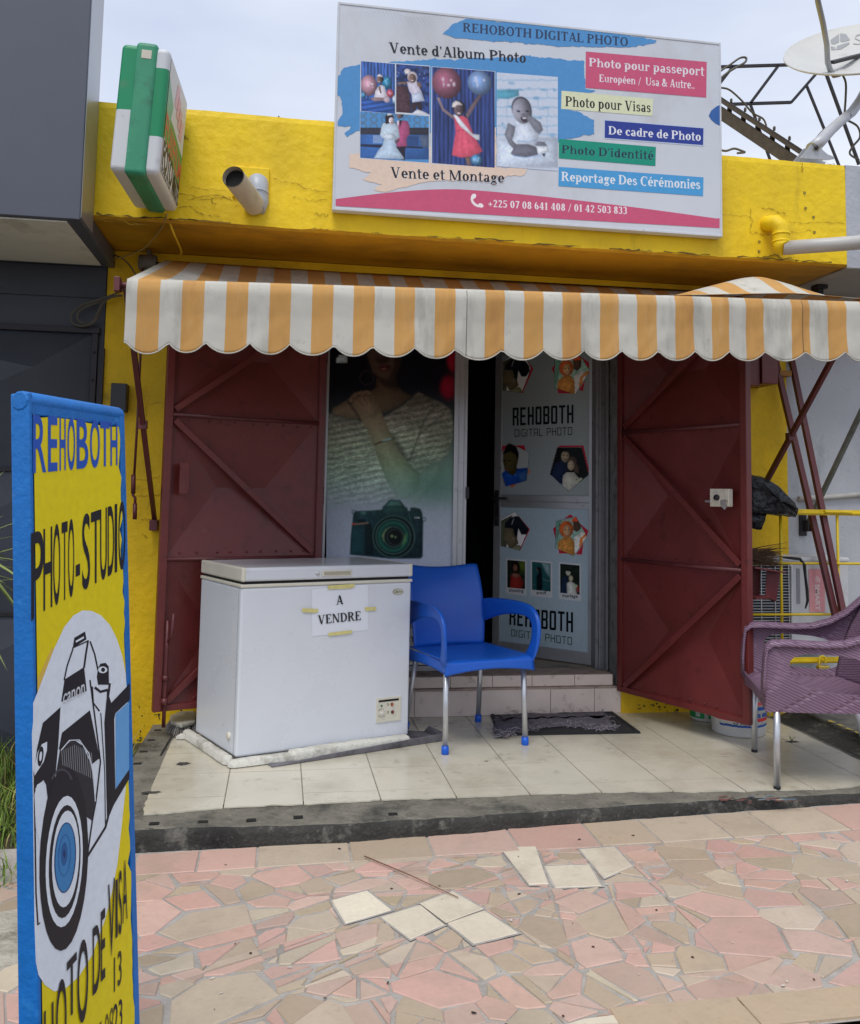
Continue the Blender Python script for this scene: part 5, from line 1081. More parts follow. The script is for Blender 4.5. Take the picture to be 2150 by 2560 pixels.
def p1(c):
    o = c.off; curtain(c, (62, 98, 168), 30, 260); c.poly(o([(160, 760), (790, 870), (790, 1060), (160, 1030)]), (50, 90, 164), 10); c.img *= (1+.18*np.sin(c.Y/14+c.X/60)*(c.Y > 780))[..., None]
    ball(c, 640, 490, 95, 120, (48, 142, 186), 1); ball(c, 700, 690, 70, 80, (206, 96, 120), 2); ball(c, 780, 800, 40, 80, (196, 214, 232), 3); ball(c, 310, 540, 150, 190, (206, 158, 176), 4); ball(c, 205, 720, 50, 60, (60, 140, 190), 6)
    c.poly(o([(400, 780), (430, 640), (480, 560), (540, 530), (600, 560), (640, 720), (680, 760), (700, 830), (600, 800), (480, 790)]), (222, 216, 228), 6)
    c.poly(o([(480, 560), (520, 560), (545, 690), (520, 690)]), SK, 5); c.poly(o([(330, 780), (440, 760), (600, 770), (600, 820), (400, 830)]), (150, 124, 128), 6); c.disc(*o([(640, 800)])[0], 60, 60, (196, 176, 190), 8)
    c.disc(*o([(530, 420)])[0], 50, 60, (34, 30, 42), 6); face(c, 500, 440, 48, 62, SK); c.poly(o([(450, 380), (490, 330), (540, 345), (570, 400), (520, 380)]), (214, 206, 206), 5)
def p2(c):
    o = c.off; c.img[:] = (44, 66, 124); c.img *= (1+.7*fbm(c.X/60, c.Y/60, 8))[..., None]
    for k in range(9): c.line(o([(1180+22*k, 180), (1220+24*k, 300)]), 5, (120, 130, 160), .6)
    for k in range(14): q = np.random.default_rng(k).uniform(0, 1, 2); c.disc(820+560*q[0]**2, 220+300*q[1], 12, 16, (160, 176, 214), 5, .7)
    c.poly(o([(806, 540), (1010, 560), (1060, 700), (1090, 1050), (806, 1050)]), (76, 52, 62), 6)
    for x, y, r in ((870, 730, 60), (950, 920, 60), (860, 590, 40), (1000, 760, 50), (880, 900, 40), (1010, 960, 40)): c.ring(*o([(x, y)])[0], r, 12, (112, 80, 92), .6)
    c.poly(o([(1000, 470), (1080, 480), (1180, 440), (1230, 560), (1280, 660), (1335, 830), (1180, 830), (1110, 860), (1090, 700), (1050, 640)]), (208, 202, 218), 6); c.poly(o([(1100, 700), (1260, 650), (1335, 825), (1110, 855)]), (196, 206, 228), 6)
    c.poly(o([(820, 520), (850, 480), (1010, 470), (1020, 520)]), SK, 5); c.poly(o([(1190, 470), (1250, 480), (1290, 560), (1250, 590), (1200, 540)]), SK, 5); c.poly(o([(1090, 860), (1280, 850), (1280, 990), (1230, 1010), (1200, 900), (1160, 1000), (1100, 1020)]), (56, 42, 48), 6)
    c.poly(o([(1090, 1060), (1200, 980), (1290, 1010), (1400, 1060), (1400, 1090), (1100, 1080)]), (216, 216, 226), 6)
    c.disc(*o([(1110, 390)])[0], 92, 105, (216, 206, 212), 5); c.disc(*o([(1020, 285)])[0], 60, 52, (220, 212, 216), 6); face(c, 1105, 410, 72, 84, SK)
def p3(c):
    o = c.off; c.img[:] = (84, 148, 208)
    for k in range(7):
        for y in (1040, 1170, 1290): x = 200+200*k; c.ring(*o([(x, y)])[0], 62, 20, (96, 112, 122), .85, 50)
    c.poly(o([(150, 1320), (1420, 1320), (1420, 1900), (150, 1900)]), (58, 104, 172), 8); c.poly(o([(150, 1320), (1420, 1320), (1420, 1450), (150, 1440)]), (52, 52, 66), 8)
    for k in range(24): c.line(o([(390+12*k*.6, 1460), (390+12*k*.6, 1600)]), 4, (190, 200, 220), .8); c.line(o([(1010+9*k, 1480), (1010+9*k, 1660)]), 4, (34, 48, 84), .8)
    c.poly(o([(1230, 1460), (1420, 1460), (1420, 1680), (1280, 1680)]), (86, 102, 130), 6); c.poly(o([(150, 1620), (560, 1630), (560, 1690), (150, 1660)]), (38, 44, 70), 6); c.poly(o([(980, 1660), (1300, 1670), (1300, 1700), (980, 1690)]), (36, 42, 66), 6)
    c.poly(o([(800, 1640), (980, 1640), (970, 1920), (900, 1900), (830, 1760)]), (38, 34, 52), 6); c.poly(o([(830, 1190), (1010, 1190), (1050, 1260), (1060, 1440), (1000, 1520), (1010, 1660), (830, 1670), (800, 1500)]), (176, 84, 128), 6); c.poly(o([(830, 1190), (870, 1180), (850, 1300), (830, 1260)]), (220, 220, 232), 4); c.poly(o([(870, 1180), (920, 1180), (880, 1330)]), (52, 36, 46), 4)
    c.disc(*o([(890, 1060)])[0], 62, 78, (38, 32, 38), 5); face(c, 872, 1085, 50, 66, (110, 92, 94), False)
    c.poly(o([(570, 1240), (640, 1210), (780, 1230), (850, 1300), (880, 1500), (800, 1540), (790, 1500), (600, 1500), (570, 1520), (515, 1450), (540, 1300)]), (196, 214, 230), 6); c.poly(o([(590, 1480), (800, 1480), (820, 1680), (940, 1850), (960, 1900), (700, 1890), (400, 1880), (480, 1740), (560, 1640)]), (190, 212, 234), 7); c.disc(*o([(690, 1480)])[0], 110, 62, (206, 218, 232), 9)
    c.disc(*o([(690, 1150)])[0], 82, 92, (34, 28, 36), 5); c.poly(o([(620, 1170), (660, 1210), (650, 1260), (610, 1230)]), (40, 32, 40), 5); face(c, 728, 1190, 52, 66, (204, 190, 196), False); c.poly(o([(640, 1100), (660, 1050), (740, 1060), (740, 1085)]), (200, 206, 214), 4); c.poly(o([(780, 1560), (880, 1520), (860, 1580), (800, 1610)]), (100, 84, 92), 5)
def p4(c):
    o = c.off; curtain(c, (48, 66, 124), 26, 330); ball(c, 235, 240, 184, 198, (160, 98, 122), 7); ball(c, 650, 240, 152, 156, (134, 166, 216), 8)
    c.poly(o([(105, 425), (145, 420), (200, 560), (330, 660), (320, 700), (180, 590)]), (136, 118, 124), 5); c.poly(o([(680, 395), (640, 385), (540, 520), (470, 640), (500, 690), (580, 560)]), (110, 92, 100), 5)
    c.poly(o([(320, 640), (380, 660), (440, 650), (500, 690), (540, 800), (560, 860), (690, 1100), (560, 1170), (410, 1180), (300, 1150), (345, 860), (335, 740)]), (222, 92, 118), 5)
    for k in range(7): c.line(o([(380+26*k, 850), (330+54*k, 1150)]), 6, (240, 128, 146) if k % 2 else (190, 70, 100), .5)
    c.line(o([(350, 840), (540, 830)]), 9, (170, 56, 88), .8); c.poly(o([(315, 640), (360, 640), (560, 880), (650, 890), (650, 965), (600, 950), (400, 780)]), (214, 218, 226), 4)
    c.poly(o([(470, 1175), (530, 1170), (545, 1280), (490, 1275)]), SK, 5); ball(c, 610, 1210, 70, 70, (92, 160, 210), 9)
    c.disc(*o([(390, 550)])[0], 76, 90, (36, 30, 44), 5); face(c, 388, 580, 58, 82, (96, 80, 86)); c.poly(o([(300, 540), (310, 490), (350, 462), (400, 478), (440, 520), (370, 520), (330, 550)]), (216, 208, 206), 5)
def p5(c):
    o = c.off; c.img[:] = (204, 214, 232); r = np.random.default_rng(2)
    for y in (205, 320, 430, 545, 660, 780, 890): c.line(o([(866+20*k, y+r.normal(0, 5)) for k in range(40)]), 12, (112, 166, 206), .55, 10)
    for k in range(30): x, y = r.uniform(870, 1630), r.choice([205, 320, 430, 545, 660, 780, 890])+r.normal(0, 14); c.disc(*o([(x, y)])[0], r.uniform(12, 44), r.uniform(8, 20), (104, 158, 198), 9, .6)
    for k in range(12): x, y = r.uniform(880, 1630), r.choice([205, 320, 430, 545, 660, 780]); c.line(o([(x, y), (x+4, y+112)]), 9, (128, 176, 210), .6, 6)
    c.poly(o([(866, 330), (1140, 325), (1145, 400), (1000, 440), (866, 430)]), (70, 150, 176), 10, .85); c.poly(o([(866, 950), (1640, 930), (1640, 1300), (866, 1300)]), (206, 218, 236), 22)
    c.poly(o([(1070, 980), (1110, 760), (1080, 720), (1160, 690), (1300, 740), (1340, 820), (1400, 900), (1380, 960), (1350, 1040), (1080, 1000)]), (212, 222, 238), 7); c.line(o([(1130, 970), (1250, 985), (1370, 950)]), 10, (122, 164, 206), .7, 8)
    sk = (128, 130, 142)
    c.poly(o([(1010, 740), (1060, 770), (1100, 790), (1090, 860), (1060, 960), (1120, 1020), (1080, 1070), (1020, 1010), (965, 890)]), sk, 5); c.poly(o([(1080, 1060), (1120, 1010), (1260, 1010), (1370, 1050), (1390, 1140), (1240, 1175), (1100, 1160), (1040, 1130)]), (112, 114, 128), 6); c.poly(o([(1350, 1030), (1380, 975), (1470, 985), (1500, 1035)]), (116, 118, 132), 5); c.poly(o([(1365, 1045), (1510, 1030), (1520, 1110), (1385, 1135)]), (220, 226, 236), 5); c.poly(o([(1430, 1130), (1480, 1125), (1465, 1175)]), (60, 66, 90), 4); c.line(o([(1060, 1150), (1200, 1180), (1420, 1150)]), 9, (110, 150, 200), .7, 8)
    c.poly(o([(1250, 690), (1310, 660), (1420, 740), (1450, 830), (1400, 885), (1340, 830), (1290, 760)]), sk, 5)
    c.disc(*o([(1178, 560)])[0], 124, 148, (70, 70, 84), 6, 1, -.15); c.disc(*o([(1186, 592)])[0], 122, 160, lambda X_, Y_: np.array((136, 136, 148.))*(1.12-.3*((X_-1150)/120)[..., None]), 6, 1, -.15)
    for e in (1140, 1250): c.disc(*o([(e, 595)])[0], 20, 12, (36, 38, 52), 4)
    c.disc(*o([(1205, 640)])[0], 22, 14, (104, 104, 118), 5); c.poly(o([(1165, 670), (1260, 665), (1270, 720), (1210, 735), (1175, 710)]), (66, 56, 70), 5); c.poly(o([(1190, 675), (1240, 672), (1238, 690), (1195, 690)]), (226, 230, 236), 3); c.disc(*o([(1275, 690)])[0], 30, 40, sk, 5)
a.poly([V1(*p) and ((V1(*p)[0]-820)*1.764, V1(*p)[1]*1.764) for p in ((155, 85), (1436, 180), (1420, 1968), (140, 1880))], (206, 214, 226), 2.2)
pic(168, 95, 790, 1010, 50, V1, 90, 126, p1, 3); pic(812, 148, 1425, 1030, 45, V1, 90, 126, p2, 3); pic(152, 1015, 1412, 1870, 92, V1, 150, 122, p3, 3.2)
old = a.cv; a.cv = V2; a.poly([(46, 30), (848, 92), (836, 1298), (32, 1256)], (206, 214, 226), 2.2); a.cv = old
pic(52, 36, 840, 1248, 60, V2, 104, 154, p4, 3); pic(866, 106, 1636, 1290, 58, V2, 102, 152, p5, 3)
a.done('printed_graphics', BOARD, M_PRINT)

# ------------------------------------------------------------------ green and white light box sticking out from the parapet
LB = thing('light_box_sign', 'green and white double sided light box mounted on the parapet', 'sign', (-.47, .6, 3.05))
ROLLM = Matrix.Translation((-.47, .30, 3.05)) @ Matrix.Rotation(math.radians(-2.2), 4, 'Z') @ Matrix.Rotation(math.radians(2.9), 4, 'Y')
def zband(name, stops, rough=.35):
    m = bpy.data.materials.new(name); m.use_nodes = True; n = m.node_tree.nodes; l = m.node_tree.links; p = n['Principled BSDF']; p.inputs['Roughness'].default_value = rough
    t = n.new('ShaderNodeTexCoord'); s = n.new('ShaderNodeSeparateXYZ'); l.new(t.outputs['Object'], s.inputs['Vector']); mr = n.new('ShaderNodeMapRange'); mr.inputs['From Min'].default_value = -.4; mr.inputs['From Max'].default_value = .4; l.new(s.outputs['Z'], mr.inputs['Value'])
    r = n.new('ShaderNodeValToRGB'); r.color_ramp.interpolation = 'CONSTANT'; e = r.color_ramp.elements
    while len(e) > 1: e.remove(e[0])
    e[0].position = 0; e[0].color = (*lin(stops[0][1]), 1)
    for z, c in stops[1:]: q = e.new((z+.4)/.8); q.color = (*lin(c), 1)
    l.new(mr.outputs['Result'], r.inputs['Fac'])
    q = n.new('ShaderNodeTexNoise'); q.inputs['Scale'].default_value = 14; q.inputs['Detail'].default_value = 8; l.new(t.outputs['Object'], q.inputs['Vector']); k = n.new('ShaderNodeMapRange'); k.inputs['From Min'].default_value = .62; k.inputs['From Max'].default_value = .86; k.inputs['To Max'].default_value = .55; l.new(q.outputs['Fac'], k.inputs['Value'])
    mm = n.new('ShaderNodeMixRGB'); mm.inputs['Color2'].default_value = (*lin((120, 116, 104)), 1); l.new(k.outputs['Result'], mm.inputs['Fac']); l.new(r.outputs['Color'], mm.inputs['Color1']); l.new(mm.outputs['Color'], p.inputs['Base Color'])
    return m
b = MB(); b.box((-.118, -.285, -.30), (-.001, .27, .300), 0, ROLLM); build('left_shell', b, zband('green_over_white_plastic', [(-.4, (206, 208, 210)), (-.01, (10, 140, 92))]), LB, bevel=.024, segs=5)
b = MB(); b.box((.001, -.285, -.30), (.100, .27, .300), 0, ROLLM); build('right_shell', b, zband('banded_plastic', [(-.4, (206, 208, 210)), (-.125, (10, 138, 88)), (.195, (204, 208, 212))]), LB, bevel=.026, segs=5)
b = MB(); b.box((-.052, -.296, -.311), (.046, .28, .312), 0, ROLLM); build('rim', b, mat('faded_green_plastic', (52, 142, 106), .42, var=.14, vscale=6, dirt=[((150, 190, 170), 12, .62, .8), ((40, 80, 62), 5, .56, .78)]), LB, bevel=.020, segs=4)
b = MB(); b.box((-.024, -.2975, .232), (.020, -.2955, .272), 0, ROLLM); build('sticker', b, mat('paper_sticker', (206, 200, 184), .7), LB)
for z_ in (-.2, .12): b = MB(); b.box((-.03, .27, z_), (.03, .315, z_+.08), 0, ROLLM); build('wall_bracket', b, M_STEEL, LB)
PF = Plane(tuple(ROLLM @ Vector((.1012, 0, 0))), tuple(ROLLM.to_3x3() @ Vector((0, 1, 0))), tuple(ROLLM.to_3x3() @ Vector((0, 0, 1)))); a = Art(PF); a.LAY = .0006
off = float(PF.V @ (np.array((0, 0, 3.05))-PF.O)); U0, U1 = -.255, .245
a.uvpoly([(U0, .27), (U1, .27), (U1, -.27), (U0, -.27)], (206, 208, 208), 1); a.uvpoly([(U0, -.105), (U0, .03), (-.05, .02), (U1, -.02), (U1, -.20), (.02, -.15)], (88, 152, 84), 2); a.uvpoly([(U0, .18), (-.10, .10), (-.16, -.02), (U0, .03)], (120, 176, 140), 2.1)
def uvsans(t, u0, u1, v0, v1, col, lay=3, sh=0, bold=.02): vs, fs, w = sans(t, bold); a._put([(u0+(u1-u0)*x/w, v0+(v1-v0)*y+sh*x/w) for x, y in vs], fs, col, lay)
uvsans('FUJIFILM', U0+.01, U1-.005, -.10, .015, (208, 92, 80), 3, -.07, .01)
uvsans('FOTO', U0+.012, .03, -.232, -.118, (40, 42, 44), 3, -.02, .03); uvsans('MINUTE', .05, U1-.005, -.262, -.165, (40, 42, 44), 3, -.01, .03); uvsans('PHOTO', U0+.015, .0, -.268, -.238, (70, 72, 74), 3, -.005, .02)
for k in range(4): a.uvpoly([(-.05+.055*k, .24-.035*k), (.03+.055*k, .24-.035*k), (.0+.055*k, .12-.03*k), (-.08+.055*k, .12-.03*k)], (214, 168, 172), 3)
a.done('lettering', LB, M_PRINT)
PU = crop(0, 0, 2.151)
def tubeY(name, label, cat, pts, Ys, r, m, group=None, n=8):
    P = [atY(p, y) for p, y in zip(pts, Ys)]; b = MB()
    C = [Vector(P[0])]
    for i in range(len(P)-1):
        p0, p1, p2, p3 = [Vector(P[max(0, min(len(P)-1, i+k))]) for k in (-1, 0, 1, 2)]
        for t in (.2, .4, .6, .8, 1): C.append(.5*((2*p1)+(p2-p0)*t+(2*p0-5*p1+4*p2-p3)*t*t+(3*p1-p0-3*p2+p3)*t**3))
    b.tube(C, r, n); return single(name, b, m, label, cat, group or ('loose cables hanging about the roof edge' if name == 'cable' else None))
tubeY('cable', 'yellow painted cable hanging straight below the light box', 'cable', [PU(885, 1140), PU(905, 1180), PU(940, 1270), PU(975, 1355), PU(950, 1392)], [.52, .62, .72, .9, .98], .006, mat('yellow_cable', (216, 176, 30), .6))
tubeY('cable', 'thin beige cable sagging from the light box to the dark building', 'cable', [PU(900, 1150), PU(860, 1240), PU(780, 1330), PU(700, 1370), PU(600, 1395)], [.52, .75, .98, 1.1, 1.22], .0042, mat('beige_cable', (170, 146, 84), .6))
tubeY('cable', 'dark cable looping from the soffit corner to the awning bracket', 'cable', [PU(585, 1365), PU(650, 1385), PU(700, 1430), PU(740, 1495)], [1.23, 1.2, 1.19, 1.19], .0042, M_CABLE)
c5b = crop(0, 500, 3.5)
LOOP = [(1075, 790), (960, 840), (840, 880), (720, 920), (640, 980), (620, 1040), (660, 1090), (740, 1100), (830, 1060), (880, 960), (930, 870), (880, 890), (760, 930), (690, 980), (680, 1040), (720, 1075), (800, 1070), (850, 1000), (900, 900), (980, 850), (1070, 835)]
tubeY('cable_coil', 'coil of grey cable tied up beside the charcoal gate', 'cable', [c5b(*p) for p in LOOP], [1.20, 1.2]+[1.19+.004*(i % 5) for i in range(17)]+[1.2, 1.2], .0062, M_CABLE)
# ------------------------------------------------------------------ rain pipes through the parapet
b = MB(); b.box((-.105, YP-.016, 2.862), (.084, YP+.01, 3.03)); 
build('pipe_patch', b, M_YELC, SHOP, bevel=.006)
PI = thing('drain_pipe', 'grey plastic spout pointing at the street beside the light box', 'pipe', (.02, .6, 2.85))
e0, e1 = Vector((-.082, .285, 2.858)), Vector((.004, .565, 2.828)); dd = (e1-e0).normalized()
b = MB(); R = .0555; b.tube([e0, e0+dd*.02, e1, e1+dd*.035], [R, R, R, R], 28, False); b.tube([e1+dd*.035, e0+dd*.005, e0], [R-.004, R-.004, R-.004], 28, False); build('spout', b, mat('dusty_beige_pvc', (186, 178, 164), .5, var=.1, vscale=9, dirt=((120, 104, 82), 10, .56, .8)), PI)
b = MB(); b.tube([e0+dd*.035, e0+dd*.037], [R-.004, R-.004], 28, True); build('bore_shade', b, M_BLACK, PI)  # black disc paints in the shade inside the spout
b = MB(); b.tube([e1+dd*.03+Vector((0, 0, -.02)), e1+dd*.05+Vector((.01, 0, .03)), Vector((.025, .60, 2.90)), Vector((.025, .605, 2.945)), Vector((.022, .66, 2.965))], [.058, .058, .057, .056, .054], 24); b.tube([Vector((.024, .600, 2.885)), Vector((.024, .601, 2.892))], [.061, .061], 24); build('elbow', b, mat('blue_grey_pvc', (176, 182, 190), .4, var=.06, vscale=8), PI)
CQ = crop(1500, 0, 2.625); PQ = thing('drain_pipe', 'long grey pipe with yellow elbow leaving the parapet under the dish', 'pipe', (3.0, .55, 2.8))
E = [Vector(atY(CQ(*p), y)) for p, y in (((1085, 1470), .66), ((1110, 1468), .58), ((1150, 1462), .545), ((1180, 1490), .535), ((1188, 1530), .53), ((1188, 1580), .53), ((1190, 1612), .525), ((1215, 1628), .50))]
b = MB(); b.tube(E, [.046, .046, .047, .047, .046, .046, .045, .042], 22); b.tube([E[4], E[4]+Vector((0, 0, -.012))], .049, 22); b.tube([E[5], E[5]+Vector((0, 0, -.010))], .049, 22); build('elbow', b, M_YELC, PQ)
g0, g1 = Vector(atY(CQ(1200, 1628), .515)), Vector(atY(CQ(1900, 1572), .30)); b = MB(); b.tube([g0, g0.lerp(g1, .5)+Vector((0, 0, -.003)), g1+(g1-g0)*.6], .040, 24); build('spout', b, M_PVC, PQ)
# ------------------------------------------------------------------ charcoal building on the left
DB = thing('charcoal_building', 'charcoal clad building with a dark metal gate left of the yellow shop', 'building', (-2.4, 1.0, 0))
M_CLAD = mat('charcoal_cladding', (86, 90, 102), .42, metal=.15, var=.05, vscale=1.5)
b = MB(); b.box((-5, .325, 2.606), (-.796, .606, 5.2)); b.box((-5, .606, 2.606), (-.80, 1.3, 2.70)); build('fascia', b, [M_CLAD], DB, bevel=.004)
b = MB(); b.box((-.7955, .335, 2.62), (-.7925, .60, 5.2)); build('fascia_end', b, mat('sky_sheen_cladding', (166, 168, 176), .3, metal=.5, var=.05, vscale=3), DB)  # end face coloured paler to carry the sky's reflection
b = MB(); b.box((-5, .352, 2.596), (-.862, 1.19, 2.6045)); build('soffit_panel', b, mat('off_white_soffit', (226, 225, 216), .6, var=.06, vscale=3, dirt=((150, 146, 134), 4, .55, .8)), DB, bevel=.003)
b = MB(); b.box((-5, 1.264, -.3), (-.840, 1.6, 2.605)); b.box((-5, 1.252, 2.42), (-.843, 1.264, 2.604)); build('wall', b, M_DARK, DB, bevel=.003)
def gz(y): return float(atY(D(100, y), 1.25)[2])
b = MB(); Zs = [-.2, .62, 1.42, 2.21]
for z0, z1 in zip(Zs[:-1], Zs[1:]):
    for x0, x1 in ((-2.36, -.90), (-3.85, -2.39)):
        zm = (z0+z1)/2+.02; c = (x0+x1)/2-.06; y = 1.252; dpt = .06
        if z1 > 2: q_ = atY(D(69 if x1 > -1.5 else -560, 754), 1.16); c, zm, dpt = q_[0], q_[2], .12
        V = [(x0, y, z0), (x1, y, z0), (x1, y, z1), (x0, y, z1), (c, y-dpt, zm)]
        b.add(V, [(0, 1, 4), (1, 2, 4), (2, 3, 4), (3, 0, 4)])
GT = build('gate', b, M_DARK, DB)
b = MB()
for z in (Zs[1], Zs[2]): b.box((-3.9, 1.235, z-.012), (-.9, 1.262, z+.012))
b.box((-3.9, 1.225, 2.21), (-.86, 1.27, 2.245)); b.box((-.90, 1.232, -.2), (-.868, 1.275, 2.21)); b.box((-.866, 1.245, -.2), (-.832, 1.285, 2.13)); b.box((-2.39, 1.235, -.2), (-2.36, 1.262, 2.2))
for k in range(12): b.lathe([(0, .006), (.006, .004), (.008, 0)], 8, Matrix.Translation((-1.0-.14*k, 1.262-.004, 2.19)) @ Matrix.Rotation(math.pi/2, 4, 'X')); b.lathe([(0, .006), (.006, .004), (.008, 0)], 8, Matrix.Translation((-.885, 1.231, 2.1-.16*k)) @ Matrix.Rotation(math.pi/2, 4, 'X'))
build('gate_frame', b, M_STEEL, GT, bevel=.002)
b = MB(); cZ = crop(0, 500, 3.5); p, q = atY(cZ(972, 1600), 1.17), atY(cZ(1098, 1850), 1.17); b.box((p[0], 1.17, q[2]), (q[0], 1.262, p[2])); single('meter_box', b, mat('black_box_paint', (52, 54, 58), .5, var=.1), 'small black box on the yellow wall beside the charcoal gate', 'box', bevel=.004)

# ------------------------------------------------------------------ grey neighbour on the right
NB = thing('grey_building', 'pale grey painted building joined to the right of the yellow shop', 'building', (5.2, 1.27, 0))
b = MB(); b.grid(lambda u, v: (3.45+4*u, YP+.004*n1(u*20+v*3, 6)+.001, PZ0+.62*v), 60, 8); b.grid(lambda u, v: (3.45+4*u, YP+.16*v, PZ1), 40, 2); b.box((3.45, YP+.01, PZ0+.003), (7.45, YP+.15, PZ1-.004)); build('parapet', b, mat('grey_parapet', (176, 180, 188), .75, var=.1, vscale=3, bump=.6, bscale=34, bdist=.006, dirt=[((104, 106, 112), 1.8, .5, .7, (1, 1, .35)), ((220, 222, 228), 9, .62, .8)]), NB)
b = MB(); b.box((3.45, YP+.004, 2.698), (7.45, 1.3, 2.716)); build('soffit', b, mat('grey_soffit', (168, 164, 156), .8, var=.1, vscale=4, bump=.3, bscale=30, dirt=((96, 90, 80), 14, .66, .8)), NB)
b = MB(); b.box((3.4495, YW+.002, -.3), (7.45, YW+.22, 2.70)); build('wall', b, M_GREY, NB)
b = MB(); b.box((3.4495, YW-.018, .0), (7.45, YW+.001, .17)); build('plinth', b, mat('cement_plinth', (150, 148, 142), .9, var=.25, vscale=8, bump=.6, bscale=40, dirt=((60, 60, 58), 5, .5, .66)), NB, bevel=.006)
single('conduit', MB().tube([atY(D(1638, 1023), 1.25), atY(D(1690, 1020), 1.25), atY(D(1764, 1014), 1.25), (5.6, 1.25, 1.40)], .017, 10), mat('painted_conduit', (198, 196, 190), .6, var=.1, dirt=((150, 140, 126), 8, .55, .8)), 'horizontal pale pipe fixed along the grey wall', 'pipe')
NA = thing('wall_strut', 'grey green flat steel strut bolted to the grey wall', 'strut', (3.56, 1.25, 1.18))
p0 = Vector((3.565, 1.225, 1.19)); p1 = Vector(atX(D(1764, 850), 3.62)); b = MB(); b.bar(p0, p1+(p1-p0)*.9, .030, .022, (1, 0, 0)); build('flat_bar', b, mat('grey_green_steel', (112, 118, 112), .55, metal=.2, var=.2, vscale=14, dirt=((74, 74, 68), 12, .55, .75)), NA, bevel=.002)
b = MB(); b.box((3.522, 1.255, 1.10), (3.57, 1.268, 1.24)); b.box((3.545, 1.20, 1.13), (3.553, 1.256, 1.20)); b.box((3.577, 1.20, 1.13), (3.585, 1.256, 1.20)); build('wall_plate', b, M_STEEL, NA, bevel=.002)
cS = crop(1900, 650, 6); p = Vector(atZ(cS(905, 395), 2.69)); b = MB(); b.box((p.x-.035, p.y-.03, 2.672), (p.x+.035, p.y+.05, 2.697)); b.box((p.x-.030, p.y-.03, 2.60), (p.x-.020, p.y+.05, 2.672)); b.box((p.x-.014, p.y-.012, 2.30), (p.x+.014, p.y+.012, 2.672)); single('ceiling_bracket', b, M_STEEL, 'black steel bracket hanging from the grey soffit above the awning', 'bracket', bevel=.002)

# ------------------------------------------------------------------ wall box, leaning bars, cage with the outdoor unit
p, q = atY(cS(25, 1300), 1.04), atY(cS(270, 1860), 1.04); b = MB(); b.box((p[0], 1.04, q[2]), (q[0], YW, p[2])); b.box((p[0]-.22, 1.06, q[2]-.012), (p[0], YW, p[2])); single('wall_box', b, M_MAR, 'maroon steel box high on the wall behind the right door', 'box', bevel=.004)
p = atY(cS(350, 1700), 1.2); b = MB(); b.box((p[0]-.03, 1.19, p[2]-.018), (p[0]+.055, 1.268, p[2]+.018)); single('wooden_block', b, mat('ochre_wood', (150, 104, 40), .7, var=.2, vscale=30), 'short ochre wooden block fixed at the edge of the yellow wall', 'block', bevel=.003)
for k, (top, bot, lab) in enumerate(((D(1592, 735), D(1779, 1532), 'maroon steel channel leaning on the wall, nearest to the yellow paint'), (D(1625, 735), D(1789, 1538), 'maroon steel channel leaning on the wall, further from the yellow paint'))):
    p, q = Vector(atY(top, 1.23)), Vector(atZ(bot, -.02)); p = p+(p-q)*.06; b = MB(); dr = (p-q).normalized(); sx = Vector((1, 0, 0)); ny = dr.cross(sx).normalized()
    b.bar(q, p, .034, .006, ny); b.bar(q+sx*.015+ny*.014, p+sx*.015+ny*.014, .004, .024, ny); b.bar(q-sx*.015+ny*.014, p-sx*.015+ny*.014, .004, .024, ny)
    single('steel_channel', b, M_MARB, lab, 'steel bar', 'maroon channels leaning on the wall', bevel=.0015)
M_CAGE = mat('yellow_cage_paint', (226, 194, 22), .45, var=.14, vscale=12, bump=.3, bscale=90, bdist=.002, dirt=((120, 96, 40), 16, .62, .78))
CG = thing('security_cage', 'yellow welded bar cage around the air conditioner outdoor unit', 'cage', (3.4, 1.0, .4))
YC = .85
b = MB(); xl, xr = 2.74, 4.25
for z, w in ((1.258, .034), (.385, .036)):
    b.bar((xl, YC, z), (xr, YC, z), .008, w, (0, 0, 1)); b.bar((xl, YC-.010, z-w*.1), (xr, YC-.010, z-w*.1), .012, .010, (0, 0, 1))
for x in (xl, xr):
    for z in (1.258, .385): b.bar((x, YC, z), (x, YW, z), .012, .03, (0, 0, 1))
    b.bar((x, YC, .37), (x, YC, 1.27), .016, .016, (1, 0, 0))
b.tube([(3.42, YC-.016, 1.262), (3.50, YC-.016, 1.262), (3.56, YC-.016, 1.262), (3.60, YC-.016, 1.26)], .011, 8); build('cage_frame', b, M_CAGE, CG, bevel=.0015)
for x in (3.145, 3.517, 3.89): build('cage_bar', MB().tube([(x, YC+.004, .385), (x, YC+.004, 1.258)], .0085, 8), M_CAGE, CG)
for z in (.954, .654): build('cage_bar', MB().tube([(xl, YC-.010, z), (xr, YC-.010, z)], .0075, 8), M_CAGE, CG)
PDK = thing('padlock', 'brass padlock hanging on the lower bar of the yellow cage', 'padlock', (3.42, .82, .33)); p = Vector(atY(D(1688, 1366), .815))
b = MB(); b.box((p.x-.033, .80, p.z-.042), (p.x+.033, .835, p.z)); b.box((p.x-.035, .799, p.z-.012), (p.x+.035, .836, p.z+.002)); build('lock_body', b, mat('yellowed_brass', (206, 180, 84), .35, metal=.4, var=.2, vscale=40), PDK, bevel=.004)
b = MB(); b.tube([(p.x+.023*math.cos(t)-.002, .817, p.z+.03+.026*math.sin(t)) for t in np.linspace(-.6, math.pi+.6, 14)], .0065, 8); b.tube([(p.x-.023, .817, p.z), (p.x-.024, .817, p.z+.03)], .0065, 8); build('shackle', b, M_CAGE, PDK)
AC = thing('air_conditioner', 'white air conditioner outdoor unit with pink sticker inside the yellow cage', 'air conditioner', (3.3, 1.05, .42)); YA = .935
x0, x1, z0, z1 = 2.80, float(atY(D(1741, 1200), YA)[0]), .425, float(atY(D(1650, 1145), YA)[2])
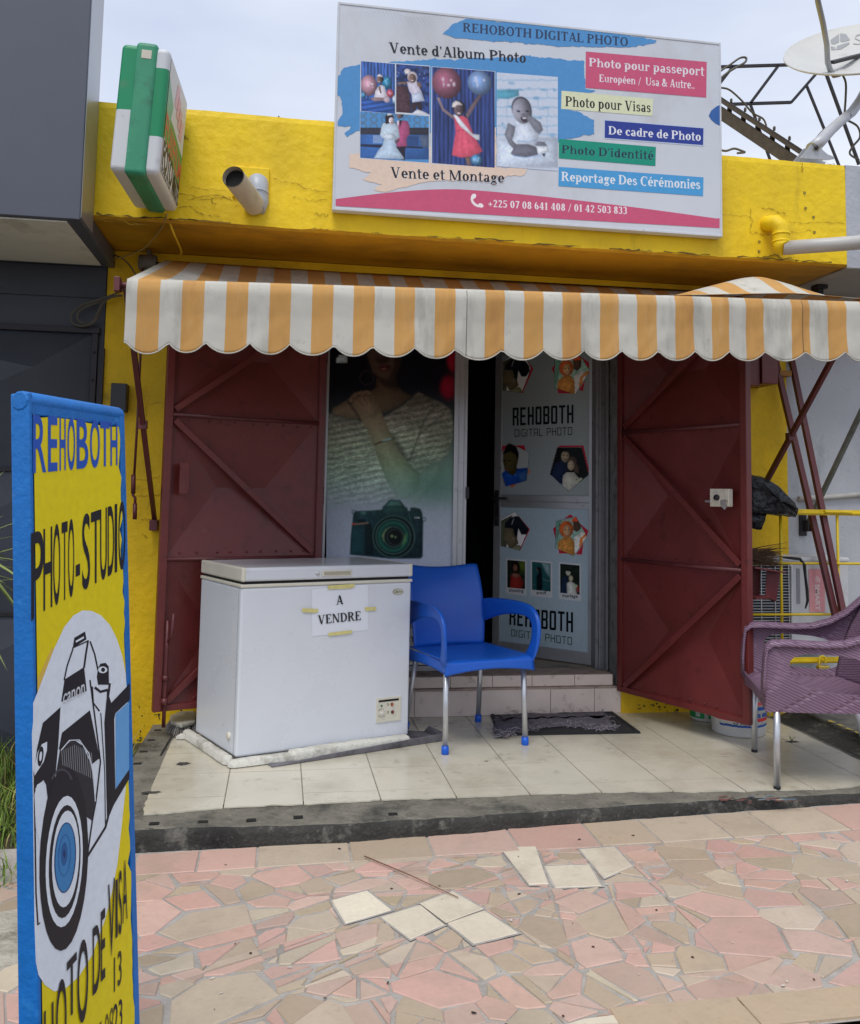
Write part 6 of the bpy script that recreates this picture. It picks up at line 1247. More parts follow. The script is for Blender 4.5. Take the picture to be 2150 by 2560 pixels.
b = MB(); b.box((x0, YA, z0), (x1, YA+.26, z1)); build('casing', b, mat('white_enamel_casing', (206, 208, 212), .45, var=.05, vscale=5, dirt=((140, 136, 130), 8, .58, .82)), AC, bevel=.012, segs=3)
b = MB(); b.box((x0-.005, YA-.006, z1-.018), (x1+.004, YA+.27, z1+.006)); build('lid', b, mat('white_enamel_lid', (214, 216, 220), .4, var=.05), AC, bevel=.006)
c5c = crop(1500, 1150, 2.47); gx = float(atY(c5c(1180, 800), YA)[0]); gx0 = gx-.40
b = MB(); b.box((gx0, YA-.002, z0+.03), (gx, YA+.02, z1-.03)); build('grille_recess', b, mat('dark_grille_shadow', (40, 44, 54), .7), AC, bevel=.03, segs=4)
b = MB()
for k in range(28): z = z0+.045+k*(z1-z0-.09)/27; b.tube([(gx0+.006, YA-.006, z), (gx-.006, YA-.006, z)], .0022, 5)
for k in range(5): x = gx0+.02+k*(.36/4); b.tube([(x, YA-.010, z0+.035), (x, YA-.010, z1-.035)], .003, 6)
b.tube([(gx-.02, YA-.008, z0+.03), (gx, YA-.008, z0+.05), (gx, YA-.008, z1-.05), (gx-.02, YA-.008, z1-.03), (gx0+.02, YA-.008, z1-.03), (gx0, YA-.008, z1-.05), (gx0, YA-.008, z0+.05), (gx0+.02, YA-.008, z0+.03)], .006, 8, closed=True); build('fan_grille', b, mat('white_wire', (214, 216, 218), .4), AC)
b = MB(); q = atY(c5c(1222, 700), YA); b.box((q[0]-.012, YA-.004, q[2]-.18), (q[0]+.012, YA, q[2]+.03)); build('grip_slot', b, mat('grey_slot', (150, 152, 158), .5), AC, bevel=.004)
PAC = Plane((0, YA-.004, 0), (1, 0, 0), (0, 0, 1)); cM = crop(1850, 1000, 2.8); a = Art(PAC, cM)
a.poly([(482, 1183), (560, 1183), (582, 1200), (592, 1230), (596, 1485), (488, 1483)], (230, 160, 166), 1)
lt = (238, 220, 222); f = a._quad([(526, 1285), (524, 1472), (560, 1472), (562, 1285)])
q_ = [(526, 1290), (530, 1474), (560, 1474), (556, 1290)]; a.sans('SMART', q_, lt, 2, .03); a.sans('TECHNOLOGY', [(508, 1292), (510, 1410), (518, 1410), (516, 1292)], (232, 200, 204), 2, .0)
for r0 in (10, 22, 34): a.ring(530-8, 1268, r0+4, r0+4, 6, lt, 2, -75, 15)
a.done('sticker', AC, M_PRINT)
single('frayed_strap', MB().tube([atY(c5c(*p), .84) for p in ((1130, 602), (1180, 606), (1236, 612), (1262, 650), (1268, 720), (1278, 800), (1282, 870), (1268, 918))], [.005, .009, .009, .010, .008, .009, .008, .004], 7), M_RUBBER, 'frayed dark strap draped over the white outdoor unit', 'strap')
def lump(name, outline, Yc, dep, m, label, cat, amp=.02, sd=0, cvt=c5c):
    """crumpled bundle grown from its silhouette, bulging towards and away from us"""
    P = [atY(cvt(*p), Yc) for p in outline]; P2 = []
    for i in range(len(P)):
        for t in (0, .25, .5, .75): P2.append(P[i]*(1-t)+P[(i+1) % len(P)]*t)
    c = sum(P2)/len(P2); L_ = 11; vs = []; n = len(P2)
    for j in range(L_):
        s = -1+2*j/(L_-1); k = math.sqrt(max(0, 1-s*s))*.98+.02
        for i, p in enumerate(P2):
            d = p-c; a_ = amp*fbm(np.array([i*.33+j*.2]), np.array([j*.5+sd]), sd+3, 3)[0]
            vs.append(c+d*(k+a_*(1-k)*.8)+np.array((0, s*dep+a_*2.0*k*(1-k)+a_*.5, a_*.35)))
    fs = [(j*n+i, j*n+(i+1) % n, (j+1)*n+(i+1) % n, (j+1)*n+i) for j in range(L_-1) for i in range(n)]+[tuple(range(n))[::-1], tuple((L_-1)*n+i for i in range(n))]
    b = MB(); b.add(vs, fs, 0, None, True); return b
M_BAG = mat('black_plastic_film', (32, 35, 40), .24, var=.3, vscale=9, bump=1.0, bscale=26, bdist=.02, dirt=((70, 68, 60), 4, .55, .75))
BG_ = thing('plastic_bundle', 'bundle wrapped in black plastic behind the right door', 'bundle', (3.0, .8, 1.3))
build('bag', lump('bag', [(860, 60), (925, 85), (1010, 110), (1090, 160), (1140, 215), (1190, 260), (1212, 320), (1196, 358), (1120, 345), (1040, 340), (960, 334), (860, 330)], .82, .10, M_BAG, '', '', .05, 2), M_BAG, BG_)
build('flap', lump('flap', [(880, 325), (1030, 340), (1010, 375), (975, 432), (930, 415), (880, 400)], .80, .05, M_BAG, '', '', .05, 5), M_BAG, BG_)
BR = thing('broom', 'brown straw broom lying on top of the cage behind the door', 'broom', (2.95, .82, 1.0)); b = MB(); r_ = np.random.default_rng(9)
for i in range(230):
    s = r_.uniform(0, 1); y0 = 600+r_.normal(0, 26); y1 = 545+r_.uniform(0, 120); x1 = r_.uniform(1010, 1135); Yq = .80+r_.normal(0, .018)
    if r_.random() < .10: x1 = r_.uniform(1060, 1180); y1 = r_.uniform(500, 660)
    P = [atY(c5c(860, y0), Yq), atY(c5c((860+x1)/2, y0*.45+y1*.55-6), Yq), atY(c5c(x1, y1), Yq)]; b.tube(P, [.0022, .0018, .0008], 4, False)
build('bristles', b, mat('brown_straw', (92, 68, 48), .85, var=.35, vscale=60), BR); h = atY(c5c(860, 600), .80); build('handle', MB().tube([(h[0]+.02, .80, h[2]), (h[0]-.16, .79, h[2]-.01)], .016, 10), mat('dark_wood', (96, 70, 48), .7), BR)
P = [atY(c5c(*p), .47) for p in ((925, 660), (1030, 668), (1112, 690), (1085, 872), (1020, 842), (930, 850))]; b = MB(); o = np.array((0, .02, 0)); I = [p*.86+(sum(P)/6)*.14 for p in P]
b.add([P[0], P[1], P[2], P[3], P[4], P[5]], [(1, 2, 3, 4)]); b.bar(P[0], P[2], .11, .006, (0, 0, 1)); b.bar(P[5], P[4], .11, .006, (0, 0, 1)); b.add([P[0]+o*3, P[1]+o*3, P[4]+o*3, P[5]+o*3], [(0, 1, 2, 3)]); b.bar(P[2]+o*2.6, P[3]+o*2.6, .006, .10, (0, 1, 0))
build('lock_cover', b, M_MARB, DR, solid=.003)
cN = crop(1750, 1700, 4.41)
def bucket(name, label, c, r0, r1, h, bands, words):
    T = thing(name, label, 'bucket', (c[0], c[1], 0)); M = Matrix.Translation((c[0], c[1], .002)); b = MB()
    b.lathe([(0, 0), (r0-.006, 0), (r0, .006), (r1, h-.02), (r1+.006, h-.02), (r1+.006, h), (r1-.004, h), (r0-.008, .01), (0, .01)], 48, M); build('pail', b, mat('white_bucket_plastic', (214, 214, 212), .4, var=.06, vscale=14, dirt=[((160, 156, 150), 9, .55, .8), ((110, 104, 98), 40, .68, .8)]), T)
    b = MB(); rr = lambda z: r0+(r1-r0)*z/h+.0011
    for z0_, z1_, col, a0, a1, wob in bands:
        n = 60; vs = []; 
        for k in range(n+1):
            q = math.radians(a0+(a1-a0)*k/n); w = wob*fbm(np.array([k*.8]), np.array([z0_*90]), 2)[0]
            for z in (z0_+w*.5, z1_+w): vs.append((c[0]+rr(z)*math.cos(q), c[1]+rr(z)*math.sin(q), z))
        b.add(vs, [(2*k, 2*k+2, 2*k+3, 2*k+1) for k in range(n)], 0, lin(col), True)
    for t, z0_, z1_, q0_, q1_, col in words:
        vs, fs, w = sans(t, .03); b.add([(c[0]+(rr(z0_+(z1_-z0_)*y)+.0008)*math.cos(math.radians(q0_+(q1_-q0_)*x/w)), c[1]+(rr(z0_+(z1_-z0_)*y)+.0008)*math.sin(math.radians(q0_+(q1_-q0_)*x/w)), z0_+(z1_-z0_)*y) for x, y in vs], fs, 0, lin(col))
    build('printed_label', b, M_PRINT, T, recalc=False); return T
RD, BL_ = (206, 52, 56), (36, 84, 164)
T = bucket('paint_bucket', 'large white bucket with red and blue bands behind the maroon door', (2.828, .79), .148, .160, .31, [(.088, .106, RD, 170, 370, .002), (.030+.028, .058+.012, BL_, 200, 330, .009), (.150, .168, BL_, 200, 370, .002), (.178, .196, (214, 84, 88), 200, 370, .002)], [('eau', .112, .142, 296, 326, BL_), ('TRAP', .206, .228, 290, 330, (70, 92, 140)), ('decora', .112, .142, 240, 292, BL_), ('25 KG', .074, .082, 230, 262, (90, 90, 96))])
b = MB(); b.tube([Vector((2.828+.166, .79, .27)), Vector((2.828+.185, .77, .20)), Vector((2.828+.178, .745, .14)), Vector((2.828+.160, .73, .10))], .003, 6); build('handle', b, M_CHROME, T)
T = bucket('paint_can', 'small white can with green label under the maroon door', (2.772, 1.085), .088, .092, .17, [(.02, .075, (30, 150, 84), 150, 240, .001), (.02, .075, (30, 150, 84), 255, 330, .001), (.10, .16, (30, 150, 84), 150, 330, .001)], [])
b = MB()
for k in range(9): q = math.radians(206+2.2*k); b.add([(2.772+.0915*math.cos(q+d), 1.085+.0915*math.sin(q+d), z) for d, z in ((0, .03), (.02*(1+k % 2), .03), (.02*(1+k % 2), .066), (0, .066))], [(0, 1, 2, 3)], 0, lin((214, 224, 216)))
build('bar_marks', b, M_PRINT, T, recalc=False)

# ------------------------------------------------------------------ on the roof: dish, frame of thin bars, gutter rail, cables
c7 = crop(1850, 0, 5.0)
DI = thing('satellite_dish', 'pale grey satellite dish on a curved mast standing on the parapet', 'satellite dish', (3.2, .75, 3.33))
n = Vector((-.34, -.60, .725)).normalized(); YD = .95; C0 = Vector(atY((1850+1600/5.0, 0+600/5.0), YD)); C0 = Vector(atY((2156, 118), YD))
right = Vector((1, 0, 0)); right = (right-n*right.dot(n)).normalized(); upv = n.cross(right); M = Matrix((( right.x, upv.x, n.x, C0.x), (right.y, upv.y, n.y, C0.y), (right.z, upv.z, n.z, C0.z), (0, 0, 0, 1)))
b = MB(); R = .47; pr_ = [(R*t, .10*t*t-.10) for t in np.linspace(0, 1, 14)]
b.lathe(pr_+[(R+.006, .004), (R+.008, -.006), (R, -.012)]+[(r, z-.010) for r, z in reversed(pr_)], 64, M); build('reflector', b, mat('pale_grey_reflector', (196, 196, 192), .5, var=.05, vscale=4, dirt=((158, 152, 142), 5, .55, .8)), DI)
a = Art(Plane(C0+n*(-.05), right, upv)); cD = crop(1850, 0, 5.0)
class Bowl:                                                     # print follows the hollow of the dish
    def at(s, u, v, h=0): r2 = (u*u+v*v)/(R*R); return np.array(M @ Vector((u, v, .10*r2-.10+.002+h)))
    def uv(s, p):
        d = Vector(ray(p)); o = Vector(CAM); z = -.07
        for _ in range(5):
            t = ((C0+n*z)-o).dot(n)/d.dot(n); q = M.inverted() @ (o+d*t); z = .10*(q.x**2+q.y**2)/(R*R)-.10
        return (q.x, q.y)
a.pl = Bowl(); a.cv = cD; GY = (150, 152, 154)
for P in ([(1130, 545), (1235, 505), (1238, 552), (1180, 572), (1140, 572)], [(1250, 502), (1320, 500), (1375, 530), (1262, 552), (1250, 540)], [(1215, 585), (1360, 545), (1370, 560), (1260, 620), (1200, 626)], [(1135, 590), (1190, 600), (1195, 628), (1140, 632)]): a.poly(P, GY, 1)
a.stroke([(1500, 490), (1450, 500), (1435, 515), (1500, 530), (1530, 545), (1480, 560), (1415, 556)], 9, GY, 1); a.done('emblem', DI, M_PRINT)
b = MB(); b.bar(Vector(atY(c7(1150, 780), YD)), Vector(atY(c7(1700, 640), YD+.2)), .03, .02, n); build('back_rail', b, M_STEEL, DI)
b = MB(); P = [atY(c7(*p), y) for p, y in (((965, -60), .55), ((975, 20), .58), ((1040, 300), .70), ((1085, 560), .82), ((1095, 780), .92), ((1130, 880), .95), ((1180, 945), .97), ((1240, 930), .99), ((1400, 800), 1.05))]; b.tube(P, [.017]*9, 12); build('feed_arm', b, mat('galvanised_tube', (156, 158, 160), .45, metal=.4, var=.12, vscale=12), DI)
b = MB(); P = [atY(c7(*p), y) for p, y in (((1560, 1150), .98), ((1500, 1260), .95), ((1400, 1400), .88), ((1250, 1520), .82), ((1120, 1640), .78), ((1010, 1760), .75), ((900, 1860), .72))]; b.tube(P, [.031, .031, .031, .031, .033, .036, .040], 16); build('mast', b, mat('grey_painted_mast', (182, 184, 188), .45, metal=.2, var=.08, vscale=10), DI)
b = MB(); P = [atY(c7(*p), .70) for p in ((750, 1975), (830, 1880), (900, 1790), (960, 1760), (1040, 1880), (1100, 1930), (1180, 1960), (1180, 1985), (1100, 2000))]; b.prism(P, (0, .006, 0)); b.prism([p+np.array((0, .09, 0)) for p in P], (0, .006, 0)); b.box((P[0][0], .68, 3.323), (P[-1][0]+.02, .82, 3.330)); build('base_plate', b, mat('zinc_base', (170, 174, 182), .45, metal=.35, var=.1, vscale=16), DI, bevel=.001)
for p_, y_ in ((c7(950, 1848), .69), (c7(1362, 1445), .83)): b = MB(); q = atY(p_, y_); b.lathe([(0, .008), (.014, .008), (.014, 0)], 6, Matrix.Translation(q) @ Matrix.Rotation(math.pi/2, 4, 'X')); build('bolt', b, M_STEEL, DI)
YF = 2.1; FR = thing('roof_frame', 'frame of thin dark steel bars standing on the roof behind the board', 'frame', (4.0, YF, 3.0)); cV = crop(1500, 0, 2.625)
b = MB()
for k, q in enumerate((((760, 440), (1260, 425)), ((835, 685), (1255, 672)), ((1170, 432), (985, 680)), ((1255, 672), (1450, 448)), ((870, 440), (700, 660)))): b.bar(Vector(atY(cV(*q[0]), YF)), Vector(atY(cV(*q[1]), YF)), .020, .020, (0, 0, 1))
build('frame_bars', b, M_STEEL, FR)
for q in (((985, 680), (1120, 1060), 0), ((1355, 560), (1570, 1090), 0), ((1470, 445), (1700, 1080), .02)): b = MB(); b.bar(Vector(atY(cV(*q[0]), YF)), Vector(atY(cV(*q[1]), YF)), .016+q[2]*.4, .016, (1, 0, 0)); build('stay', b, M_STEEL, FR)
b = MB(); p, q = Vector(atY(cV(700, 600), 1.7)), Vector(atY(cV(1335, 1015), 1.1)); p = p+(p-q)*.35
b.bar(p, q, .10, .02, (0, 0, 1)); b.bar(p+Vector((0, .02, -.075)), q+Vector((0, .02, -.075)), .10, .075, (0, 0, 1)); b.bar(p+Vector((0, 0, .022)), q+Vector((0, 0, .022)), .05, .012, (0, 0, 1))
for k in range(8): z = p.lerp(q, .12+.11*k); b.lathe([(.008, 0), (.010, .02), (.004, .03), (0, .03)], 8, Matrix.Translation(z+Vector((0, -.02, .02)))); b.box((z.x-.01, z.y-.01, z.z-.05), (z.x+.01, z.y+.02, z.z))
single('roof_rail', b, mat('rusty_gutter', (76, 68, 58), .7, metal=.2, var=.3, vscale=20), 'dark sloping roof edge rail with bolts beside the board', 'rail')
for k, (pts, lab, w) in enumerate(([[(640, 640), (700, 560), (760, 490), (860, 420), (920, 380), (958, 380), (950, 410), (880, 450), (820, 490), (740, 560)], 'grey cable looped over the frame right of the board', .008], [[(790, 575), (850, 590), (930, 660), (1000, 740), (1070, 780), (1092, 835), (1080, 860)], 'grey cable drooping in front of the sloping rail', .007], [[(1585, 480), (1612, 540), (1612, 640), (1605, 740)], 'dark cable hanging from the dish to its mast', .007], [[(1560, 820), (1480, 845), (1410, 920), (1365, 1000)], 'dark cable strapped along the dish mast', .007], [[(1625, 790), (1690, 830), (1706, 900), (1660, 960), (1640, 1010), (1700, 1050)], 'pale cable bunched behind the dish mast', .007], [[(790, 985), (830, 990), (880, 975), (930, 990), (950, 1000), (900, 1005)], 'dark cable ends lying on the parapet beside the board', .007])):
    tubeY('cable', lab, 'cable', [cV(*p) for p in pts], [.95 if k > 1 else 1.6]*len(pts), w, M_CABLE, None, 6)
b = MB(); p = atY(D(573, 236), .70); b.tube([(p[0], .70, 3.31), (p[0]+.002, .70, 3.345), (p[0]-.004, .70, 3.362)], .004, 6); single('steel_stub', b, M_STEEL, 'short rusty rod poking out of the yellow parapet top', 'rod')
# ------------------------------------------------------------------ chest freezer for sale
FA = math.radians(20.14); FX = np.array((math.cos(FA), math.sin(FA), 0)); FY = np.array((math.cos(math.radians(115.2)), math.sin(math.radians(115.2)), 0)); FO = np.array((.020, .454, 0.)); FW, FD = .953, .555
MF = frameM(FO, FX, FY, np.array((0, 0, 1.)))
FZ = thing('chest_freezer', 'white chest freezer with a paper notice taped on its front', 'freezer', FO)
M_WHT = mat('white_freezer_enamel', (216, 220, 226), .28, var=.025, vscale=3, spec=.5, bump=.06, bscale=300, bdist=.0006, dirt=[((176, 172, 160), 3.0, .66, .92, (1, 1, .4)), ((120, 112, 100), 60, .74, .84)])
M_CRM = mat('cream_freezer_trim', (214, 210, 194), .38, var=.05, vscale=12, dirt=((150, 140, 120), 26, .62, .82))
FT = .862
b = MB(); b.box((0, 0, .030), (FW, FD, FT-.016), 0, MF); build('cabinet', b, M_WHT, FZ, bevel=.012, segs=4)
b = MB(); b.box((-.004, -.004, FT-.016), (FW+.004, FD+.004, FT), 0, MF); build('cabinet_rim', b, M_CRM, FZ, bevel=.004)
b = MB(); b.box((.012, .012, FT), (FW-.012, FD-.012, FT+.014), 0, MF); build('lid_gasket', b, M_RUBBER, FZ)
b = MB(); b.box((.004, -.008, FT+.014), (FW-.004, FD, .944), 0, MF); LID = build('lid', b, mat('white_lid_enamel', (212, 216, 222), .2, var=.03, vscale=3, spec=.5, dirt=((168, 168, 166), 6, .6, .85)), FZ, bevel=.012, segs=4)
for x0_, x1_ in ((-.003, .022), (FW-.022, FW+.003)): b = MB(); b.box((x0_, -.010, FT+.013), (x1_, FD+.003, .946), 0, MF); build('lid_end_trim', b, M_CRM, LID, bevel=.010, segs=4)
PLZ = Plane(FO, FX, np.array((0, 0, 1.))); cE = crop(420, 1360, 2.52)
def fp(x, y, d=0): u, v = PLZ.uv(cE(x, y)); return MF @ Vector((u, d, v))
def fuv(x, y): return PLZ.uv(cE(x, y))
u0, v0 = fuv(962, 195); u1, v1 = fuv(1150, 160)
b = MB(); b.box((u0, -.014, FT+.028), (u1, -.006, FT+.060), 0, MF); build('handle_surround', b, M_CRM, LID, bevel=.004, segs=3)
b = MB(); b.box((u0+.012, -.0150, FT+.035), (u1-.006, -.0135, FT+.054), 0, MF); build('handle_recess', b, mat('shadow_cream', (172, 166, 148), .5), LID, bevel=.003)
u, v = fuv(937, 186); b = MB(); b.lathe([(0, .007), (.007, .007), (.010, .005), (.011, 0)], 20, MF @ Matrix.Translation((u, -.008, FT+.044)) @ Matrix.Rotation(math.pi/2, 4, 'X')); b.box((u-.001, -.0162, FT+.039), (u+.001, -.0148, FT+.049), 0, MF); build('lid_lock', b, M_CHROME, LID)
u0, v0 = fuv(1308, 1130); u1, v1 = fuv(1466, 955); cz0, cz1 = v0+.002, v1
b = MB(); w = .012
for lo, hi in (((u0, -.006, cz0), (u1, .002, cz0+w)), ((u0, -.006, cz1-w*.9), (u1, .002, cz1)), ((u0, -.006, cz0+w), (u0+w, .002, cz1-w*.9)), ((u1-w, -.006, cz0+w), (u1, .002, cz1-w*.9))): b.box(lo, hi, 0, MF)
b.box((u0+w, -.0022, cz0+w), (u1-w, -.0005, cz1-w*.9), 0, MF); CP = build('control_panel', b, M_CRM, FZ, bevel=.0015)
b = MB(); b.box((u0+w+.002, -.0042, cz1-.022), (u1-w-.002, -.0024, cz1-.013), 0, MF); build('panel_shadow_gap', b, M_BLACK, CP)
def knob(x, y, r, m, nm, h=.008): u, v = fuv(x, y); bb = MB(); bb.lathe([(0, h), (r*.8, h), (r, h-.002), (r, 0)], 20, MF @ Matrix.Translation((u, -.0025, v)) @ Matrix.Rotation(math.pi/2, 4, 'X')); return build(nm, bb, m, CP)
knob(1342, 1018, .0048, mat('green_lens', (22, 110, 92), .25), 'lamp'); knob(1409, 1009, .0062, mat('orange_button', (206, 84, 50), .3), 'button'); knob(1412, 1057, .0062, mat('dark_red_button', (130, 44, 48), .3), 'button'); knob(1345, 1067, .0098, mat('white_knob', (216, 212, 202), .35), 'dial', .012)
for (x, y) in ((1409, 1009), (1412, 1057)): u, v = fuv(x, y); bb = MB(); bb.lathe([(.0084, 0), (.0084, .003), (.0064, .003), (.0064, 0)], 20, MF @ Matrix.Translation((u, -.0025, v)) @ Matrix.Rotation(math.pi/2, 4, 'X')); build('button_ring', bb, M_BLACK, CP)
a = Art(Plane(FO-FY*.0028, FX, np.array((0, 0, 1.))), cE)
for k in range(9): q = math.radians(-220+32*k); a.stroke([(1345+24*math.cos(q), 1067+25*math.sin(q)), (1345+28*math.cos(q), 1067+30*math.sin(q))], 3, (70, 66, 58), 1)
a.ring(1345, 1067, 24, 26, 2.5, (60, 58, 52), 1, 90, 270)
for y in (1012, 1060): a.poly([(1380, y-9), (1392, y-10), (1392, y+8), (1380, y+9)], (168, 160, 140), 1)
a.done('panel_print', CP, M_PRINT)
a = Art(Plane(FO-FY*.0006, FX, np.array((0, 0, 1.))), cE); a.disc(1449, 301, 36, 21, (196, 194, 176), 1); a.ring(1449, 301, 36, 21, 3, (168, 164, 140), 2); a.ring(1432, 300, 11, 12, 3.4, (120, 116, 92), 2, 30, 330); a.sans('Midea', [(1436, 308), (1476, 304), (1476, 292), (1436, 296)], (112, 110, 92), 2, .02); a.done('badge', FZ, M_PRINT)
b = MB(); u = .09; b.lathe([(0, .011), (.013, .010), (.019, .006), (.019, 0)], 20, MF @ Matrix.Translation((0.0, u, .115)) @ Matrix.Rotation(-math.pi/2, 4, 'Y')); build('drain_plug', b, M_CRM, FZ)
b = MB(); b.box((-.0008, .028, .04), (.0002, .031, FT-.02), 0, MF); build('side_seam', b, mat('seam_shadow', (150, 154, 160), .5), FZ)
NT = thing('paper_notice', 'white paper notice with bold black words taped to the freezer', 'notice', FO); PN = Plane(FO-FY*.0016, FX, np.array((0, 0, 1.)))
q = [PN.uv(cE(*p)) for p in ((908, 583), (1261, 541), (1259, 254), (905, 286))]; f4 = lambda s, t: tuple(np.array(q[0])*(1-s)*(1-t)+np.array(q[1])*s*(1-t)+np.array(q[2])*s*t+np.array(q[3])*(1-s)*t)
b = MB(); b.grid(lambda s, t: PN.at(*f4(s, t), .0004+.0035*abs(fbm(np.array([s*4]), np.array([t*4]), 2)[0])*(1-max(abs(2*s-1), abs(2*t-1))**3)), 24, 20); build('sheet', b, mat('white_paper', (226, 230, 238), .75, var=.03, vscale=5, bump=.25, bscale=18, bdist=.004), NT, recalc=False)
a = Art(Plane(FO-FY*.0068, FX, np.array((0, 0, 1.))), cE); a.serif('A', [(1060, 382), (1106, 378), (1104, 322), (1058, 326)], (34, 34, 36), 1); a.serif('VENDRE', [(946, 506), (1218, 478), (1216, 422), (944, 450)], (34, 34, 36), 1); a.done('words', NT, M_PRINT)
for P in ([(1003, 262), (1172, 250), (1174, 268), (1150, 279), (1006, 286)], [(844, 402), (944, 408), (944, 428), (925, 433), (844, 428)], [(1236, 398), (1309, 394), (1307, 418), (1240, 421)], [(1008, 558), (1158, 541), (1156, 562), (1010, 580)]):
    b = MB(); b.prism([PN.at(*PN.uv(cE(*p)), .0052) for p in P], PN.N*.0006); build('tape', b, mat('yellowed_tape', (214, 204, 134), .5, var=.12, vscale=60), NT)
# foam packing base and the metal tray under it
TB = thing('packing_base', 'dirty white foam packing base on a grey tray under the freezer', 'packing base', FO); M_FOAM = mat('dirty_white_foam', (206, 204, 194), .85, var=.1, vscale=12, bump=.9, bscale=40, bdist=.01, dirt=[((130, 124, 112), 5, .5, .68), ((74, 72, 70), 16, .64, .76)])
def foam(pa, pb, w0, h0, sd, nm):
    pa, pb = np.array(pa, float), np.array(pb, float); e = pb-pa; L_ = np.linalg.norm(e); e /= L_; nn = np.array((e[1], -e[0])); N_ = int(L_/.012); K = 9; b = MB(); vs = []
    for i in range(N_+1):
        c = pa+e*L_*i/N_; tp = min(1, i/2, (N_-i)/2)*.5+.5
        for k in range(K):
            t = k/(K-1); an = math.pi*t; ww = w0*(1+.07*n1(i*.12, sd)+.06*n1(i*.9, sd+1))*tp; hh = h0*(1+.08*n1(i*.12, sd+2)+.09*n1(i*.8+k, sd+3))*tp; o_ = math.cos(an); z_ = max(0, math.sin(an))**.32
            p = c+nn*(ww*.5*o_); vs.append(MF @ Vector((p[0], p[1], .004+hh*z_)))
    b.add(vs, [(i*K+k, i*K+k+1, (i+1)*K+k+1, (i+1)*K+k) for i in range(N_) for k in range(K-1)]+[tuple(range(K))[::-1], tuple(N_*K+k for k in range(K))], 0, None, True); return build(nm, b, M_FOAM, TB)
foam((-.035, .60), (-.032, -.01), .050, .040, 1, 'foam_rim'); foam((-.05, -.035), (.30, -.052), .062, .032, 5, 'foam_rim'); foam((.24, -.052), (FW-.02, -.045), .072, .048, 9, 'foam_rim'); foam((-.10, .56), (-.04, .545), .03, .026, 14, 'foam_scrap')
M_TRAY = mat('scuffed_grey_tray', (112, 110, 116), .5, metal=.25, var=.3, vscale=14, dirt=[((48, 48, 52), 6, .5, .7), ((180, 178, 174), 22, .62, .78)])
b = MB()
def tr(x, y, z): return MF @ Vector((x, y, z))
b.add([tr(.13, -.125, .003), tr(FW+.17, -.085, .004), tr(FW+.16, .10, .010), tr(FW, .22, .006), tr(.13, .05, .005)], [(0, 1, 2, 3, 4)]); b.add([tr(.13, -.125, .003), tr(.40, -.115, .022), tr(FW+.165, -.092, .044), tr(FW+.17, -.085, .004)], [(0, 3, 2, 1)]); b.add([tr(FW+.17, -.085, .004), tr(FW+.165, -.092, .044), tr(FW+.145, .03, .058), tr(FW+.16, .10, .010)], [(0, 1, 2, 3)])
build('tray', b, M_TRAY, TB, solid=.004); b = MB(); b.grid(lambda s, t: tr(.02+.9*s, .0+.5*t, .026), 1, 1); build('foam_floor', b, M_FOAM, TB)
b = MB(); b.box((.02, .05, .004), (.9, .5, .025), 0, MF); build('foam_core', b, M_FOAM, TB)

# ------------------------------------------------------------------ blue plastic armchair
O = np.array((1.2955, .5825, 0.)); EX = np.array((.9646, .2638, 0.)); EY = np.array((-.2638, .9646, 0.)); MC = frameM(O, EX, EY, np.array((0, 0, 1.)))
BC = thing('blue_chair', 'blue plastic armchair with aluminium legs beside the freezer', 'chair', O)
M_BLU = mat('blue_moulded_plastic', (20, 88, 190), .36, var=.06, vscale=5, spec=.5, bump=.05, bscale=260, bdist=.0008, dirt=[((44, 110, 200), 8, .6, .85), ((112, 148, 204), 30, .66, .82, (1, 1, .15))])
C = lambda x, y, z: MC @ Vector((x, y, z))
def seat(u, v):
    s = 2*u-1; yy = -.035+.515*v; hw = .262-.022*v; ed = abs(s)**4
    z = .468-.020*(1-s*s)*math.sin(math.pi*min(1, v*1.05))-.008*v+.006*ed
    if v < .09: z -= .012*(1-v/.09)**2
    return C(hw*s, yy, z)
b = MB(); b.grid(seat, 24, 24)
def apron(u, v):                                               # skirt that hangs from front and sides of the seat
    t = u*4
    if t < 1: s = t; x, y = -.240-.022*(1-s), .47-.505*s; arch = .018*math.sin(math.pi*s)
    elif t < 3: s = (t-1)/2; x, y = -.262+.524*s, -.036; arch = .026*math.sin(math.pi*s)**.8
    else: s = t-3; x, y = .240+.022*s*0+.022*(1-s), -.035+.505*s; arch = .018*math.sin(math.pi*s)
    r = .022*(1-v) if v > 0 else .006
    zt = .463; zb = .395+arch; o_ = .004*math.sin(math.pi*v)
    return C(x*(1+.012*v), y-(.006*v if 1 <= t <= 3 else 0), zt+(zb-zt)*v+o_*0)
b.grid(apron, 64, 5); build('seat', b, M_BLU, BC, solid=.005, recalc=False)
def back(u, v):
    s = 2*u-1; hw = .222+.012*v+.006*math.sin(math.pi*v); y = .468+.035*v+.115*v*v-.045*s*s*(.4+.6*v)+.018*(1-v)*(1-s*s); z = .462+(.462)*v-.028*(1-s*s)*(v**5)-.012*(abs(s)**8)*(v**6)
    return C(hw*s, y, z)
b = MB(); b.grid(back, 24, 22); build('backrest', b, M_BLU, BC, solid=.006, recalc=False)
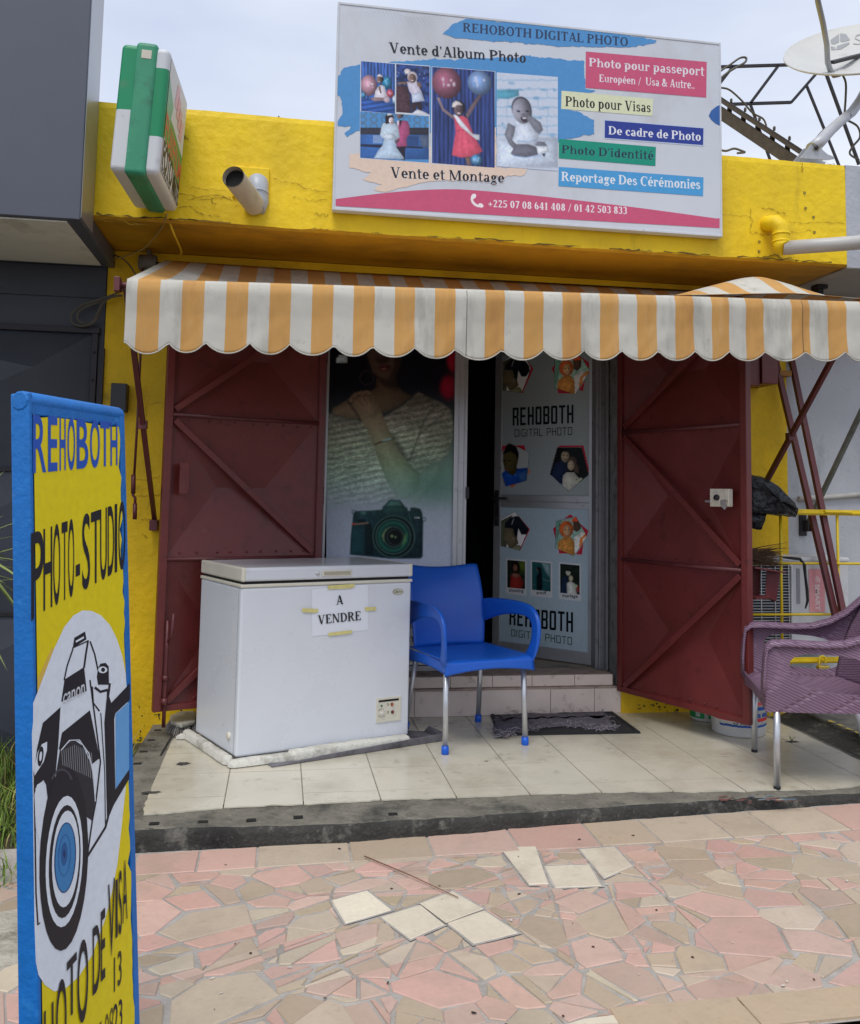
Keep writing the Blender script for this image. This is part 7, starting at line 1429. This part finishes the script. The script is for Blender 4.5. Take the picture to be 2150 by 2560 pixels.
def ribbon(path, wid, wdir, fl, m, nm, par, Cf, thick_=.006, n=40, sg=1):
    """moulded arm: a band swept along a path, its outer edge rolled over into a flange"""
    P = [np.array(p, float) for p in path]; ts = np.linspace(0, len(P)-1, n)
    def cr(A_, t):
        i = int(min(len(A_)-2, math.floor(t))); f_ = t-i; p0, p1, p2, p3 = [np.array(A_[max(0, min(len(A_)-1, i+k))], float) for k in (-1, 0, 1, 2)]
        return .5*((2*p1)+(p2-p0)*f_+(2*p0-5*p1+4*p2-p3)*f_*f_+(3*p1-p0-3*p2+p3)*f_**3)
    b = MB(); K = 10; vs = []
    for t in ts:
        c = cr(P, t); w = float(cr([[x] for x in wid], t)[0]); d = cr(wdir, t); d /= np.linalg.norm(d); flw = float(cr([[x] for x in fl], t)[0])
        for k in range(K):
            if k < 6: q = c+d*(w*(k/5-.5))
            else: an = (k-5)/4*math.pi/2*1.05; q = c+d*(w*.5+flw*.45*math.sin(an))+np.array((sg, 0, 0))*flw*(1-math.cos(an))
            vs.append(Cf(*q))
    b.add(vs, [(i*K+k, i*K+k+1, (i+1)*K+k+1, (i+1)*K+k) for i in range(len(ts)-1) for k in range(K-1)], 0, None, True)
    return build(nm, b, m, par, solid=thick_, recalc=False)
for sg in (1, -1):
    path = [(.226*sg, .545, .628), (.240*sg, .44, .662), (.254*sg, .28, .690), (.264*sg, .13, .700), (.270*sg, .03, .690), (.272*sg, -.022, .650), (.270*sg, -.034, .58), (.264*sg, -.022, .51), (.256*sg, .005, .455)]
    ribbon(path, [.135, .115, .078, .060, .056, .056, .056, .064, .080], [(0, .0, 1), (0, .05, 1), (0, .02, 1), (0, -.15, 1), (0, -.55, .9), (0, -1, .35), (0, -1, .0), (0, -1, -.2), (0, -1, -.3)], [.006, .010, .014, .016, .016, .016, .014, .010, .004], M_BLU, 'armrest', BC, C, .006, 48, sg)
M_LEG = mat('satin_aluminium_leg', (196, 198, 202), .32, metal=.7, var=.06, vscale=30, dirt=((150, 148, 142), 30, .66, .8))
for x, y, tx, ty in ((-.237, 0, -.232, .012), (.237, 0, .230, .014), (-.232, .525, -.205, .45), (.232, .525, .205, .45)):
    b = MB(); b.tube([C(x, y, .03), C(tx, ty, .425)], .0148, 16); lg = build('leg', b, M_LEG, BC); b = MB(); d = (C(tx, ty, .425)-C(x, y, .0)).normalized(); b.tube([C(x, y, .0), C(x, y, .004), C(x, y, .012)+d*.01, C(x, y, 0)+d*.042], [.017, .0195, .0195, .018], 16); build('foot_cap', b, mat('blue_cap', (16, 92, 204), .4), lg)
# ------------------------------------------------------------------ mauve woven-look armchair at the right
O2 = np.array((2.6005, .112, 0.)); E2 = np.array((.345, .9386, 0.)); B2 = np.array((.9386, -.345, 0.)); MP = frameM(O2, E2, B2, np.array((0, 0, 1.)))
PC = thing('mauve_chair', 'mauve woven look plastic armchair at the right edge of the terrace', 'chair', O2)
M_MAU = mat('mauve_woven_plastic', (134, 107, 130), .48, var=.08, vscale=6, spec=.45, dirt=((164, 140, 160), 10, .58, .82))
n_ = M_MAU.node_tree.nodes; l_ = M_MAU.node_tree.links; t_ = n_.new('ShaderNodeTexCoord'); mp_ = n_.new('ShaderNodeMapping'); mp_.inputs['Rotation'].default_value = (0, 0, -math.radians(20.2)); wv = n_.new('ShaderNodeTexBrick')
wv.inputs['Scale'].default_value = 1.0; wv.inputs['Brick Width'].default_value = .046; wv.inputs['Row Height'].default_value = .0135; wv.inputs['Mortar Size'].default_value = .0032; wv.inputs['Mortar Smooth'].default_value = .9; wv.offset = .5
sx_ = n_.new('ShaderNodeSeparateXYZ'); cx_ = n_.new('ShaderNodeCombineXYZ'); ad_ = n_.new('ShaderNodeMath'); ad_.operation = 'ADD'; l_.new(t_.outputs['Object'], mp_.inputs['Vector']); l_.new(mp_.outputs['Vector'], sx_.inputs['Vector']); l_.new(sx_.outputs['X'], ad_.inputs[0]); l_.new(sx_.outputs['Y'], ad_.inputs[1]); l_.new(ad_.outputs[0], cx_.inputs['X'])
yz_ = n_.new('ShaderNodeMath'); yz_.operation = 'MULTIPLY_ADD'; yz_.inputs[1].default_value = .55; l_.new(sx_.outputs['X'], yz_.inputs[0]); l_.new(sx_.outputs['Z'], yz_.inputs[2]); l_.new(yz_.outputs[0], cx_.inputs['Y'])
l_.new(cx_.outputs['Vector'], wv.inputs['Vector']); bp_ = n_.new('ShaderNodeBump'); bp_.invert = True; bp_.inputs['Strength'].default_value = 1.0; bp_.inputs['Distance'].default_value = .008; l_.new(wv.outputs['Fac'], bp_.inputs['Height']); l_.new(bp_.outputs['Normal'], n_['Principled BSDF'].inputs['Normal'])
P2_ = lambda x, y, z: MP @ Vector((x, y, z))
def pseat(u, v):
    s = 2*u-1; return P2_(.272*s, -.045+.54*v, .418-.030*(1-s**4)*math.sin(math.pi*min(1, .15+v*.85))-.02*(max(0, .12-v)/.12)**2)
b = MB(); b.grid(pseat, 20, 22); b.grid(lambda u, v: P2_(.305*(2*u-1), -.050+.006*v, .42-.075*v+.02*math.sin(math.pi*u)*v), 20, 4); build('seat', b, M_MAU, PC, solid=.006, recalc=False)
def pback(u, v):
    s = 2*u-1; return P2_((.292+.030*v-.05*max(0, v-.6)**2*0)*s, .480+.06*v+.115*v*v-.075*s*s*(1-.2*v), .405+.535*v-.05*(s**6)*v)
b = MB(); b.grid(pback, 24, 20); build('backrest', b, M_MAU, PC, solid=.008, recalc=False)
for sg in (-1, 1):
    top = [(-.048, .60), (-.040, .640), (-.015, .658), (.05, .662), (.20, .660), (.30, .668), (.38, .695), (.46, .745), (.54, .82), (.60, .89)]
    out = [(-.048, .345), (-.052, .45)]+top+[(.58, .70), (.53, .52), (.52, .42), (.50, .385), (.36, .362), (.22, .355), (.08, .350)]
    hole = [(.25+.195*math.copysign(abs(math.cos(q))**.7, math.cos(q)), .533+.086*math.copysign(abs(math.sin(q))**.8, math.sin(q))-.02*math.cos(q)) for q in np.linspace(0, 2*math.pi, 22, endpoint=False)] 
    X_ = lambda y, z: (.305+.018*math.sin(math.pi*min(1, max(0, (z-.34)/.42))))*sg
    loops = [[Vector((y, z, 0)) for y, z in out], [Vector((y, z, 0)) for y, z in hole]]; flat = out+hole; tris = tessellate_polygon(loops)
    b = MB(); b.add([P2_(X_(y, z), y, z) for y, z in flat], [tuple(t) for t in tris]); build('side_panel', b, M_MAU, PC, solid=.012)
    b = MB(); tp = [np.array(p) for p in top]; vs = []
    for y, z in [(-.052, .40), (-.052, .50)]+top:
        for k in range(7): s = k/6; vs.append(P2_(X_(y, z)+sg*(-.048+.072*s), y-(.004 if z < .6 else 0), z+.014*math.sin(math.pi*s)*(1 if z > .62 else .2)-(.010 if s > .9 or s < .1 else 0)))
    m_ = len(vs)//7; b.add(vs, [(i*7+k, i*7+k+1, (i+1)*7+k+1, (i+1)*7+k) for i in range(m_-1) for k in range(6)], 0, None, True); build('armrest', b, M_MAU, PC, solid=.010, recalc=False)
for x, y, tx, ty in ((-.306, 0, -.296, .005), (.306, 0, .296, .005), (-.30, .56, -.27, .46), (.30, .56, .27, .46)):
    b = MB(); b.tube([P2_(x, y, .012), P2_(tx, ty, .39)], .0152, 16); lg = build('leg', b, M_LEG, PC); b = MB(); b.tube([P2_(x, y, .0), P2_(x, y, .014)], .0158, 16); build('foot_cap', b, M_RUBBER, lg)

# ------------------------------------------------------------------ door mat with a frayed rag, scrubbing brush, twig
mq = [np.array((1.505, 1.262)), np.array((2.275, 1.240)), np.array((2.262, .835)), np.array((1.424, .862))]
mq = [atZ(D(1005, 1461), .008)[:2], atZ(D(1256, 1459.5), .008)[:2], atZ(D(1314, 1502), .008)[:2], atZ(D(1022, 1507), .008)[:2]]
f4m = lambda s, t: mq[3]*(1-s)*(1-t)+mq[2]*s*(1-t)+mq[1]*s*t+mq[0]*(1-s)*t
DM = thing('door_mat', 'black rubber door mat on the tiles below the step', 'mat', (1.85, 1.05, 0)); b = MB(); b.prism([(*f4m(*p), .001) for p in ((0, 0), (1, 0), (1, 1), (0, 1))], (0, 0, .006)); build('pad', b, mat('ribbed_black_rubber', (44, 43, 46), .85, var=.2, vscale=20, bump=.8, bscale=200, bdist=.004), DM)
b = MB()
for (s0, t0, s1, t1) in ((0, 0, 1, .06), (0, .94, 1, 1), (0, .06, .028, .94), (.972, .06, 1, .94)): b.prism([(*f4m(*p), .0072) for p in ((s0, t0), (s1, t0), (s1, t1), (s0, t1))], (0, 0, .004))
build('border', b, M_RUBBER, DM, bevel=.002)
RG = thing('rag', 'frayed grey rag bundled on the black door mat', 'rag', (1.75, .95, 0)); cR2 = crop(1000, 1380, 2.673)
ol = [(620, 1195), (650, 1130), (720, 1120), (760, 1090), (840, 1085), (960, 1095), (1100, 1085), (1260, 1080), (1360, 1085), (1400, 1120), (1425, 1160), (1420, 1190), (1330, 1190), (1240, 1175), (1100, 1165), (960, 1175), (860, 1195), (780, 1200), (720, 1235), (650, 1235)]
oz = np.array([atZ(cR2(*p), .012)[:2] for p in ol]); ccc = oz.mean(0); vs = []; fs = []; K = 10; N_ = len(oz)*3
ring = [oz[i//3]*(1-(i % 3)/3)+oz[(i//3+1) % len(oz)]*((i % 3)/3) for i in range(N_)]; spine = np.array([ccc[0], ccc[1]])
for j in range(K+1):
    s = j/K
    for i in range(N_):
        p = ring[i]; mid = np.array((p[0]*.86+ccc[0]*.14, ccc[1]+(p[1]-ccc[1])*.1)); q = p*(1-s)+mid*s; h = .013+.034*math.sin(s*math.pi/2)**.7+.016*fbm(np.array([q[0]*22]), np.array([q[1]*22]), 4, 4)[0]*min(1, s*3); vs.append((q[0], q[1], max(.0115, h)))
fs = [(j*N_+i, j*N_+(i+1) % N_, (j+1)*N_+(i+1) % N_, (j+1)*N_+i) for j in range(K) for i in range(N_)]
b = MB(); b.add(vs, fs, 0, None, True); M_RAG = mat('grey_rag', (92, 86, 94), .95, var=.3, vscale=40, bump=1, bscale=150, bdist=.006, dirt=((140, 134, 140), 26, .58, .72)); build('cloth', b, M_RAG, RG)
b = MB(); r_ = np.random.default_rng(6)
for i in range(300):
    k = r_.integers(0, N_); p = ring[k]*(1-(f_ := r_.uniform(0, .5)))+ccc*f_ if r_.random() < .3 else ring[k]; ang = r_.uniform(0, 2*math.pi); ln = r_.uniform(.015, .055); z = .014+.03*r_.random()*(r_.random() < .5); P = [(p[0], p[1], z)]
    for t in range(4): ang += r_.normal(0, .6); P.append((P[-1][0]+math.cos(ang)*ln/4, P[-1][1]+math.sin(ang)*ln/4*.8, max(.010, P[-1][2]+r_.normal(-.002, .005))))
    b.tube(P, .0014, 4, False)
build('fringe', b, mat('pale_grey_threads', (152, 146, 152), .95, var=.3, vscale=60), RG)
SB = thing('scrubbing_brush', 'grey scrubbing brush lying on the concrete left of the freezer', 'brush', (-.3, 1.2, 0)); cBk = crop(350, 850, 2.1)
P = [atZ(cBk(*p), .045) for p in ((158, 1990), (200, 1972), (275, 1958), (300, 1985), (290, 2020), (215, 2040), (160, 2020))]; b = MB(); b.prism([tuple(p) for p in P], (0, 0, .022)); build('back', b, mat('grey_brush_plastic', (170, 168, 158), .55, var=.1, vscale=20, dirt=((120, 114, 104), 14, .5, .7)), SB, bevel=.008, segs=3)
b = MB(); c = sum(P)/len(P); r_ = np.random.default_rng(8)
for i in range(420):
    k = r_.integers(0, 7); t = r_.random(); p = (P[k]*(1-t)+P[(k+1) % 7]*t); p = p*(1-(g_ := r_.uniform(0, .6)))+c*g_; q = p+np.array((*(p-c)[:2]*.35, 0))+r_.normal(0, .004, 3); b.tube([(p[0], p[1], .046), (q[0], q[1], .006)], .0016, 4, False)
build('bristles', b, mat('grey_bristles', (134, 130, 126), .9, var=.25, vscale=60), SB)
p, q = atZ(crop(300, 1900, 1.764)(1078, 424), zp(.8)+.010), atZ(crop(300, 1900, 1.764)(1490, 606), zp(.9)+.010); single('twig', MB().tube([p, p*.5+q*.5+np.array((0, 0, .004)), q], [.0026, .0022, .0016], 7), mat('brown_twig', (124, 88, 70), .8, var=.2), 'thin brown stick lying across the broken paving', 'stick')
cw = crop(1750, 1700, 4.41); r_ = np.random.default_rng(15); b = MB(); g0 = atZ(cw(1015, 680), 0)
for i in range(16): an = r_.uniform(0, 2*math.pi); ln = r_.uniform(.015, .038); d = np.array((math.cos(an)*.6, math.sin(an)*.6, 1)); b.add([g0+np.array((-.002, 0, 0)), g0+np.array((.002, 0, 0)), g0+d*ln], [(0, 1, 2)])
single('weed', b, mat('weed_green', (92, 110, 52), .7, var=.3), 'tiny weed growing in the broken tile at the right', 'weed', recalc=False)

# ------------------------------------------------------------------ painted pavement sign at the left
T0 = np.array(atZ(D(61, 804), 1.53)); T1 = np.array(atZ(D(256, 838), 1.53)); e = (T1-T0); SWd = np.linalg.norm(e); e /= SWd; nh = np.array((e[1], -e[0], 0)); dn = nh*.08-np.array((0, 0, 1.)); dn /= np.linalg.norm(dn); HS = 1.615
PS = Plane(T0, e, -dn); NS = PS.N; MS = frameM(T0, e, -NS, -dn)                 # x along the sign, y into its thickness, z up
SG = thing('pavement_sign', 'hand painted yellow sign with blue frame standing on the pavement', 'sign', T0+dn*HS)
M_SBL = mat('blue_sign_paint', (18, 112, 192), .5, var=.10, vscale=14, bump=.5, bscale=70, bdist=.004, dirt=[((52, 140, 214), 22, .58, .8), ((130, 104, 96), 9, .70, .82)])
b = MB(); TH_ = .047
b.box((-.004, 0, -HS), (.010, TH_, .0), 0, MS); b.box((SWd-.024, .0002, -HS), (SWd, TH_, -.02), 0, MS); b.box((.010, .012, -HS), (SWd-.03, TH_-.012, -.04), 0, MS); b.tube([MS @ Vector((-.006, .022, -.018)), MS @ Vector((SWd+.001, .022, -.018))], .0225, 10); b.box((.0, .002, -.05), (SWd-.01, .04, -.012), 0, MS)
build('frame', b, M_SBL, SG, bevel=.004); 
for u in (.02, SWd-.06): b = MB(); b.box((u, -.14, -HS-.004), (u+.04, .26, -HS+.022), 0, MS); build('foot', b, M_SBL, SG, bevel=.004)
r_ = np.random.default_rng(17)
PS.O = T0-NS*.006*0+NS*.0
a = Art(Plane(T0-NS*.0, e, -dn)); a.LAY = .0005; q1, q2 = crop(0, 950, 2.625), crop(0, 1700, 2.442)
n_e = 60; right = [(SWd-.024-.006*abs(r_.normal(0, 1)), -.05-(HS-.05)*k/n_e) for k in range(n_e+1)]; a.uvpoly([(.010, -.048)]+[(.01+(SWd-.045)*k/12, -.048-.004*abs(r_.normal())) for k in range(1, 12)]+right+[(.010, -HS)], (240, 216, 8), 1)
a.uvpoly([(.0105, -.62+.0), (.06, -.56), (.13, -.63), (.12, -.80), (.05, -.95), (.0105, -1.0)], (232, 192, 84), 1.15)
a.cv = q1; BLK, WHT = (34, 32, 40), (236, 240, 246)
for i, (ch, x0, x1) in enumerate(zip('REHOBOTH', (212, 312, 388, 440, 500, 588, 654, 722), (300, 374, 428, 490, 576, 652, 716, 768))):
    t0, t1 = (x0-212)/556, (x1-212)/556; up = lambda t: 228+52*t; lo = lambda t: 606-52*t
    a.sans(ch, [(x0, lo(t0)), (x1, lo(t1)), (x1, up(t1)), (x0, up(t0))], (38, 88, 186), 3, .012)
for i, (ch, x0, x1) in enumerate(zip('PHOTO-STUDIO', (200, 282, 346, 402, 444, 494, 536, 594, 654, 704, 750, 774), (284, 340, 392, 440, 484, 522, 588, 656, 698, 746, 766, 820))):
    t0, t1 = (x0-200)/620, (x1-200)/620; up = lambda t: 1004-214*t; lo = lambda t: 1560-335*t
    y0, y1 = (lo(t0), lo(t1)) if ch != '-' else (lo(t0)+20, lo(t1)+20)
    if ch == 'P': y0 += 20
    a.sans(ch, [(x0, y0), (x1, y1), (x1, up(t1)), (x0, up(t0))], BLK, 3, .004)
c12 = lambda P1, P2: [q1(*p) for p in P1]+[q2(*p) for p in P2]; a.cv = ident
a.poly(c12([(215, 2120), (255, 2020), (300, 1900), (350, 1770), (420, 1620), (480, 1545), (540, 1512), (600, 1515), (660, 1545), (720, 1610), (765, 1700), (800, 1810), (822, 1930), (832, 2050)], [(776, 110), (778, 400), (765, 660), (740, 900), (715, 1120), (680, 1300), (640, 1460), (560, 1680), (480, 1810), (400, 1880), (330, 1902), (270, 1860), (232, 1800), (216, 1720), (208, 1500), (203, 1100), (198, 700), (192, 330), (200, 250)]), WHT, 2)
a.cv = q1
a.poly([(484, 1692), (555, 1650), (564, 1702), (474, 1760)], BLK, 3); a.poly([(492, 1712), (545, 1682), (548, 1694), (495, 1724)], WHT, 3.4)
a.poly([(420, 1965), (548, 1884), (566, 2040), (398, 2112)], BLK, 3); a.cv = ident; a.sans('canon', [q2(378, 150), q2(516, 82), q2(511, -8), q2(386, 58)], (214, 216, 220), 3.6, .012); a.cv = q1
for P, w in (([(476, 1762), (436, 1880), (418, 1970)], 9), ([(575, 1708), (560, 1800), (548, 1890)], 12), ([(588, 1715), (618, 1800), (640, 1905)], 10), ([(470, 1760), (575, 1712)], 8)): a.stroke(P, w, BLK, 3)
a.poly([(640, 1892), (655, 1862), (690, 1856), (710, 1880), (712, 2000), (640, 2000), (632, 1950)], BLK, 3); a.disc(670, 1902, 30, 22, WHT, 3.4); a.disc(672, 1902, 13, 14, BLK, 3.8)
a.cv = q2
a.poly([(258, 262), (366, 165), (352, 400), (332, 610), (292, 762), (278, 640), (262, 610), (205, 668), (204, 585), (222, 420)], BLK, 3); a.poly([(252, 392), (284, 376), (282, 430), (262, 500), (206, 585), (204, 545), (226, 440)], WHT, 3.4); a.disc(243, 466, 17, 62, BLK, 3.8, .12); a.disc(243, 466, 8, 30, WHT, 4.2, .12)
a.poly([(375, 322), (546, 184), (606, 480), (556, 520), (530, 440), (480, 372), (420, 372), (368, 440), (356, 420)], BLK, 3); a.poly([(362, 430), (440, 360), (500, 400), (556, 520), (576, 740), (560, 860), (330, 700), (340, 560)], (48, 46, 52), 3.2)
for k in range(15): x = 372+13*k; a.stroke([(x, 395+abs(k-6)*6), (x+8, 520+k*6)], 3, (164, 164, 166), 3.5)
a.stroke([(368, 430), (420, 368), (480, 366), (540, 450), (570, 600), (578, 740)], 6, WHT, 3.6); a.stroke([(556, 520), (600, 484)], 6, WHT, 3.6)
a.disc(385, 1092, 148, 562, BLK, 4, .035); a.ring(372, 640, 70, 100, 14, (74, 72, 78), 4.4, 200, 340); a.disc(386, 1108, 112, 402, WHT, 5, .05); a.disc(388, 1108, 96, 346, BLK, 6, .05); a.disc(392, 1092, 82, 296, WHT, 7, .05); a.disc(388, 1084, 66, 216, (62, 134, 192), 8, .05); a.ring(388, 1084, 66, 216, 6, (28, 60, 110), 8.4, 0, 360, .05); a.ring(384, 1070, 40, 130, 9, (46, 112, 172), 8.4, 0, 360, .05); a.disc(382, 1062, 20, 72, (38, 96, 158), 8.6, .05); a.disc(382, 1062, 7, 26, (20, 56, 110), 9)
a.poly([(222, 640), (256, 618), (276, 660), (280, 780), (238, 1000), (214, 900), (206, 700)], WHT, 3.3)
for P, w in (([(206, 560), (210, 900), (216, 1300), (228, 1496), (240, 1480)], 9), ([(560, 40), (566, 140), (604, 190)], 9), ([(668, 20), (652, 130), (640, 260), (650, 560), (656, 838), (640, 900), (528, 1080)], 13), ([(612, 200), (636, 560), (640, 880)], 6), ([(546, 0), (580, 260), (610, 500), (582, 742), (560, 860), (530, 1070)], 9), ([(575, 45), (610, 72), (655, 60)], 16)): a.stroke(P, w, BLK, 3.2)
a.poly([(650, 60), (676, 140), (790, 20), (790, 120), (700, 205), (694, 240), (700, 668), (786, 545), (786, 602), (690, 765), (660, 838), (650, 560), (642, 260)], BLK, 3.3); a.poly([(702, 208), (784, 132), (784, 546), (702, 664)], (110, 172, 226), 3.8)
for ch, x0, x1, up, lo, w in (('P', 180, 236, 2120, 2700, .004), ('H', 262, 320, 1990, 2500, .004), ('O', 335, 400, 1830, 2330, .004), ('T', 402, 462, 1690, 2040, .006), ('O', 466, 532, 1590, 2080, .006), ('D', 560, 606, 1490, 1900, .004), ('E', 610, 636, 1400, 1826, .004), ('V', 654, 696, 1225, 1680, .004), ('I', 700, 712, 1215, 1570, .004), ('S', 718, 738, 1165, 1545, .004), ('A', 742, 772, 1100, 1470, .004)):
    sl = -70*(x1-x0)/60; a.sans(ch, [(x0, lo-sl*.5), (x1, lo+sl*.5), (x1, up+sl*.5), (x0, up-sl*.5)], BLK, 6, w)
a.sans('13', [(692, 1905), (740, 1840), (740, 1640), (692, 1700)], (70, 62, 30), 3, .01); a.sans('23', [(690, 2170), (744, 2110), (744, 1940), (690, 1990)], BLK, 3, .01); a.sans('07 08', [(560, 2420), (690, 2180), (690, 1985), (560, 2150)], (110, 96, 24), 3, .0)
a.done('painted_panel', SG, M_PAINT)

# ------------------------------------------------------------------ grass and a spiky plant at the left edge
b = MB(); r_ = np.random.default_rng(31)
for i in range(5200):
    x, y = r_.uniform(-2.3, -.54), r_.uniform(-.62, 1.1)
    if fbm(np.array([x*3]), np.array([y*3]), 4)[0] < -.28: continue
    h = r_.uniform(.05, .19); an = r_.uniform(0, 2*math.pi); lean = r_.uniform(.2, 1.1)*h; w = r_.uniform(.0022, .0045); p = np.array((x, y, -.13)); d = np.array((math.cos(an), math.sin(an), 0)); sd_ = np.array((-d[1], d[0], 0))*w
    m1 = p+np.array((0, 0, h*.6))+d*lean*.35; tip = p+np.array((0, 0, h*.92))+d*lean; c = lin((np.array((124, 152, 62)) if r_.random() < .8 else np.array((170, 160, 96)))*r_.uniform(.6, 1.1))
    b.add([p-sd_, p+sd_, m1+sd_*.8, m1-sd_*.8, tip], [(0, 1, 2, 3), (3, 2, 4)], 0, c)
o = build('grass', b, print_mat('grass_blade', .6, .3), recalc=False); o['kind'] = 'stuff'; o['label'] = 'rough green grass growing beside the terrace at the left'; o['category'] = 'grass'
YP_ = thing('spiky_plant', 'spiky plant with long pale green leaves in front of the charcoal gate', 'plant', (-1.30, .35, -.13)); b = MB(); r_ = np.random.default_rng(33)
for i in range(74):
    an = r_.uniform(0, 2*math.pi); el = r_.uniform(-.5, 1.2); ln = r_.uniform(.36, .62); d = np.array((math.cos(an)*math.cos(el), math.sin(an)*math.cos(el), math.sin(el))); s_ = np.cross(d, (0, 0, 1.)); s_ /= np.linalg.norm(s_)+1e-6; c0 = np.array((-1.30, .35, .98))+np.array((0, 0, r_.uniform(-.14, .14))); w = r_.uniform(.010, .019); vs = []
    for k in range(6): t = k/5; p = c0+d*ln*t-np.array((0, 0, .22*t*t*ln*(1.2-el*.5))); ww = w*(1-t**2.2)*(.5+.5*min(1, t*5)); vs += [p-s_*ww, p+np.array((0, 0, -.25))*ww, p+s_*ww]
    b.add(vs, [(k*3+q, k*3+q+1, k*3+q+4, k*3+q+3) for k in range(5) for q in (0, 1)], 0, None, True)
build('leaves', b, mat('pale_green_leaf', (142, 156, 92), .5, var=.3, vscale=5, dirt=((190, 186, 130), 9, .58, .8)), YP_, recalc=False); build('stem', MB().tube([(-1.30, .35, -.14), (-1.29, .35, .4), (-1.30, .35, 1.05)], [.055, .045, .035], 10), mat('dry_stem', (110, 92, 70), .9, var=.3, vscale=20, bump=.8, bscale=40, bdist=.01), YP_)
